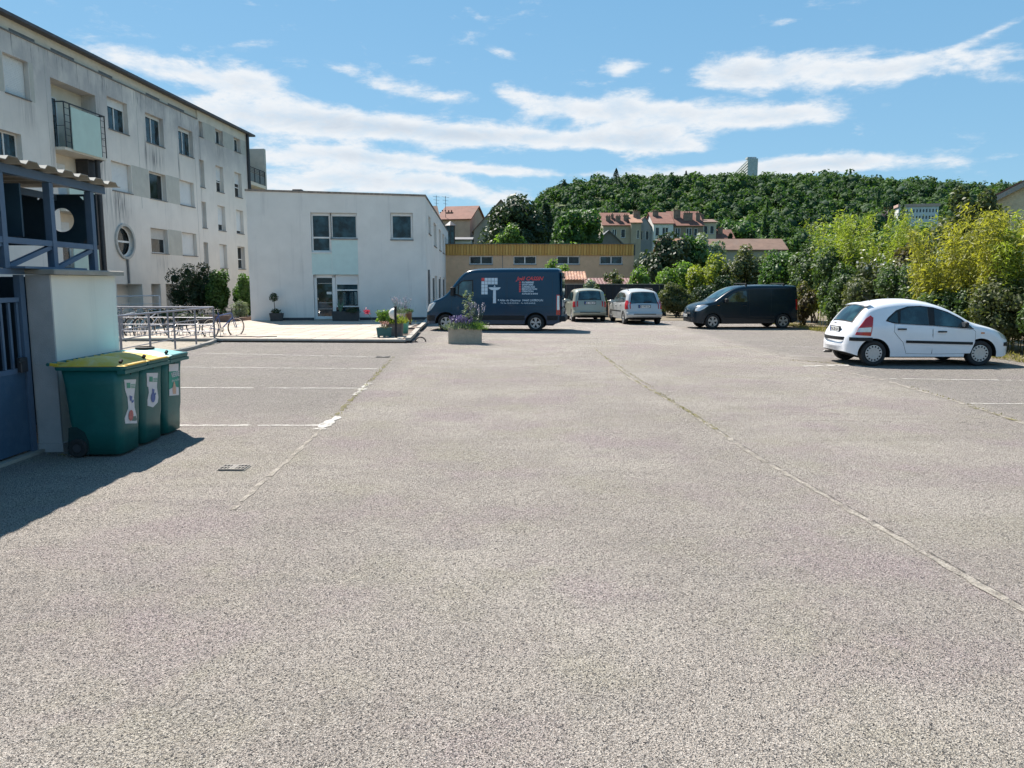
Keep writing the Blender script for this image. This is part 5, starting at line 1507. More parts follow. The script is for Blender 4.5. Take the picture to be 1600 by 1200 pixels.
def lean_to():
    t = thing('tiled_lean_to', 'small lean-to roofed with ridged clay tiles between the van and the workshop', 'shed')
    M = mat('shed_wall', (.30, .22, .16), .9, var=.15)
    MB().box(2.2, 4.7, 50.3, 52.5, 0, 2.12).build('wall', M, t)
    tm = [MB().prism([(0, 0), (.19, 0), (.17, .035), (.10, .055), (.03, .035)], 0, .32, 'Y').mesh('roof_tile', m) for m in M_tile]
    for r in range(5):
        for c in range(15):
            o = link('roof_tile', tm[rnd.randrange(3)], t, (2.0 + c * .19, 49.95 + r * .27, 2.13 + r * .105)); o.rotation_euler = (R(21), 0, rnd.uniform(-.01, .01))
    t = thing('red_sheet_shed', 'low shed with a dull red roof beside the dark fence', 'shed')
    MB().box(4.9, 8.3, 51.2, 53.5, 0, 1.80).build('wall', M, t)
    rm = mat('dull_red_sheet', (.12, .04, .035), .7, var=.2, scale=3)
    k = MB().prism([(0, 0), (.22, 0), (.22, .02), (.16, .05), (.06, .05), (0, .02)], 0, 2.1, 'Y').mesh('roof_sheet', rm)
    for c in range(17):
        o = link('roof_sheet', k, t, (4.75 + c * .22, 50.9, 1.80)); o.rotation_euler = (R(12), 0, 0)
lean_to()
def crate():
    t = thing('wooden_crate', 'weathered slatted wooden crate at the foot of the dark fence', 'crate', (5.85, 43.4, 0), R(-3))
    M = mat('brown_plank', (.20, .13, .085), .85, var=.3, scale=4, stretch=(.3, 1, 4), bump=.3, dirt_or_glare=(.08, .05, .04), damt=.6)
    for r in range(6):
        for s in (-.38, .36): MB().bbox(-.42, .42, s, s + .025, .04 + r * .145, .165 + r * .145, .005).build('slat', M, t)
        for s in (-.42, .395): MB().bbox(s, s + .025, -.35, .355, .04 + r * .145, .165 + r * .145, .005).build('slat', M, t)
    for x in (-.42, .36):
        for y in (-.40, .385): MB().box(x, x + .06, y - .012, y + .03, 0, .93).build('corner_post', M, t)
    MB().bbox(-.46, .46, -.43, .43, .93, .96, .006).build('lid', M_conc, t)
crate()

# ---------------------------------------------------------------- steel shelter with gate, and the rendered wall
M_steel = mat('blue_grey_steel', (.10, .155, .235), .5, var=.12, scale=5, metal=.2, dirt_or_glare=(.16, .20, .26), damt=.5, dscale=4)
M_steeld = mat('deep_blue_sheet', (.014, .040, .068), .55, var=.2, scale=1.5, dirt_or_glare=(.03, .075, .105), damt=.8, dscale=.9)
M_gate = mat('gate_blue_sheet', (.045, .095, .155), .5, var=.15, scale=2, dirt_or_glare=(.08, .13, .19), damt=.7, dscale=5, bump=.08, bscale=40)
M_sheet = mat('old_roof_sheet', (.38, .35, .30), .7, var=.15, scale=2, dirt_or_glare=(.16, .13, .11), damt=.7, dscale=3)
def shelter():
    t = thing('steel_shelter', 'blue-grey steel framed shelter with corrugated roof above the gate', 'shelter')
    X = -5.40
    for y in (5.6, 6.5, 7.38, 8.26, 9.15, 10.03):
        z0 = 2.0 if y > 8.3 else 0.0
        MB().box(X - .04, X + .04, y - .04, y + .04, 2.065, 3.06).build('post', M_steel, t)
        MB().box(X - 2.4, X - 2.32, y - .04, y + .04, 0, 3.06).build('post', M_steel, t)
        for (za, zb) in ((2.34, 2.40),):
            pass
    MB().box(X - .045, X + .045, 5.0, 10.35, 3.065, 3.16).build('top_beam', M_steel, t)
    MB().box(X - .035, X + .035, 5.0, 10.07, 2.33, 2.395).build('rail', M_steel, t)
    MB().box(X - .035, X + .035, 5.0, 10.07, 2.0, 2.06).build('rail', M_steel, t)
    ys = (5.6, 6.5, 7.38, 8.26, 9.15, 10.03)
    for a, c in zip(ys[:-1], ys[1:]):
        MB().bar((X, a + .05, 2.08), (X, c - .05, 2.32), .05, .05).build('diagonal_brace', M_steel, t)
    for x in (-6.0, -6.9):
        MB().box(x - .03, x + .03, 5.0, 10.3, 2.98, 3.06).build('purlin', M_steel, t)
    # corrugated roof
    k = MB(); n = 16
    P = [(0, .0), (.02, .0), (.07, .045), (.22, .045), (.27, 0.0), (.34, 0.0)]
    Q = [(a, z - .006) for a, z in reversed(P)]
    k.prism(P + Q, X - 2.7, X + .22, 'X')
    me = k.mesh('roof_sheet', M_sheet)
    for i in range(n): link('roof_sheet', me, t, (0, 5.05 + i * .335, 3.165))
    # end panel with a round hole
    cx, cz, r = -5.92, 2.73, .155
    x0, x1, z0, z1, y = -7.78, X - .06, 2.40, 3.06, 10.30
    b = MB(); n = 36
    ring = [(cx + r * math.cos(2 * math.pi * i / n), y, cz + r * math.sin(2 * math.pi * i / n)) for i in range(n)]
    q_ = .30
    sq = []
    for i in range(n):
        a = 2 * math.pi * i / n; f = q_ / max(abs(math.cos(a)), abs(math.sin(a))); sq.append((cx + f * math.cos(a), y, cz + f * math.sin(a)))
    for i in range(n):
        j = (i + 1) % n; b.quad(ring[i], sq[i], sq[j], ring[j])
        b.quad(ring[i], ring[j], (ring[j][0], y + .03, ring[j][2]), (ring[i][0], y + .03, ring[i][2]))
    for (a, c, e, f) in ((x0, cx - q_, z0, z1), (cx + q_, x1, z0, z1), (cx - q_, cx + q_, z0, cz - q_), (cx - q_, cx + q_, cz + q_, z1)):
        b.quad((a, y, e), (c, y, e), (c, y, f), (a, y, f))
    b.build('end_panel', M_steeld, t)
    MB().box(X - 2.31, X - .02, 10.28, 10.32, 0, 1.99).build('end_panel', M_steeld, t)  # added dark sheet, makes the inside behind the gate read as shaded
    MB().box(X - 2.31, X - 2.29, 5.0, 10.28, 0, 3.0).build('back_panel', M_steeld, t)
    MB().box(X - 2.3, X, 5.0, 5.03, 0, 3.0).build('end_panel', M_steeld, t)
    for z in (2.02, 2.34):
        MB().box(X - 2.26, X - 2.2, 5.0, 10.2, z, z + .05).build('rail', M_steel, t)
    MB().box(X - 1.35, X - .05, 8.70, 8.73, 2.42, 3.0).build('side_panel', M_steeld, t)
    # gate
    g = thing('steel_gate', 'blue steel gate with upright bars above a solid panel at the left edge', 'gate')
    MB().box(X - .035, X + .035, 8.44, 8.52, 0.0, 1.995).build('gate_post', M_steel, g)
    MB().box(X - .02, X + .02, 5.6, 8.42, .06, .93).build('panel', M_gate, g)
    for z in (.93, 1.70):
        MB().box(X - .025, X + .025, 5.6, 8.42, z, z + .05).build('gate_rail', M_steel, g)
    y = 5.7
    while y < 8.40:
        MB().box(X - .012, X + .012, y - .016, y + .016, .985, 1.695).build('bar', M_steel, g); y += .135
    MB().bbox(X + .02, X + .07, 8.30, 8.42, .94, 1.10, .008).build('lock_case', M_dkpipe, g)
    MB().bar((X + .075, 8.36, 1.06), (X + .075, 8.24, 1.06), .02, .02).build('lock_handle', M_dkpipe, g)
    MB().box(X - .02, X + .09, 5.2, 8.58, .0, .035).build('threshold', M_conc, g)
    # rendered wall with coping
    w = thing('rendered_wall', 'cream rendered wall stub with a concrete coping behind the bins', 'wall')
    Mw = stained_render('cream_wall_render', (.80, .78, .71), None, [], .3, .35)
    Mp = mat('grey_pillar_render', (.42, .41, .41), .9, var=.08, scale=5, bump=.3, dirt_or_glare=(.26, .25, .25), damt=.5)
    MB().box(-5.38, -5.12, 8.60, 10.0, 0.10, 1.995).build('wall', Mw, w)
    MB().box(-5.385, -5.115, 8.575, 8.60, 0.10, 1.995).build('pillar_face', Mp, w)
    MB().box(-5.40, -5.10, 8.56, 10.02, 0.0, 0.10).build('plinth', Mp, w)
    MB().bbox(-5.44, -5.03, 8.54, 10.07, 2.0, 2.06, .012).build('coping', M_conc, w)
    MB().box(-5.44, -5.2, 8.3, 9.5, 2.062, 2.085).build('lead_strip', M_steel, w)
shelter()
# ================================================================== THINGS IN THE YARD
# ---------------------------------------------------------------- wheelie bins
M_bing = mat('bin_green', (.008, .11, .10), .42, var=.12, scale=4, dirt_or_glare=(.03, .15, .14), damt=.45, dscale=5, bump=.06, bscale=60)
M_yel = mat('lid_yellow', (.66, .43, .04), .5, var=.1, scale=3, dirt_or_glare=(.68, .60, .42), damt=.9, dscale=2.2)  # the cream patches are sun glare painted into the lid colour
M_yedge = mat('lid_edge_orange', (.50, .30, .03), .5, var=.1)
M_teal = mat('lid_teal', (.10, .38, .38), .45, var=.08, scale=3, dirt_or_glare=(.25, .5, .5), damt=.5, dscale=2)
M_tdk = mat('lid_teal_edge', (.015, .13, .13), .45, var=.1)
M_stk = mat('sticker_paper', (.62, .60, .60), .55, var=.06, scale=9, dirt_or_glare=(.52, .45, .42), damt=.5, dscale=9)
M_stkg = mat('sticker_green', (.01, .26, .19), .5, var=.05)
M_ink = mat('sticker_ink_blue', (.10, .14, .32), .6); M_ink2 = mat('sticker_ink_red', (.50, .14, .12), .6, var=.2, scale=30); M_ink3 = mat('sticker_ink_green', (.08, .30, .20), .6)
M_skin = mat('sticker_print_orange', (.58, .35, .24), .6, var=.1, scale=40)
def loft(rings, smooth=True):
    b = MB(); b.smooth = smooth
    n = len(rings[0])
    for r in rings: pass
    v = [p for r in rings for p in r]
    f = []
    for i in range(len(rings) - 1):
        for j in range(n):
            k = (j + 1) % n; f.append((i * n + j, i * n + k, (i + 1) * n + k, (i + 1) * n + j))
    f.append(tuple(range(n - 1, -1, -1))); f.append(tuple((len(rings) - 1) * n + j for j in range(n)))
    b._a(v, f); return b
def rrect(x0, x1, y0, y1, z, r, n=5):
    out = []
    for (cx, cy, a0) in ((x1 - r, y1 - r, 0), (x0 + r, y1 - r, 90), (x0 + r, y0 + r, 180), (x1 - r, y0 + r, 270)):
        for i in range(n):
            a = R(a0 + 90 * i / (n - 1)); out.append((cx + r * math.cos(a), cy + r * math.sin(a), z))
    return out
def wheelie_bin(loc, label, lid, edge, kind, yaw=0):
    """local: back (hinge) at x=0, front at x=.74, width along y"""
    t = thing('wheelie_bin', label, 'bin', loc, yaw, 'wheelie bins lined up against the rendered wall')
    w = .265
    b = loft([rrect(.12, .66, -w + .035, w - .035, .03, .07), rrect(.11, .675, -w + .03, w - .03, .30, .075), rrect(.105, .684, -w + .022, w - .022, .36, .075), rrect(.08, .70, -w + .012, w - .012, .80, .075),
              rrect(.06, .715, -w + .005, w - .005, .965, .07)])
    body = b.build('body', M_bing, t)
    loft([rrect(.02, .775, -w - .018, w + .018, .965, .05), rrect(.015, .785, -w - .022, w + .022, .985, .05), rrect(.015, .785, -w - .022, w + .022, 1.005, .05)], False).build('rim', M_bing, t)
    MB().box(.70, .785, -w - .015, w + .015, .925, .964).build('rim_lip', M_bing, t)
    # side panel groove and flush wheel niche, its shade painted on in dark
    for s in (-1, 1):
        MB().prism([(.085, .03), (.11, .33), (.20, .34), (.28, .28), (.315, .18), (.32, .03)], s * (w - .06), s * (w - .022), 'Y').build('wheel_niche', mat('niche_shade', (.004, .03, .03), .6, var=.2), t)
        wh = MB(); wh.lathe([(.04, -.022), (.08, -.026), (.10, -.022), (.105, 0), (.10, .022), (.08, .026), (.04, .022)], 28, 'Y'); o = wh.build('wheel', M_rub, t, (.205, s * (w - .012), .106))
        MB().tube((0, -.028, 0), (0, .028, 0), .045, 16).build('hub', mat('wheel_hub', (.04, .04, .045), .5, var=.1), o)
    MB().tube((.205, -w + .01, .106), (.205, w - .01, .106), .012).build('axle', M_plas, t)
    # lid: crowned, rising to the hinge
    L_ = MB(); L_.smooth = True; G = []
    for i in range(15):
        x = .02 + (.765) * i / 14; row = []
        zc = 1.008 + .085 * math.sin(min(1, (i / 14) * 1.15) * math.pi) ** .7 if kind == 'dome' else 1.02 + .065 * math.sin(math.pi * (i / 14) ** .8)
        zc = max(zc, 1.012)
        for j in range(11):
            f = -1 + 2 * j / 10
            row.append((x, f * (w + .02), 1.012 + (zc - 1.012) * (1 - abs(f) ** 3.5)))
        G.append(row)
    L_.grid(G); ring = [G[i][0] for i in range(15)] + G[-1][1:] + [G[i][-1] for i in range(13, -1, -1)] + G[0][-2:0:-1]
    L_.smooth = False; L_.m = 1; n = len(ring)
    L_._a(ring + [(p[0], p[1], 1.006) for p in ring], [(i, (i + 1) % n, n + (i + 1) % n, n + i) for i in range(n)])
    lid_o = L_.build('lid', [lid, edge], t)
    MB().bbox(.745, .80, -w * .8, w * .8, 1.008, 1.026, .008).build('lid_lip', edge, lid_o)
    MB().tube((.70, -.20, 1.045), (.70, -.17, 1.065), .02, 10).build('lid_catch', M_plas, lid_o)
    # hinge handle
    h = MB(); h.tube((-.05, -w, 1.03), (-.05, w, 1.03), .018, 10); h.build('handle', M_bing if kind != 'teal' else M_tdk, t)
    for y in (-w + .03, -.09, .09, w - .03):
        k = MB(); k.bar((-.055, y, 1.03), (.05, y, 1.02), .03, .03); k.build('hinge_lug', lid, t)
    if kind == 'teal':
        MB().lathe([(.0, .006), (.085, .006), (.085, .0), (.11, .0), (.115, .022), (.10, .026), (.095, .012)], 28, 'Z', (.36, -.02, 1.083)).build('bottle_hole', M_plas, lid_o)
    MB().tube((.701, 0, .90), (.712, 0, .90), .012, 8).build('rivet', M_plas, t)
    # sticker on the front, a worn paper with print
    fx = lambda z: np.interp(z, [.30, .36, .80, .965], [.675, .684, .70, .715]) + .003
    def st(poly, m, name, off=0.0, par=t):
        q = MB(); q._a([(fx(z) + off, -y, z) for y, z in poly], [tuple(range(len(poly)))])
        q._a([(fx(z) + off - .002, -y, z) for y, z in poly], [tuple(range(len(poly)))]); return q.build(name, m, par)
    if kind == 'dome':
        s = st([(-.13, .82), (.15, .85), (.13, .73), (.08, .64), (.07, .52), (.16, .42), (.15, .36), (-.14, .31), (-.12, .41), (-.08, .50), (-.07, .62)] if 'nearest' in label else [(-.12, .83), (.16, .86), (.15, .70), (.12, .69), (.11, .62), (.15, .54), (.15, .47), (.02, .43), (-.10, .47), (-.12, .53), (-.09, .66)], M_stk, 'sticker')
        st([(.02, .80), (.10, .81), (.10, .75), (.02, .74)], M_ink3, 'print', .006, s)
        for k in range(3): st([(-.10, .77 - k * .018), (.0, .78 - k * .018), (.0, .772 - k * .018), (-.10, .762 - k * .018)], M_ink3, 'print', .006, s)
        st([(-.02, .64), (.04, .66), (.03, .60), (.0, .59)], M_ink, 'print', .006, s); st([(-.05, .60), (.0, .585), (-.01, .565), (-.05, .575)], M_ink, 'print', .006, s)
        import math as _m
        cc = (.02, .43) if 'nearest' in label else (.02, .55)
        st([(cc[0] + .055 * _m.cos(a * .6283), cc[1] + .062 * _m.sin(a * .6283)) for a in range(10)], M_ink2 if 'nearest' in label else M_ink, 'print', .006, s)
    else:
        s = st([(-.12, .88), (.16, .90), (.16, .50), (-.12, .47)], M_stkg, 'sticker')
        st([(-.12, .88), (.16, .90), (.16, .81), (-.12, .785)], M_stk, 'print', .004, s)
        st([(-.12, .57), (.0, .60), (.16, .58), (.16, .502), (-.12, .472)], M_stk, 'print', .004, s)
        o = flat_text('VERRE', .085, M_stk, s, (fx(.74) + .008, .02, .725), (R(90), 0, R(90)), bold=.002)
        o = flat_text('dans ce bac', .050, M_stk, s, (fx(.67) + .008, .02, .665), (R(90), 0, R(90)))
        st([(-.03, .50), (-.035, .57), (.0, .66), (.03, .66), (.07, .57), (.06, .51)], M_skin, 'print', .006, s)
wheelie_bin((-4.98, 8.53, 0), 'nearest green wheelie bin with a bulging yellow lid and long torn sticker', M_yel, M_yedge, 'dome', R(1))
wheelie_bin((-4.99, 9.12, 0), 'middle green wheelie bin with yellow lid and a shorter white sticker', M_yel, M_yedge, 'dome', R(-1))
wheelie_bin((-5.0, 9.70, 0), 'far green bottle bin with turquoise lid and green glass-recycling sticker', M_teal, M_tdk, 'teal', R(0.5))

# ---------------------------------------------------------------- planters, lamp, hoop
M_agg = mat('aggregate_concrete', (.46, .375, .28), .9, var=.3, scale=60, bump=.6, bscale=90, dirt_or_glare=(.30, .24, .18), damt=.6, dscale=6)
M_soil = mat('potting_soil', (.05, .035, .025), .95, var=.3, scale=20, bump=.6)
def trough(name, label, loc, sx, sy, h, m, yaw=0, taper=.02, feet=False, cat='planter'):
    t = thing(name, label, cat, loc, yaw)
    b = MB(); x, y = sx / 2, sy / 2; z0 = .05 if feet else .0
    b.M = None
    o = [(-x + taper, -y + taper, z0), (x - taper, -y + taper, z0), (x - taper, y - taper, z0), (-x + taper, y - taper, z0)]
    p = [(-x, -y, h), (x, -y, h), (x, y, h), (-x, y, h)]
    k = .035; q = [(-x + k, -y + k, h), (x - k, -y + k, h), (x - k, y - k, h), (-x + k, y - k, h)]; s_ = [(a, c, h - .05) for a, c, _ in q]
    v = o + p + q + s_
    f = [(3, 2, 1, 0)] + [(i, (i + 1) % 4, 4 + (i + 1) % 4, 4 + i) for i in range(4)] + [(4 + i, 4 + (i + 1) % 4, 8 + (i + 1) % 4, 8 + i) for i in range(4)] + [(8 + i, 8 + (i + 1) % 4, 12 + (i + 1) % 4, 12 + i) for i in range(4)]
    b._a(v, f); b.build('trough', m, t)
    MB().quad((-x + k, -y + k, h - .04), (x - k, -y + k, h - .04), (x - k, y - k, h - .04), (-x + k, y - k, h - .04)).build('soil', M_soil, t)
    if feet:
        for a in (-x + .06, 0, x - .06):
            for c in (-y + .05, y - .05): MB().box(a - .03, a + .03, c - .025, c + .025, 0, .06).build('foot', m, t)
    return t
trough('concrete_planter', 'pebbled concrete planter standing alone on the asphalt in front of the blue van', (-1.50, 24.65, 0), 1.06, .46, .50, M_agg, R(1), .0)
M_grng = mat('green_plastic_pot', (.015, .10, .10), .5, var=.1); M_dgr = mat('dark_grey_trough', (.055, .055, .055), .7, var=.15); M_mintpot = mat('turquoise_pot', (.12, .42, .38), .5, var=.1)
M_stonep = mat('stone_pot', (.17, .14, .13), .85, var=.2, bump=.3); M_white = mat('white_pot', (.58, .56, .54), .6, var=.08); M_terra = mat('brown_pot', (.20, .12, .09), .8, var=.2)
trough('footed_trough', 'small green plastic trough on feet at the front edge of the terrace', (-4.28, 25.75, .11), .50, .26, .33, M_grng, R(2), .03, True)
trough('stone_planter', 'brown square stone planter under the red geranium', (-4.02, 26.5, .11), .52, .42, .48, M_stonep, 0, .03)
trough('long_trough', 'long dark grey trough beneath the ground floor window of the white house', (-8.05, 37.3, .11), 1.28, .42, .46, M_dgr, R(6), .03)
trough('dark_pot', 'dark grey tub with a ball-pruned shrub beside the left end of the white house', (-11.35, 37.15, .11), .62, .42, .38, M_dgr, R(6), .05)
def round_pot(name, label, loc, r, h, m):
    t = thing(name, label, 'pot', loc)
    b = MB(); b.smooth = True
    b.lathe([(0, 0), (r * .78, 0), (r * .98, h * .92), (r * 1.05, h * .93), (r * 1.05, h), (r * .92, h), (r * .9, h * .92)], 28); b.build('pot', m, t)
    MB().lathe([(0, h * .92), (r * .91, h * .92)], 20).build('soil', M_soil, t)
round_pot('turquoise_pot', 'turquoise pot between the bollard lamp and the sunken step', (-3.86, 27.6, .11), .16, .42, M_mintpot)
round_pot('white_pot', 'white pot of lavender by the corner of the terrace', (-4.88, 33.6, .11), .24, .52, M_white)
round_pot('brown_pot', 'brown pot just behind the white lavender pot', (-4.62, 34.1, .11), .2, .58, M_terra)
def bollard_lamp():
    t = thing('bollard_lamp', 'black bollard lamp with a white half-round shade on the terrace edge', 'lamp', (-3.86, 25.55, .11))
    MB().bbox(-.035, .035, -.03, .03, 0, 1.02, .008).build('post', M_plas, t)
    b = MB(); b.smooth = True
    G = [[(-.037 - .19 * math.sin(a) * math.sin(f), .16 * math.cos(f) * math.sin(a), .80 + .19 * math.cos(a)) for f in np.linspace(0, math.pi, 9)] for a in np.linspace(0, math.pi, 13)]
    b.grid(G); b.build('lamp_shade', mat('opal_plastic', (.72, .70, .62), .3, var=.03), t)
    MB().bbox(-.06, .04, -.06, .06, 1.02, 1.05, .01).build('cap', M_plas, t)
bollard_lamp()
t = thing('parking_hoop', 'small dark metal hoop fixed to the asphalt at the terrace corner', 'hoop', (-2.98, 25.0, 0))
pts = [(.17 * math.cos(a), 0, .02 + .15 * math.sin(a)) for a in np.linspace(0, math.pi, 13)]
MB().path(pts, .022, 8).build('hoop', mat('rusty_dark_steel', (.07, .05, .045), .7, var=.3), t)
MB().bbox(-.34, -.1, -.05, .05, 0, .04, .006).build('foot_plate', mat('rusty_dark_steel', (0, 0, 0)), t)
t = thing('garden_hose', 'thin dark hose lying on the terrace near its front edge', 'hose')
pts = [(-10.2 + .28 * i, 25.9 + .12 * math.sin(i * 1.9) + .05 * math.sin(i * 4.1), .125) for i in range(9)]
MB().path(pts, .014, 6).build('hose', M_plas, t)

# ---------------------------------------------------------------- railings
M_galv = mat('galvanised_grey', (.22, .22, .25), .45, metal=.4, var=.15, scale=8)
M_galvw = mat('pale_rail_paint', (.48, .47, .48), .5, var=.1)
def railing(name, label, P, Q, npost, h, m, rails=(.32, .55, .78), z0=0.0, z1=0.0, pw=.09, cat='railing'):
    t = thing(name, label, cat)
    P = Vector(P); Q = Vector(Q)
    d = Q - P
    for i in range(npost):
        c = P + d * (i / (npost - 1)); z = z0 + (z1 - z0) * i / (npost - 1)
        yawm = Matrix.Translation((c.x, c.y, z)) @ Matrix.Rotation(math.atan2(d.y, d.x), 4, 'Z')
        b = MB(); b.M = yawm; b.box(-pw / 2, pw / 2, -.012, .012, 0, h - .02); b.box(-pw / 2 - .02, pw / 2 + .02, -.04, .04, 0, .012); b.build('post', m, t)
    MB().tube((P.x, P.y, z0 + h), (Q.x, Q.y, z1 + h), .028, 10).build('handrail', m, t)
    for r in rails:
        MB().tube((P.x, P.y, z0 + r), (Q.x, Q.y, z1 + r), .013, 8).build('rail', m, t)
railing('railing', 'grey steel railing running along the kerb towards the camera', (-9.9, 25.54, 0), (-9.45, 17.0, 0), 6, 1.12, M_galv)
railing('railing', 'grey steel railing set across in front of the parked bicycles', (-9.9, 25.56, 0), (-14.6, 25.8, 0), 4, 1.12, M_galv, pw=.05)
railing('railing', 'pale ramp railing in front of the apartment ground floor', (-15.6, 34.2, 0), (-19.5, 33.0, 0), 3, .95, M_galvw, rails=(.35, .6), z0=.42, z1=.36, pw=.06)
t = thing('low_wall', 'low brown timber wall under the dark shrub', 'wall')
MB().bar((-17.6, 36.2, .28), (-13.2, 36.0, .22), .18, .42).build('sleeper', mat('sleeper_wood', (.16, .11, .09), .9, var=.25, bump=.3), t)
MB().bar((-13.4, 36.1, .16), (-12.95, 38.6, .16), .18, .22).build('sleeper', MATS['sleeper_wood'], t)

# ---------------------------------------------------------------- bicycles and racks
def bike_meshes():
    r = .34
    b = MB(); b.smooth = True
    b.lathe([(r - .018 * math.cos(a), .018 * math.sin(a)) for a in np.linspace(0, 2 * math.pi, 7)], 36, 'Y'); ty = b.mesh('tyre', M_rub)
    b = MB(); b.lathe([(r - .035, -.01), (r - .02, -.012), (r - .02, .012), (r - .035, .01), (r - .035, -.01)], 36, 'Y')
    b.tube((0, -.04, 0), (0, .04, 0), .02, 8)
    for k in range(18):
        a = 2 * math.pi * k / 18; b.tube((.012 * math.sin(a), .02 * (-1) ** k, .012 * math.cos(a)), ((r - .03) * math.sin(a + .15), 0, (r - .03) * math.cos(a + .15)), .0022, 3, cap=False)
    sp = b.mesh('spokes', M_chrome)
    return ty, sp
BT, BS = bike_meshes()
def bicycle(loc, yaw, label, col, lean=3, hi=False):
    t = thing('bicycle', label, 'bicycle', loc, yaw, 'bicycles parked in the rack'); t.rotation_euler = (R(lean), 0, yaw)
    fm = mat('frame_' + col[0], col[1], .35, var=.05, coat=.4)
    for x in (0, 1.05):
        w = link('wheel', BT, t, (x, 0, .355)); link('spokes', BS, w)
    b = MB()
    st, bb, hd, hd2 = (.30, 0, .90), (.42, 0, .30), (.86, 0, .86), (.90, 0, .70)
    b.tube(bb, st, .018); b.tube(bb, hd2, .02); b.tube((.33, 0, .78) if not hi else (.36, 0, .62), hd, .018); b.tube(hd, hd2, .02)
    for s in (-.05, .05):
        b.tube((0, s, .355), (.42, s * .6, .30), .011); b.tube((0, s, .355), (.325, s * .4, .80), .010); b.tube((1.05, s, .355), (.91, s * .8, .68), .014)
    b.build('frame', fm, t)
    b = MB(); b.tube((.30, 0, .90), (.285, 0, .97), .014); b.build('seat_post', M_chrome, t)
    b = MB(); b.smooth = True; b._a([(.14, -.07, .97), (.14, .07, .97), (.30, .05, .98), (.44, .015, .985), (.44, -.015, .985), (.30, -.05, .98), (.16, 0, 1.01), (.34, 0, 1.0)], [(0, 1, 6), (1, 2, 7, 6), (2, 3, 7), (3, 4, 7), (4, 5, 7), (5, 0, 6, 7), (0, 5, 4, 3, 2, 1)])
    b.build('saddle', M_plas, t)
    b = MB(); b.path([(.78, -.28, 1.0), (.84, -.2, 1.02), (.87, 0, 1.0), (.84, .2, 1.02), (.78, .28, 1.0)], .012, 6); b.tube((.87, 0, 1.0), hd, .014); b.build('handlebar', M_plas, t)
    b = MB(); b.lathe([(.02, -.06), (.09, -.06), (.09, -.052), (.02, -.052)], 18, 'Y', (.42, 0, .30)); b.tube((.42, -.07, .30), (.48, -.07, .15), .01); b.tube((.42, .07, .30), (.36, .07, .45), .01); b.box(.44, .54, -.14, -.07, .14, .16); b.box(.30, .40, .07, .14, .44, .46); b.build('crank', M_chrome, t)
    b = MB(); b.path([(-.30, 0, .52), (-.22, 0, .66), (-.08, 0, .74), (.08, 0, .73)], .02, 4); b.build('mudguard', M_plas, t)
    return t
bicycle((-10.35, 26.35, .02), R(58), 'blue bicycle standing past the end of the railing, rightmost of all', ('blue', (.03, .07, .22)), 4)
bicycle((-11.9, 26.9, .02), R(70), 'lone dark bicycle behind the railing, second from the right', ('black', (.03, .03, .035)), -4)
bicycle((-13.05, 26.9, .02), R(74), 'pale silver bicycle at the right end of the tight row', ('silver', (.38, .38, .40)), 5, True)
bicycle((-13.42, 26.95, .02), R(80), 'teal bicycle leaning against the pale silver one', ('teal', (.05, .20, .22)), 6)
bicycle((-13.9, 27.0, .02), R(72), 'white bicycle in the middle of the tight row', ('white', (.50, .50, .50)), 3)
bicycle((-14.35, 27.0, .02), R(83), 'purple bicycle left of the white one', ('purple', (.10, .04, .14)), -5)
bicycle((-14.8, 27.1, .02), R(76), 'dark red bicycle next to the wall end, left of the purple one', ('red', (.20, .03, .03)), 4)
bicycle((-15.3, 27.1, .02), R(85), 'dark green bicycle half hidden by the rendered wall', ('green', (.03, .09, .05)), 4, True)
t = thing('bicycle_rack', 'row of small steel wheel hoops set in the ground for the bicycles', 'rack')
for i in range(22):
    x = -15.6 + i * .26
    hp = [(x + .07 * math.cos(a), 26.55 + .22 * (i % 2) * 0, .02 + .30 * math.sin(a) ** .8) for a in np.linspace(0.0001, math.pi - .0001, 9)]
    MB().path(hp, .011, 6).build('hoop', M_galv, t)
MB().bar((-15.8, 26.55, .03), (-9.98, 26.55, .03), .04, .03).build('base_bar', M_galv, t)
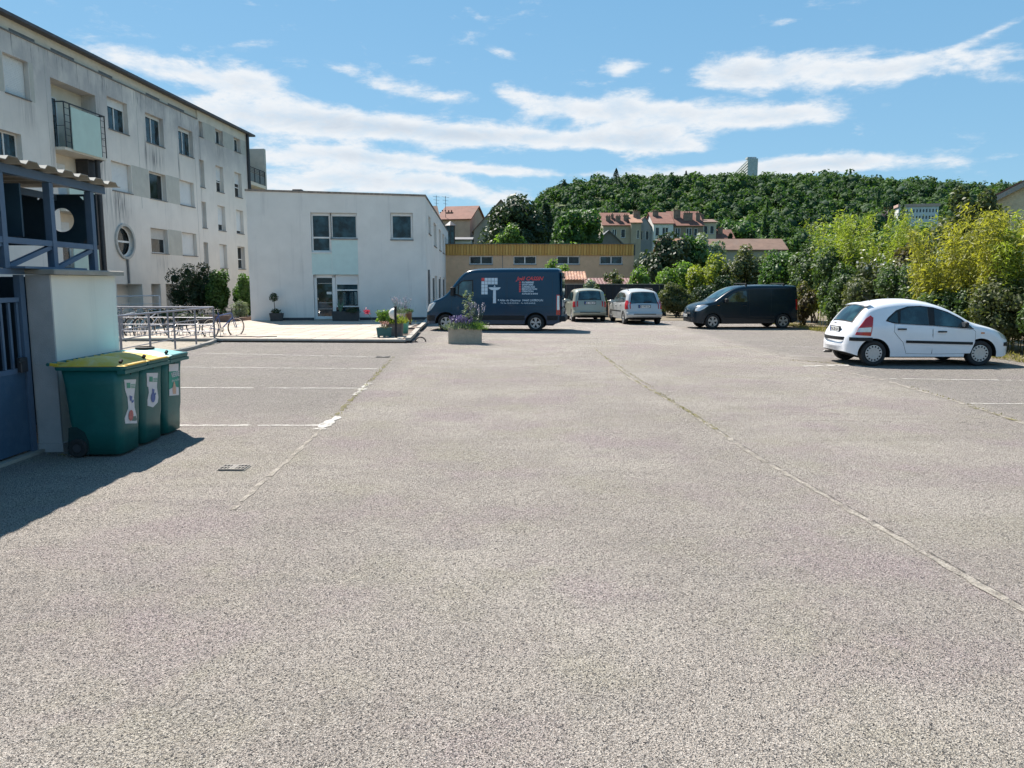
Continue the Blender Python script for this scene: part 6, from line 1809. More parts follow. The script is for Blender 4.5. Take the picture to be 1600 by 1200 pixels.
# ================================================================== DISTANT PLACE
M_roofs = [mat('red_tile_roof', (.19, .075, .05), .85, var=.25, scale=1.2, dirt_or_glare=(.12, .085, .065), damt=.7, dscale=.6), mat('orange_tile_roof', (.32, .16, .10), .85, var=.2, scale=1.5, dirt_or_glare=(.2, .14, .1), damt=.5, dscale=.8),
           mat('brown_tile_roof', (.17, .10, .07), .85, var=.25, scale=1.2, dirt_or_glare=(.10, .08, .07), damt=.7, dscale=.6), mat('slate_roof', (.10, .10, .11), .7, var=.2, scale=2)]
M_chim = mat('old_chimney', (.23, .16, .12), .9, var=.35, scale=2)
def house(label, x, y, w, d, eave, ridge, wall, roof, yaw=0, axis='x', wins=(), chims=(), shut=None, cat='house', z0=0.0, name='house'):
    """gabled house; ridge along local x ('x') or along local y, front face towards -y"""
    t = thing(name, label, cat, (x, y, z0), R(yaw))
    F = Facade(-w / 2, 0, 1, 0, 0, -1)
    holes = [(a, a + ww, z, z + hh) for (a, z, ww, hh) in wins]
    F.wall('wall', wall, t, 0, w, 0, eave, holes, .18)
    b = MB()
    for s in (-1, 1):
        P = [(s * w / 2, 0, 0), (s * w / 2, d, 0), (s * w / 2, d, eave)] + ([(s * w / 2, d / 2, ridge)] if axis == 'x' else []) + [(s * w / 2, 0, eave)]
        b._a(P, [tuple(range(len(P)))])
    P = [(-w / 2, d, 0), (w / 2, d, 0), (w / 2, d, eave)] + ([(0, d, ridge)] if axis == 'y' else []) + [(-w / 2, d, eave)]
    b._a(P, [tuple(range(len(P)))])
    if axis == 'y': b._a([(-w / 2, 0, eave), (w / 2, 0, eave), (0, 0, ridge)], [(0, 1, 2)])
    b.build('wall', wall, t)
    for (a, c, e, f) in holes:
        wn = F.window(t, a + .01, c - .01, e + .01, f - .01, .1, glass=M_wdark, frame=.08, mull=(a + c) / 2 if c - a > .9 else None, sill=True)
    o = .25; th = .14
    for s in (-1, 1):
        b = MB()
        if axis == 'x':
            sl = (ridge - eave) / (d / 2)
            A = [(-w / 2 - o, d / 2 + s * (d / 2 + o), eave - o * sl), (w / 2 + o, d / 2 + s * (d / 2 + o), eave - o * sl), (w / 2 + o, d / 2, ridge), (-w / 2 - o, d / 2, ridge)]
        else:
            sl = (ridge - eave) / (w / 2)
            A = [(s * (w / 2 + o), -o, eave - o * sl), (s * (w / 2 + o), d + o, eave - o * sl), (0, d + o, ridge), (0, -o, ridge)]
        B_ = [(p[0], p[1], p[2] + th) for p in A]
        b._a(A + B_, [(0, 1, 2, 3), (4, 5, 6, 7), (0, 1, 5, 4), (1, 2, 6, 5), (2, 3, 7, 6), (3, 0, 4, 7)])
        b.build('roof', roof, t)
    for (cx, cy, ch, cw) in chims:
        c = MB(); zt_ = ridge + ch; c.box(cx - cw / 2, cx + cw / 2, cy - .3, cy + .3, eave - .3, zt_); c.box(cx - cw / 2 - .06, cx + cw / 2 + .06, cy - .36, cy + .36, zt_, zt_ + .12)
        ob = c.build('chimney', M_chim, t)
        for k in range(max(1, int(cw / .45))):
            MB().tube((cx - cw / 2 + .25 + k * .42, cy, zt_ + .12), (cx - cw / 2 + .25 + k * .42, cy, zt_ + .42), .11, 8, .09).build('chimney_pot', M_roofs[0], ob)
    return t
def wc(n, c, d=None): return mat(n, c, .9, var=.12, scale=.8, dirt_or_glare=d or tuple(k * .6 for k in c), damt=.5, dscale=.5)
W_tan = wc('tan_render', (.36, .29, .22)); W_grey = wc('blue_grey_render', (.27, .29, .31)); W_wh = wc('offwhite_render', (.62, .62, .60), (.45, .46, .46)); W_brn = wc('brown_render', (.28, .205, .15))
W_crm = wc('cream_house_render', (.52, .43, .31)); W_yel = wc('yellow_render', (.56, .42, .15)); W_pink = wc('dusty_pink_render', (.40, .31, .25)); W_bg = wc('grey_beige_render', (.33, .29, .235))
# the row under the wooded ridge
house('tan terraced house with many chimneys, leftmost of the row under the ridge', 20.2, 150, 5.4, 9, 13.0, 15.6, W_tan, M_roofs[0], 0, 'x', [(1.7, 10.6, .9, 1.7), (3.4, 10.6, .9, 1.7), (1.7, 7.4, .9, 1.7), (3.4, 7.4, .9, 1.7)], [(-1.6, 1.6, -.9, .9), (-.7, 2.4, -.5, .5), (.3, 1.4, -.9, .9), (1.9, 1.8, -.7, 1.0)])
house('narrow tan house with a pale orange roof, second of the row under the ridge', 23.7, 149.2, 1.9, 9, 13.4, 15.2, W_tan, M_roofs[1], 0, 'x', [(1.1, 10.4, .5, 1.7)], [(.5, 3, .5, 1.3)])
house('blue-grey gabled house wedged between the tan house and the white one', 25.5, 150.6, 2.9, 9, 12.6, 14.6, W_grey, M_roofs[2], 0, 'y', [(.5, 10.2, .7, 1.8), (1.7, 10.2, .7, 1.8)], [])
house('white terraced house with two tall windows in the middle of the row under the ridge', 28.8, 148.6, 3.7, 10, 13.2, 15.6, W_wh, M_roofs[0], 0, 'x', [(.3, 10.9, .8, 1.6), (1.6, 10.8, 1.2, 1.7), (.4, 7.6, .8, 1.7), (1.7, 7.6, 1.1, 1.7)], [(-1.0, 3.4, .2, 1.1)])
house('brown terraced house with a large tiled roof, right of the white house', 33.6, 149.6, 5.9, 10, 12.9, 15.9, W_brn, M_roofs[0], 0, 'x', [(.6, 10.9, 1.0, 1.6), (2.7, 10.3, 1.1, 2.2), (4.2, 10.9, .7, 1.5), (.7, 7.4, 1.0, 1.7)], [(-1.6, 2.6, .1, 1.3), (.4, 1.8, -.6, 1.7), (2.3, 1.8, -.6, .8)])
house('cream house with a balcony at the right end of the row', 38.0, 151, 2.9, 8, 13.6, 14.4, W_crm, M_roofs[2], 0, 'x', [(.5, 11.4, .8, 1.6), (1.7, 11.4, .8, 1.6), (.5, 8.2, .8, 1.6), (1.7, 8.2, .8, 1.6)], [(-1.0, 3, .9, 1.2)])
house('small low house with a red roof, right of the cream house', 41.1, 152, 4.2, 6, 10.6, 12.4, W_tan, M_roofs[0], 0, 'x', [(.6, 9.0, .8, 1.1), (2.6, 9.0, .8, 1.1)], [(-.2, 1.6, .2, .9)])
house('far tiled house peeping over the row, behind its left half', 22.5, 176, 11, 9, 14.2, 17.0, W_tan, M_roofs[1], 0, 'x', [], [(2, 2, .2, 1), (-2.4, 2, .2, 1)])
house('far pale house peeping over the row, behind its right half', 36.5, 178, 10, 9, 14.6, 17.2, W_wh, M_roofs[2], 0, 'x', [], [(1.5, 2, .5, 1.6), (-2.8, 2, .3, 1)])
house('dark slate-roofed barn in front of the row, beside the round tree', 11.9, 96, 4.2, 7, 6.4, 8.3, wc('dark_barn_board', (.16, .15, .14)), M_roofs[3], 0, 'y', [], [], cat='barn', name='barn')
house('low building with a bright orange tiled roof below the white house', 19.9, 92, 3.4, 6, 5.4, 7.2, W_crm, M_roofs[1], 4, 'x')
house('long low building with a brown tiled roof above the yellow-green hedge', 29.5, 98, 9.8, 6, 6.1, 7.5, W_bg, M_roofs[2], -3, 'x')
# cluster left of the big trees
house('house with a steep mottled red roof behind the white house', -8.0, 108, 4.6, 7.6, 10.7, 12.7, W_pink, M_roofs[0], -14, 'x', [], [(-1.2, 1.9, -1.0, .9), (-2.2, 2.4, -.9, 1.1)])
house('yellow house just visible beside the white house', -9.35, 92, 1.9, 8, 8.2, 11.2, W_yel, M_roofs[2], 14, 'x', [], [])
house('grey-beige gabled house half hidden by the big dark tree', -1.4, 100, 7.0, 9, 8.6, 12.4, W_bg, M_roofs[2], 0, 'y', [(1.2, 6.2, .8, 1.3)], [])
house('low white annex under the red-roofed house', -6.4, 96, 2.7, 3, 7.2, 7.5, W_wh, M_roofs[3], 0, 'x', [(.3, 5.6, .5, 1.1)], [], cat='annex', name='annex')
t = thing('glazed_stair_tower', 'small dark glazed stair tower next to the yellow house', 'tower', (-7.35, 93.5, 0))
for x in (-.45, 0, .45):
    for y in (-.4, .4): MB().box(x - .04, x + .04, y - .04, y + .04, 5, 8.8).build('mullion', M_dkpipe, t)
MB().box(-.4, .4, -.37, .37, 5, 8.7).build('glazing', M_wglass, t)
MB().lathe([(.75, 8.75), (.05, 9.3)], 8).build('roof', M_zinc, t)
for (x, y, z, lab) in ((-10.4, 108, 11.5, 'thin television aerial left of the red roof chimneys'), (-9.2, 108.6, 11.5, 'second television aerial right beside the chimneys')):
    t = thing('television_aerial', lab, 'aerial', (x, y, z))
    MB().tube((0, 0, -1.5), (0, 0, 2.4), .035, 5).build('mast', M_dkpipe, t)
    for k in range(3): MB().tube((-.5 + .1 * k, 0, 2.3 - .45 * k), (.5 - .1 * k, .1, 2.2 - .45 * k), .022, 4).build('rod', M_dkpipe, t)
# stone gable on the right behind the bamboo
def gable():
    t = thing('stone_gable_house', 'pale stone gable wall with a tiled verge above the bamboo on the right', 'house', (17.9, 30.0, 0), R(-33))
    Mst = mat('pale_limestone', (.66, .56, .38), .9, var=.22, scale=3, bump=.6, bscale=12, dirt_or_glare=(.42, .33, .20), damt=.7, dscale=1.2)
    w, e = 12.0, 4.75; xr = 6.0; r = e + xr * .55
    MB()._a([(0, 0, 0), (w, 0, 0), (w, 0, e), (xr, 0, r), (0, 0, e)], [(0, 1, 2, 3, 4)]).build('gable_wall', Mst, t)
    MB().quad((0, 0, 0), (0, 11, 0), (0, 11, e), (0, 0, e)).build('wall', Mst, t)
    MB().quad((w, 0, 0), (w, 11, 0), (w, 11, e), (w, 0, e)).build('wall', Mst, t)
    for s in (0, 1):
        a, b_ = ((-.35, e - .19), (xr, r)) if s == 0 else ((w + .35, e - .19), (xr, r))
        k = MB(); k._a([(a[0], -.22, a[1]), (b_[0], -.22, b_[1]), (b_[0], 11, b_[1]), (a[0], 11, a[1]), (a[0], -.22, a[1] + .13), (b_[0], -.22, b_[1] + .13), (b_[0], 11, b_[1] + .13), (a[0], 11, a[1] + .13)],
                     [(0, 1, 2, 3), (4, 5, 6, 7), (0, 1, 5, 4), (1, 2, 6, 5), (2, 3, 7, 6), (3, 0, 4, 7)]); k.build('roof', M_roofs[2], t)
    MB().bar((-.35, -.25, e - .15), (xr, -.25, r + .04), .05, .17).build('verge_board', M_conc, t)
    sl = math.atan(.55); n = 22
    m2 = MB().prism([(0, 0), (.34, 0), (.34, .045), (0, .075)], -.28, .0, 'Y').mesh('verge_tile', M_roofs[0])
    for i in range(n):
        f = i / n; o = link('verge_tile', m2, t, (-.35 + (xr + .35) * f, 0, e - .05 + (r - e + .19) * f)); o.rotation_euler = (0, -sl, 0)
gable()
# long white institution half way up the hill and the slab block on the plateau
t = thing('white_institute', 'long white building with rows of windows and a pink roof halfway up the hill', 'building', (208.5, 402, 22), R(-14))
F = Facade(-9.3, 0, 1, 0, 0, -1)
hl = [(.8 + i * 1.45, 1.5 + .8, z, z + 1.9) for i in range(12) for z in (13.2, 16.6)]
hl = [(.7 + i * 1.5, .7 + i * 1.5 + .8, z, z + 1.8) for i in range(12) for z in (12.6, 16.0)]
F.wall('wall', W_wh, t, 0, 18.6, 0, 19, hl, .3)
for h in hl: F.window(t, h[0], h[1], h[2], h[3], .2, glass=M_wdark, frame=.1, sill=False)
MB().box(-9.3, 9.3, .8, 9, 0, 19).build('wall', W_wh, t); MB().box(-9.9, 9.9, -.5, 9.5, 19, 20.4).build('roof', wc('faded_pink_roof', (.50, .33, .27)), t)
t = thing('slab_block', 'tall pale slab block of flats rising behind the wooded ridge', 'building', (0, 0, 0))
x0, y0, z1 = 254, 850, 135.4
dx, dy = 20, 140
F = Facade(x0, y0, dx, dy, -dy, dx)
Ln = math.hypot(dx, dy)
W_slab = wc('slab_concrete', (.55, .56, .56)); W_slab2 = wc('slab_side_concrete', (.42, .44, .45))
MB()._a([(x0, y0, 60), (x0 + 10.5, y0 + 2, 60), (x0 + 10.5, y0 + 2, z1), (x0, y0, z1)], [(0, 1, 2, 3)]).build('end_wall', W_slab, t)
b = F.mb(); b.box(0, Ln, -10.2, -.4, 60, z1 - .2); b.build('wall', W_slab2, t)
b = F.mb()
nn = 0
for i in range(15):
    z = z1 - 4 - i * 3.0
    fl = F.mb(); fl.box(.5, Ln, -.39, .35, z - .35, z + .65); fl.build('balcony_band', W_slab, t)
for i in range(22):
    u = 3 + i * 6.3
    q = F.mb(); q.box(u, u + .5, -.39, .3, 60, z1 - 1); q.build('pilaster', W_slab, t)
for i in range(14):
    z = z1 - 6.4 - i * 3.0
    for k in range(21):
        pass
    w_ = F.mb(); w_.quad((1, -.37, z), (Ln, -.37, z), (Ln, -.37, z + 1.6), (1, -.37, z + 1.6)); w_.build('window_band', M_wdark, t)
MB().box(x0 - .5, x0 + 9, y0 + 1, y0 + 9, z1 + .01, z1 + 1.6).build('roof_plant', W_slab2, t)

# ---------------------------------------------------------------- woods and trees
L_for = leafmat('forest_leaves', (.016, .048, .022), (.085, .145, .036), .25, .8)
L_dk = leafmat('dark_leaves', (.020, .040, .016), (.055, .085, .035), .18)
L_mid = leafmat('mid_leaves', (.035, .085, .022), (.085, .16, .040), .32)
L_lt = leafmat('light_leaves', (.09, .16, .035), (.17, .26, .06), .4)
L_yel = leafmat('yellow_green_leaves', (.13, .17, .030), (.26, .29, .055), .42, tcol=(1.5, 1.6, .6))
L_ol = leafmat('olive_leaves', (.06, .08, .03), (.13, .14, .06), .3)
L_gr = leafmat('grey_green_leaves', (.12, .16, .11), (.22, .26, .18), .25)
L_con = leafmat('conifer_needles', (.012, .030, .018), (.030, .055, .028), .1)
M_bark = mat('bark', (.07, .055, .04), .95, var=.3, scale=6, bump=.6, bscale=20)

def forest():
    rs = np.random.RandomState(5)
    iv, iff = ICO2
    Cs = []; Ns = []; T = []; EV = []; EF = []; ET = []; o = 0; sizes = []
    n = 0; tries = 0
    cells = {}
    while n < 2650 and tries < 60000:
        tries += 1
        az = R(rs.uniform(-4, 40)); d = 262 + (790 - 262) * rs.uniform(0, 1) ** .9
        x, y = d * math.sin(az), d * math.cos(az)
        if y < 250: continue
        if math.degrees(az) < 1.5 and d < 420 and rs.uniform() < .5: continue
        if 192 < x < 226 and 372 < y < 402: continue
        if abs(x - 208) < 15 and 395 < y < 420: continue
        key = (int(x // 6), int(y // 6))
        if any((key[0] + i, key[1] + j) in cells for i in (0,) for j in (0,)): continue
        cells[key] = 1
        gz = ground_z(x, y)
        r = rs.uniform(3.4, 6.2) * (1.15 if rs.uniform() < .15 else 1)
        hgt = rs.uniform(.8, 1.25)
        c = np.array([x, y, gz + 4.5 + r * hgt * .6])
        rad = np.array([r, r, r * hgt])
        hue = rs.uniform(0, 1)
        # core, knobbly
        k = 1 + .22 * np.sin(iv[:, 0] * 5 + hue * 9) * np.cos(iv[:, 1] * 5 + hue * 5) + rs.uniform(-.12, .12, len(iv))
        EV.append(iv * k[:, None] * rad * .58 + c); EF.append(iff + o); o += len(iv); ET.append(np.full(len(iv), hue * .55))
        m = 215
        C, nd, tt, lc, lr = crown_arrays(c, rad, 12, m, rs, .40)
        Cs.append(C); Ns.append(nd); T.append(np.clip(hue * .75 + tt * .35 - .05, 0, 1)); sizes.append(np.full(m, .75 * r / 5)); n += 1
    C = np.concatenate(Cs); Nn = np.concatenate(Ns); T = np.concatenate(T); S_ = np.concatenate(sizes)
    me = leaf_mesh('wooded_ridge', C, Nn, S_ * 1.0, 1.5, L_for, T, .6, extra=(np.concatenate(EV), np.concatenate(EF), np.concatenate(ET)), rs=rs)
    ob = link('wooded_ridge', me); tag(ob, 'dense deciduous wood covering the long ridge', 'wood', kind='stuff')
forest()

TREEMESH = {}
def tree(name, label, x, y, h, r, leafm, n=2600, leaf=.22, lobes=16, base=.32, group=None, shape=1.0, aspect=1.1, seed=0, cat='tree', core=.6, lobe=.40, sx=1.0, trunk=True, z=0.0):
    rs = np.random.RandomState(seed + 17)
    t = thing(name, label, cat, (x, y, z), 0, group)
    zc = h * base; rz_ = (h - zc) / 2 * 1.0; c = (0, 0, zc + rz_)
    C, nd, tt, lc, lr = crown_arrays(c, (r * sx, r, rz_), lobes, n, rs, lobe)
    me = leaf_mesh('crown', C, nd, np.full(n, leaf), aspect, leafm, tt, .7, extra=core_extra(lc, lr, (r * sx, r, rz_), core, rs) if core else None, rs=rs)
    link('crown', me, t)
    if trunk:
        b = MB(); b.smooth = True
        b.tube((0, 0, 0), (.05 * r, 0, zc + rz_ * .4), .045 * h * .7, 8, .02 * h * .7)
        for i in range(6):
            a = i * 1.05 + seed; q = lc[i % len(lc)]
            b.tube((.03 * r, 0, zc * (.7 + .1 * i)), tuple(q), .014 * h, 6, .005 * h)
        b.build('trunk', M_bark, t)
    return t
def conifer(label, x, y, h, r, seed=0, leafm=None, n=1800, z=0.0):
    rs = np.random.RandomState(seed)
    t = thing('conifer', label, 'tree', (x, y, z))
    k = rs.uniform(0, 1, n) ** .7; a = rs.uniform(0, 2 * math.pi, n); rr = r * (1 - k) * rs.uniform(.55, 1.1, n) + .1
    C = np.stack([rr * np.cos(a), rr * np.sin(a), h * (.1 + .9 * k)], 1); nd = np.stack([np.cos(a), np.sin(a), np.full(n, -.3)], 1)
    link('crown', leaf_mesh('crown', C, nd, np.full(n, .035 * h), .8, leafm or L_con, rs.uniform(0, 1, n), .6, rs=rs), t)
    MB().tube((0, 0, 0), (0, 0, h * .9), .02 * h, 7, .004 * h).build('trunk', M_bark, t)
# behind the workshop
tree('chestnut_tree', 'large dark spreading tree behind the workshop, nearest to the red-roofed house', 0.2, 78, 10.9, 3.5, L_dk, 9000, .20, 30, .30, seed=1, lobe=.34, aspect=1.0)
tree('round_tree', 'round bright green tree behind the right half of the workshop', 6.9, 84, 10.4, 3.25, L_mid, 8000, .19, 30, .28, seed=2, lobe=.34)
conifer('blackish conifer between the two big trees behind the workshop', 4.0, 92, 11.0, 2.8, 3)
tree('young_tree', 'small lighter green tree in front of the big dark tree, above the workshop roof', 0.0, 74.5, 7.3, 1.7, L_lt, 2600, .16, 14, .3, seed=4)
tree('shrub', 'yellowish shrub at the left foot of the big dark tree', -2.6, 74.5, 6.6, 1.4, L_ol, 1800, .16, 12, .3, seed=5, cat='shrub')
tree('shrub', 'pale green shrub showing above the roof between the two big trees', 4.6, 74, 6.1, 1.7, L_lt, 1800, .15, 12, .3, seed=6, cat='shrub', sx=1.3)
tree('shrub', 'low green shrub above the left end of the workshop roof', -3.7, 73, 5.6, 1.1, L_mid, 1000, .15, 10, .3, seed=7, cat='shrub')
# right of the workshop
tree('dense_tree', 'dense dark green tree at the right end of the workshop', 11.2, 57, 5.7, 2.2, L_dk, 6500, .15, 24, .05, seed=8, lobe=.36)
tree('dense_tree', 'mid green bush-like tree right of the dense dark tree', 14.0, 60, 5.6, 1.7, L_mid, 4500, .15, 18, .05, seed=9)
tree('silver_leaved_shrub', 'shrub with pale undersides in front of the brown roof', 16.3, 66, 6.2, 1.6, L_gr, 3200, .16, 16, .2, seed=10, cat='shrub')
# middle distance, right: individual trees in front of the ridge
GM = 'trees in front of the wooded ridge'
mids = [
    ('light green tree directly right of the cream row house', 50, 172, 17, 5.5, L_mid), ('rounded tree next right of the light green one, above the brown roof', 57, 165, 15.5, 5.5, L_for),
    ('broad tree above the white frame at the end of the brown roof', 56, 138, 13.0, 5.0, L_mid), ('tall bushy tree behind the left edge of the bamboo hedge', 62, 136, 14.2, 5.0, L_for),
    ('broad dark tree left of the slender poplar', 74, 160, 16.5, 6.0, L_for), ('dense tree just below the left part of the long dark wood edge', 83, 165, 15.5, 6.0, L_mid),
    ('copper-brown tree in the middle of the trees before the ridge', 84, 176, 19.0, 4.0, leafmat('copper_leaves', (.030, .022, .020), (.06, .040, .030), .2)),
    ('bright green round tree below the white institute', 74, 145, 14.5, 5.5, L_mid), ('darker green tree lower right of the bright round one', 82, 142, 12.5, 6.2, L_for),
    ('mid green tree between the institute and the hedge', 96, 160, 15.5, 6, L_mid), ('dark tree right of the institute', 112, 178, 20.5, 6, L_for), ('broad tree at the far right behind the bamboo', 110, 160, 18, 6.5, L_ol),
    ('leafy tree low behind the centre of the hedge', 42, 100, 8.4, 4.2, L_mid), ('bushy tree above the low red house', 47, 128, 10.6, 3.6, L_for), ('olive tree in the gap left of the bamboo', 50, 104, 9.2, 4.4, L_mid),
    ('dark tree in the gap right of the white flowering shrub', 60, 112, 10.2, 5, L_for), ('wide green tree behind the white car roof', 66, 108, 9.6, 5, L_mid), ('darkest tree right behind the light green hedge shrub', 75, 118, 12.2, 5.5, L_for), ('last tree before the stone gable', 88, 122, 14, 6, L_ol)]
for i, (lab, x, y, h, r, m) in enumerate(mids):
    tree('tree', lab, x, y, h, r, m, 2300, .34, 20, .18, GM, seed=20 + i, lobe=.36)
def poplar(label, x, y, h, r, seed, m=None):
    return tree('poplar', label, x, y, h, r, m or L_mid, 1500, .30, 16, .08, seed=seed, lobe=.36)
poplar('slender poplar standing above the row of trees left of the institute', 58.5, 180, 22, 1.7, 51, L_for)
poplar('dark poplar pair member, left, beside the institute', 101, 215, 29, 2.6, 52, L_for)
poplar('dark poplar pair member, right, beside the institute', 107.5, 215, 28, 2.6, 53, L_for)
poplar('shorter pointed tree left of the poplar pair', 92, 214, 24, 2.4, 54)
conifer('small dark conifer before the low red house, left one', 38.6, 138, 10.5, 1.6, 61); conifer('small dark conifer before the low red house, right one', 42.3, 138, 10.3, 1.6, 62)
conifer('lone pointed conifer on the skyline left of the slab block', 128, 580, 14, 3.4, 63, n=900, z=70); conifer('bushy dark pine top on the skyline at the left of the ridge', 74, 560, 11, 4.5, 64, n=900, z=72)
# ================================================================== HEDGES, BAMBOO, POTTED PLANTS
def bush(label, x, y, h, r, m, n=5000, leaf=.075, seed=0, sx=1.0, sy=1.0, lobes=22, name='shrub', group=None, aspect=1.1, base=.0, lobe=.34, core=.55, cat='shrub', z=0.0, flowers=None):
    rs = np.random.RandomState(seed + 400)
    t = thing(name, label, cat, (x, y, z), 0, group)
    zc = h * base; rz_ = (h - zc) / 2; c = (0, 0, zc + rz_); rad = (r * sx, r * sy, rz_ * 1.05)
    C, nd, tt, lc, lr = crown_arrays(c, rad, lobes, n, rs, lobe)
    C[:, 2] = np.abs(C[:, 2] - .02) + .02
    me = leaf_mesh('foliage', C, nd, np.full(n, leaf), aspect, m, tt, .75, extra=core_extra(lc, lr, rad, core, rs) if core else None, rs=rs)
    link('foliage', me, t)
    b = MB()
    for i in range(7):
        q = lc[i]; b.tube((rs.uniform(-.15, .15), rs.uniform(-.15, .15), 0), tuple(q), .03, 5, .01)
    b.build('stem', M_bark, t)
    if flowers:
        k, fm, fs = flowers
        C2, nd2, t2, _, _ = crown_arrays(c, np.array(rad) * 1.05, lobes, k, rs, lobe)
        C2[:, 2] = np.abs(C2[:, 2])
        link('flowers', leaf_mesh('flowers', C2, nd2, np.full(k, fs), 1.6, fm, t2, .5, rs=rs), t)
    return t
def bamboo(label, x, y, h, r, seed, m, n=9000, culms=26, leaf=.085, group='bamboo clumps of the right hand hedge', low=.12):
    rs = np.random.RandomState(seed + 800)
    t = thing('bamboo', label, 'bamboo', (x, y, 0), 0, group)
    b = MB(); pts = []
    for i in range(culms):
        a = rs.uniform(0, 2 * math.pi); q = r * math.sqrt(rs.uniform(0, 1)); bx, by = q * math.cos(a), q * math.sin(a)
        hh = h * rs.uniform(.62, 1.04); lean = rs.uniform(.03, .22) * hh; la = a + rs.uniform(-.8, .8)
        P = [(bx + lean * s ** 2.4 * math.cos(la), by + lean * s ** 2.4 * math.sin(la), hh * s) for s in np.linspace(0, 1, 7)]
        for p, p2, rr in zip(P[:-1], P[1:], np.linspace(.016, .004, 6)): b.tube(p, p2, rr, 4, rr * .8, cap=False)
        pts.append(np.array(P))
    b.build('culms', mat('bamboo_culm', (.22, .20, .06), .5, var=.25, scale=4), t)['kind'] = 'stuff'
    ci = rs.randint(0, culms, n); s = low + (1 - low) * rs.uniform(0, 1, n) ** .8
    P = np.array(pts); f = s * 6; i0 = np.minimum(f.astype(int), 5); fr = (f - i0)[:, None]
    base = P[ci, i0] * (1 - fr) + P[ci, i0 + 1] * fr
    # leaf sprays: tufts hanging from side branches
    tuft = rs.randint(0, 9, n) + ci * 9; tr = np.random.RandomState(seed); toff = tr.normal(0, 1, (culms * 9, 3)) * np.array([.22, .22, .10]) * (r / .9)
    spread = (1.1 - s * .75)[:, None]
    C = base + toff[tuft] * spread + rs.normal(0, .07, (n, 3)); C[:, 2] = np.maximum(C[:, 2], .03)
    nd = rs.normal(0, 1, (n, 3)); nd[:, 2] += .8
    up = toff[tuft] * np.array([2, 2, 0]) + np.array([0, 0, -.5])
    tt = np.clip(tr.uniform(0, 1, culms * 9)[tuft] * .5 + rs.uniform(0, .55, n), 0, 1)
    link('leaves', leaf_mesh('leaves', C, nd, np.full(n, leaf), .42, m, tt, .4, up=up, rs=rs), t)
    return t
L_bam = leafmat('bamboo_leaves_yellow', (.16, .175, .035), (.36, .36, .085), .45, tcol=(1.5, 1.5, .5))
L_bam2 = leafmat('bamboo_leaves_green', (.14, .19, .035), (.33, .36, .075), .42, tcol=(1.4, 1.6, .6))
L_haw = leafmat('hedge_leaves', (.035, .07, .022), (.10, .15, .05), .3)
L_red = leafmat('reddish_hedge_leaves', (.07, .045, .03), (.15, .15, .06), .3)
F_wh = leafmat('cream_blossom', (.50, .48, .38), (.66, .64, .55), .2, tcol=(1, 1, 1))

# back boundary, from the dark fence to the corner
bush('leafy climber between the green-grey carrier and the wooden crate', 4.95, 44.6, 1.85, .5, L_haw, 1500, .07, 1, sy=.6)
bush('pale variegated spray over the left end of the dark fence', 4.55, 45.4, 2.2, .6, L_gr, 900, .07, 2, base=.45)
bush('pink-tinged rose bush above the red shed roof', 6.6, 50.5, 2.9, .8, L_ol, 1400, .08, 3, base=.3)
bush('light green shrub rising behind the dark fence', 8.0, 49, 3.1, .9, L_lt, 2200, .08, 4, base=.2)
bush('bright green treetop showing over the roof of the tall blue van', 3.2, 56, 3.6, .95, L_lt, 1500, .09, 5, base=.4)
bush('clipped dark hedge right of the silver carrier', 9.35, 43.6, 1.95, .95, L_ol, 5200, .06, 6, sx=1.3, sy=.7, name='hedge', cat='hedge')
bush('clump of dark hedge in front of the small dark van', 11.0, 41.5, 2.3, 1.0, L_dk, 5000, .07, 7, sx=1.3, name='hedge', cat='hedge')
bush('light green bush above the clipped hedge', 9.9, 46.5, 3.3, 1.25, L_lt, 4200, .085, 8, sx=1.3)
bush('yellow-green bush standing over the nose of the small dark van', 11.4, 44.5, 3.9, 1.5, L_yel, 6500, .085, 9)
bush('darker olive bush behind the windscreen of the small dark van', 13.1, 43.5, 3.9, 1.5, L_ol, 6500, .08, 10)
bush('green bush above the roof bars of the small dark van', 14.0, 40.0, 3.8, 1.5, L_mid, 6500, .08, 11)
bush('deep green bush behind the tail of the small dark van', 14.6, 37.2, 3.9, 1.5, L_haw, 7500, .075, 12)
bush('reddish hedge plant right beside the tail of the small dark van', 12.95, 34.3, 2.2, .75, L_red, 4200, .055, 13)
bush('dark green hedge bush between the reddish plant and the bamboo', 13.6, 32.2, 3.6, 1.1, L_haw, 7000, .065, 14)
bamboo('yellow-green bamboo left of the white blossom, behind the far parking bays', 14.5, 33.8, 4.7, 1.1, 1, L_bam2, 8000)
bamboo('taller feathery bamboo second from the left', 14.6, 31.0, 4.75, 1.1, 2, L_bam2, 8000)
bush('small-leaved green bush under the second bamboo', 12.95, 29.9, 2.7, .95, L_haw, 7000, .055, 15)
bush('hedge bush with cream blossom left of the white car', 13.3, 28.2, 3.1, 1.1, L_ol, 6500, .06, 16, flowers=(420, F_wh, .05))
bush('dark bush with a few blossoms behind the rear of the white car', 13.4, 26.4, 2.7, 1.05, L_haw, 6500, .06, 17, flowers=(120, F_wh, .04))
bush('grey-green willowy shrub above the white car roof', 14.2, 26.2, 3.5, 1.25, L_gr, 5500, .07, 18, aspect=.5)
bush('brownish hedge shrub above the rear window of the white car', 14.6, 28.4, 3.6, 1.2, L_red, 4800, .07, 19)
bush('tall loose shrub with dark gaps left of the stone gable', 15.9, 27.0, 5.3, 1.4, L_ol, 5200, .085, 20, base=.25, lobe=.28, core=.3)
bamboo('short bright yellow bamboo over the middle of the white car', 13.9, 24.4, 3.6, .95, 3, L_bam, 9000)
bamboo('big yellow bamboo in front of the left part of the stone gable', 14.4, 22.9, 4.1, 1.15, 4, L_bam, 11000)
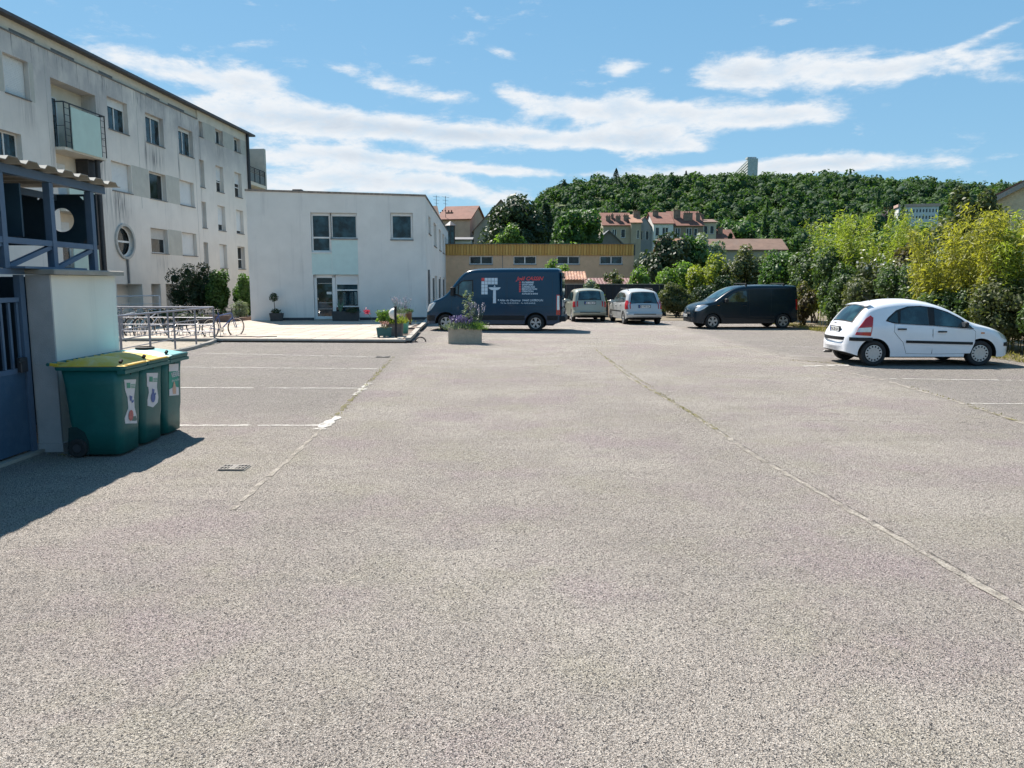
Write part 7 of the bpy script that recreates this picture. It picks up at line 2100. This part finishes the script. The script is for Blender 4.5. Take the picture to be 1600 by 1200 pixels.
bamboo('wide yellow bamboo in front of the stone gable', 14.6, 21.2, 3.9, 1.2, 5, L_bam2, 11000)
bamboo('bamboo at the right edge behind the bonnet of the white car', 15.0, 19.6, 3.5, 1.2, 6, L_bam, 11000)
bamboo('bamboo clump nearest to the camera on the right', 14.8, 17.9, 3.5, 1.2, 7, L_bam2, 9000)
bush('olive undergrowth behind the bonnet of the white car', 13.7, 21.7, 2.2, .95, L_ol, 7500, .05, 21, sy=1.3)
bush('dark undergrowth at the right edge beyond the white car', 14.0, 19.7, 2.3, .95, L_haw, 7500, .05, 22, sy=1.2)
bush('green undergrowth under the short yellow bamboo', 13.3, 23.6, 1.9, .85, L_haw, 6500, .05, 23, sy=1.2)
# ragged weeds along the bed
def weeds():
    rs = np.random.RandomState(9)
    n = 5200
    y = rs.uniform(15, 39, n); x = 12.3 + np.abs(rs.normal(0, .5, n)) + np.where(y > 30, -.1, 0)
    C = np.stack([x, y, rs.uniform(.01, .10, n)], 1)
    nd = rs.normal(0, 1, (n, 3)); nd[:, 2] = np.abs(nd[:, 2]) * .4
    me = leaf_mesh('weeds', C, nd, np.full(n, .06), .35, leafmat('dry_weeds', (.16, .14, .05), (.30, .26, .12), .3), None, .4, up=np.array([0, 0, 1.]) + np.zeros((n, 3)), rs=rs)
    tag(link('weeds', me), 'dry grass and fallen leaves along the edge of the hedge bed', 'weeds', kind='stuff')
weeds()

# apartment side
def spiky(label, x, y, h, r, seed, z=0.0):
    t = bush(label, x, y, h, r, L_dk, 5200, .10, seed, sx=1.25, lobes=26, aspect=.45, lobe=.30, core=.45, z=z)
    return t
spiky('large dark spiky shrub in front of the apartment block', -17.0, 41.5, 3.2, 1.25, 31)
bush('lighter green shrub touching the dark spiky one on its right', -15.6, 41.0, 2.9, .95, L_mid, 3600, .075, 32)
bush('ivy-covered hedge end against the left corner of the white house', -14.2, 41.3, 2.5, 1.05, L_mid, 6500, .07, 33, name='hedge', cat='hedge', sx=.8)
bush('silvery tuft of artemisia at the foot of the hedge', -13.55, 38.6, .95, .55, L_gr, 1500, .07, 34, aspect=.35, core=.3, z=.1)
bush('low dark planting behind the bicycles', -15.4, 34.6, .8, 1.1, L_dk, 2200, .06, 35, sx=1.6)
bush('dark planting low beside the ramp railing', -18.2, 33.6, .9, 1.0, L_dk, 2200, .06, 36, sx=1.6)

def sprigs(name, label, loc, n, h, spread, leafm, flm=None, tilt=.35, seed=0, base_n=350, base_r=.2, flen=.10, cat='plant', zb=0.0, bx=1.0):
    """tuft of upright flower stems over a leafy base"""
    rs = np.random.RandomState(seed + 60)
    t = thing(name, label, cat, loc)
    b = MB(); tips = []
    for i in range(n):
        a = rs.uniform(0, 2 * math.pi); q = spread * math.sqrt(rs.uniform(0, 1)) * .6
        p = Vector((q * math.cos(a) * bx, q * math.sin(a), zb)); hh = h * rs.uniform(.65, 1.05); tl = tilt * rs.uniform(.2, 1)
        e = p + Vector((math.cos(a) * tl * hh, math.sin(a) * tl * hh, hh)); b.tube(tuple(p), tuple(e), .005, 3, .004, cap=False); tips.append((e, (e - p).normalized()))
    b.build('stems', mat('plant_stem', (.10, .14, .06), .8, var=.2), t)
    if flm:
        C = []; U = []
        for e, d in tips:
            for k in range(9): C.append(tuple(e - d * flen * (k / 8) + Vector(rs.normal(0, .008, 3)))); U.append(tuple(d))
        C = np.array(C); link('flowers', leaf_mesh('flowers', C, rs.normal(0, 1, C.shape), np.full(len(C), .022), 1.2, flm, None, .8, up=np.array(U), rs=rs), t)
    m = base_n
    C = rs.normal(0, 1, (m, 3)) * np.array([base_r * bx, base_r, base_r * .55]) * .6; C[:, 2] = np.abs(C[:, 2]) + zb
    nd = C / (np.linalg.norm(C, axis=1, keepdims=True) + 1e-6)
    link('foliage', leaf_mesh('foliage', C, nd, np.full(m, .045), .4, leafm, None, .6, up=np.array([0, 0, 1.]) + nd * .6, rs=rs), t)
    return t
F_lav = leafmat('lavender_bloom', (.16, .12, .32), (.30, .24, .45), .2, tcol=(1, 1, 1)); F_pale = leafmat('pale_lilac_bloom', (.36, .33, .44), (.5, .47, .55), .2, tcol=(1, 1, 1))
F_red = leafmat('geranium_bloom', (.50, .03, .07), (.62, .08, .14), .3, tcol=(1, 1, 1)); F_pink = leafmat('salmon_bloom', (.55, .28, .22), (.65, .4, .34), .3, tcol=(1, 1, 1))
sprigs('lavender', 'lavender in full purple bloom in the left half of the concrete planter', (-1.74, 24.62, .46), 60, .42, .26, L_gr, F_lav, .35, 1, 900, .26, .10, bx=1.3)
sprigs('lavender', 'second lavender tuft in the middle of the concrete planter', (-1.42, 24.62, .46), 26, .36, .18, L_gr, F_lav, .3, 2, 700, .2, .09)
sprigs('lavender', 'yellow-green lavender with long pale flower spikes at the right end of the concrete planter', (-1.16, 24.62, .46), 24, .82, .18, L_lt, F_pale, .32, 3, 1100, .26, .16)
def upright_shrub(label, loc, h, seed):
    rs = np.random.RandomState(seed)
    t = thing('small_shrub', label, 'plant', loc)
    b = MB(); C = []; nd = []
    for i in range(15):
        z = .25 + (h - .3) * i / 14; a = i * 2.4; l = .22 * (1 - .3 * i / 14)
        e = (l * math.cos(a), l * math.sin(a), z + .08); b.tube((0, 0, z - .05), e, .006, 4, .003)
        for k in range(24): C.append((e[0] * rs.uniform(.4, 1.1) + rs.normal(0, .03), e[1] * rs.uniform(.4, 1.1) + rs.normal(0, .03), z + rs.uniform(0, .12))); nd.append((e[0], e[1], .3))
    b.tube((0, 0, 0), (.02, 0, h), .014, 6, .004); b.build('stem', M_bark, t)
    link('foliage', leaf_mesh('foliage', np.array(C), np.array(nd), np.full(len(C), .032), 1.1, L_gr, None, .7, rs=rs), t)
upright_shrub('slim grey-leaved shrub rising from the middle of the concrete planter', (-1.40, 24.70, .46), 1.15, 4)
bush('light green geranium with one red flower head at the left of the stone planter', -4.32, 26.5, .56, .40, L_lt, 1700, .045, 45, name='geranium', cat='plant', z=.46, core=.3, sx=1.15)
C_ = np.random.RandomState(3).normal(0, .05, (60, 3)) + np.array([0, 0, 0])
t = thing('geranium_flower', 'single crimson geranium flower head left of the stone planter', 'flower', (-4.93, 26.2, .95))
link('petals', leaf_mesh('petals', C_, C_ * 10, np.full(60, .035), 1.5, F_red, None, .5), t); MB().tube((0, 0, 0), (.2, .1, -.35), .006, 4).build('stem', MATS['plant_stem'], t)
sprigs('flowering_plant', 'olive-green bushy plant filling the stone planter', (-3.98, 26.5, .56), 14, .34, .3, L_yel, None, .5, 6, 1500, .3)
sprigs('dry_plant', 'sparse reddish plant in the small green footed trough', (-4.28, 25.75, .40), 16, .28, .16, L_red, F_pink, .35, 7, 160, .12)
sprigs('lavender', 'pale lilac lavender spilling over the white pot', (-4.86, 33.6, .60), 40, .75, .34, L_gr, F_pale, .55, 8, 700, .26, .16)
sprigs('leafy_plant', 'dark leafy plant in the brown pot', (-4.62, 34.1, .66), 10, .3, .2, L_mid, F_lav, .5, 9, 500, .2)
sprigs('dried_plant', 'brownish plant in the turquoise pot', (-3.86, 27.6, .50), 8, .2, .1, L_red, None, .4, 10, 200, .12)
t = thing('agave', 'spiky blue-green agave in the long grey trough, left part', 'plant', (-8.3, 37.3, .52))
b = MB()
for i in range(17):
    a = i * 2.4; l = .25 + .12 * (i % 3); b.tube((.02 * math.cos(a), .02 * math.sin(a), 0), (l * .45 * math.cos(a), l * .45 * math.sin(a), l + .12), .03, 4, .003)
b.build('leaves', mat('agave_leaf', (.10, .20, .13), .6, var=.2), t)
sprigs('rosemary', 'dark rosemary in the right part of the long grey trough', (-7.72, 37.3, .52), 8, .22, .2, L_dk, None, .3, 11, 900, .24)
t = thing('pruned_olive', 'small ball-pruned shrub on a bare stem in the dark grey tub', 'plant', (-11.42, 37.15, .45))
MB().tube((0, 0, 0), (-.03, 0, .75), .02, 6, .015).build('stem', M_bark, t)
rs_ = np.random.RandomState(8); q = sphere_pts(420, rs_); link('foliage', leaf_mesh('foliage', q * .2 * rs_.uniform(.6, 1.1, (420, 1)) + np.array([-.04, 0, .80]), q, np.full(420, .035), 1., L_dk, None, .7, rs=rs_), t)
q = sphere_pts(300, rs_); link('foliage', leaf_mesh('foliage', q * np.array([.24, .2, .14]) * rs_.uniform(.5, 1.1, (300, 1)) + np.array([.05, 0, .12]), q, np.full(300, .035), 1., L_dk, None, .7, rs=rs_), t)
def tufts():
    rs = np.random.RandomState(19); P = []
    for (x0, y0, x1, y1, n) in ((-2.5, 11, -3.0, 18, 160), (2.65, 10, 2.4, 20, 220), (7.0, 10, 7.35, 14, 90), (6.9, 19, 8.2, 17.8, 120), (-9.05, 14, -9.35, 24, 260), (-3.3, 24.6, -9.3, 25.1, 60), (-5.2, 8.4, -4.9, 8.3, 20)):
        for k in range(n):
            f = rs.uniform(); P.append((x0 + (x1 - x0) * f + rs.normal(0, .02), y0 + (y1 - y0) * f + rs.normal(0, .02), .012 + rs.uniform(0, .015)))
    C = np.array(P); me = leaf_mesh('weed_tufts', C, rs.normal(0, 1, C.shape), np.full(len(C), .018), .4, MATS['dry_weeds'], None, .3, up=np.array([0, 0, 1.]) + np.zeros(C.shape), rs=rs)
    tag(link('weed_tufts', me), 'tiny dry weeds growing in the asphalt joints', 'weeds', kind='stuff')
tufts()
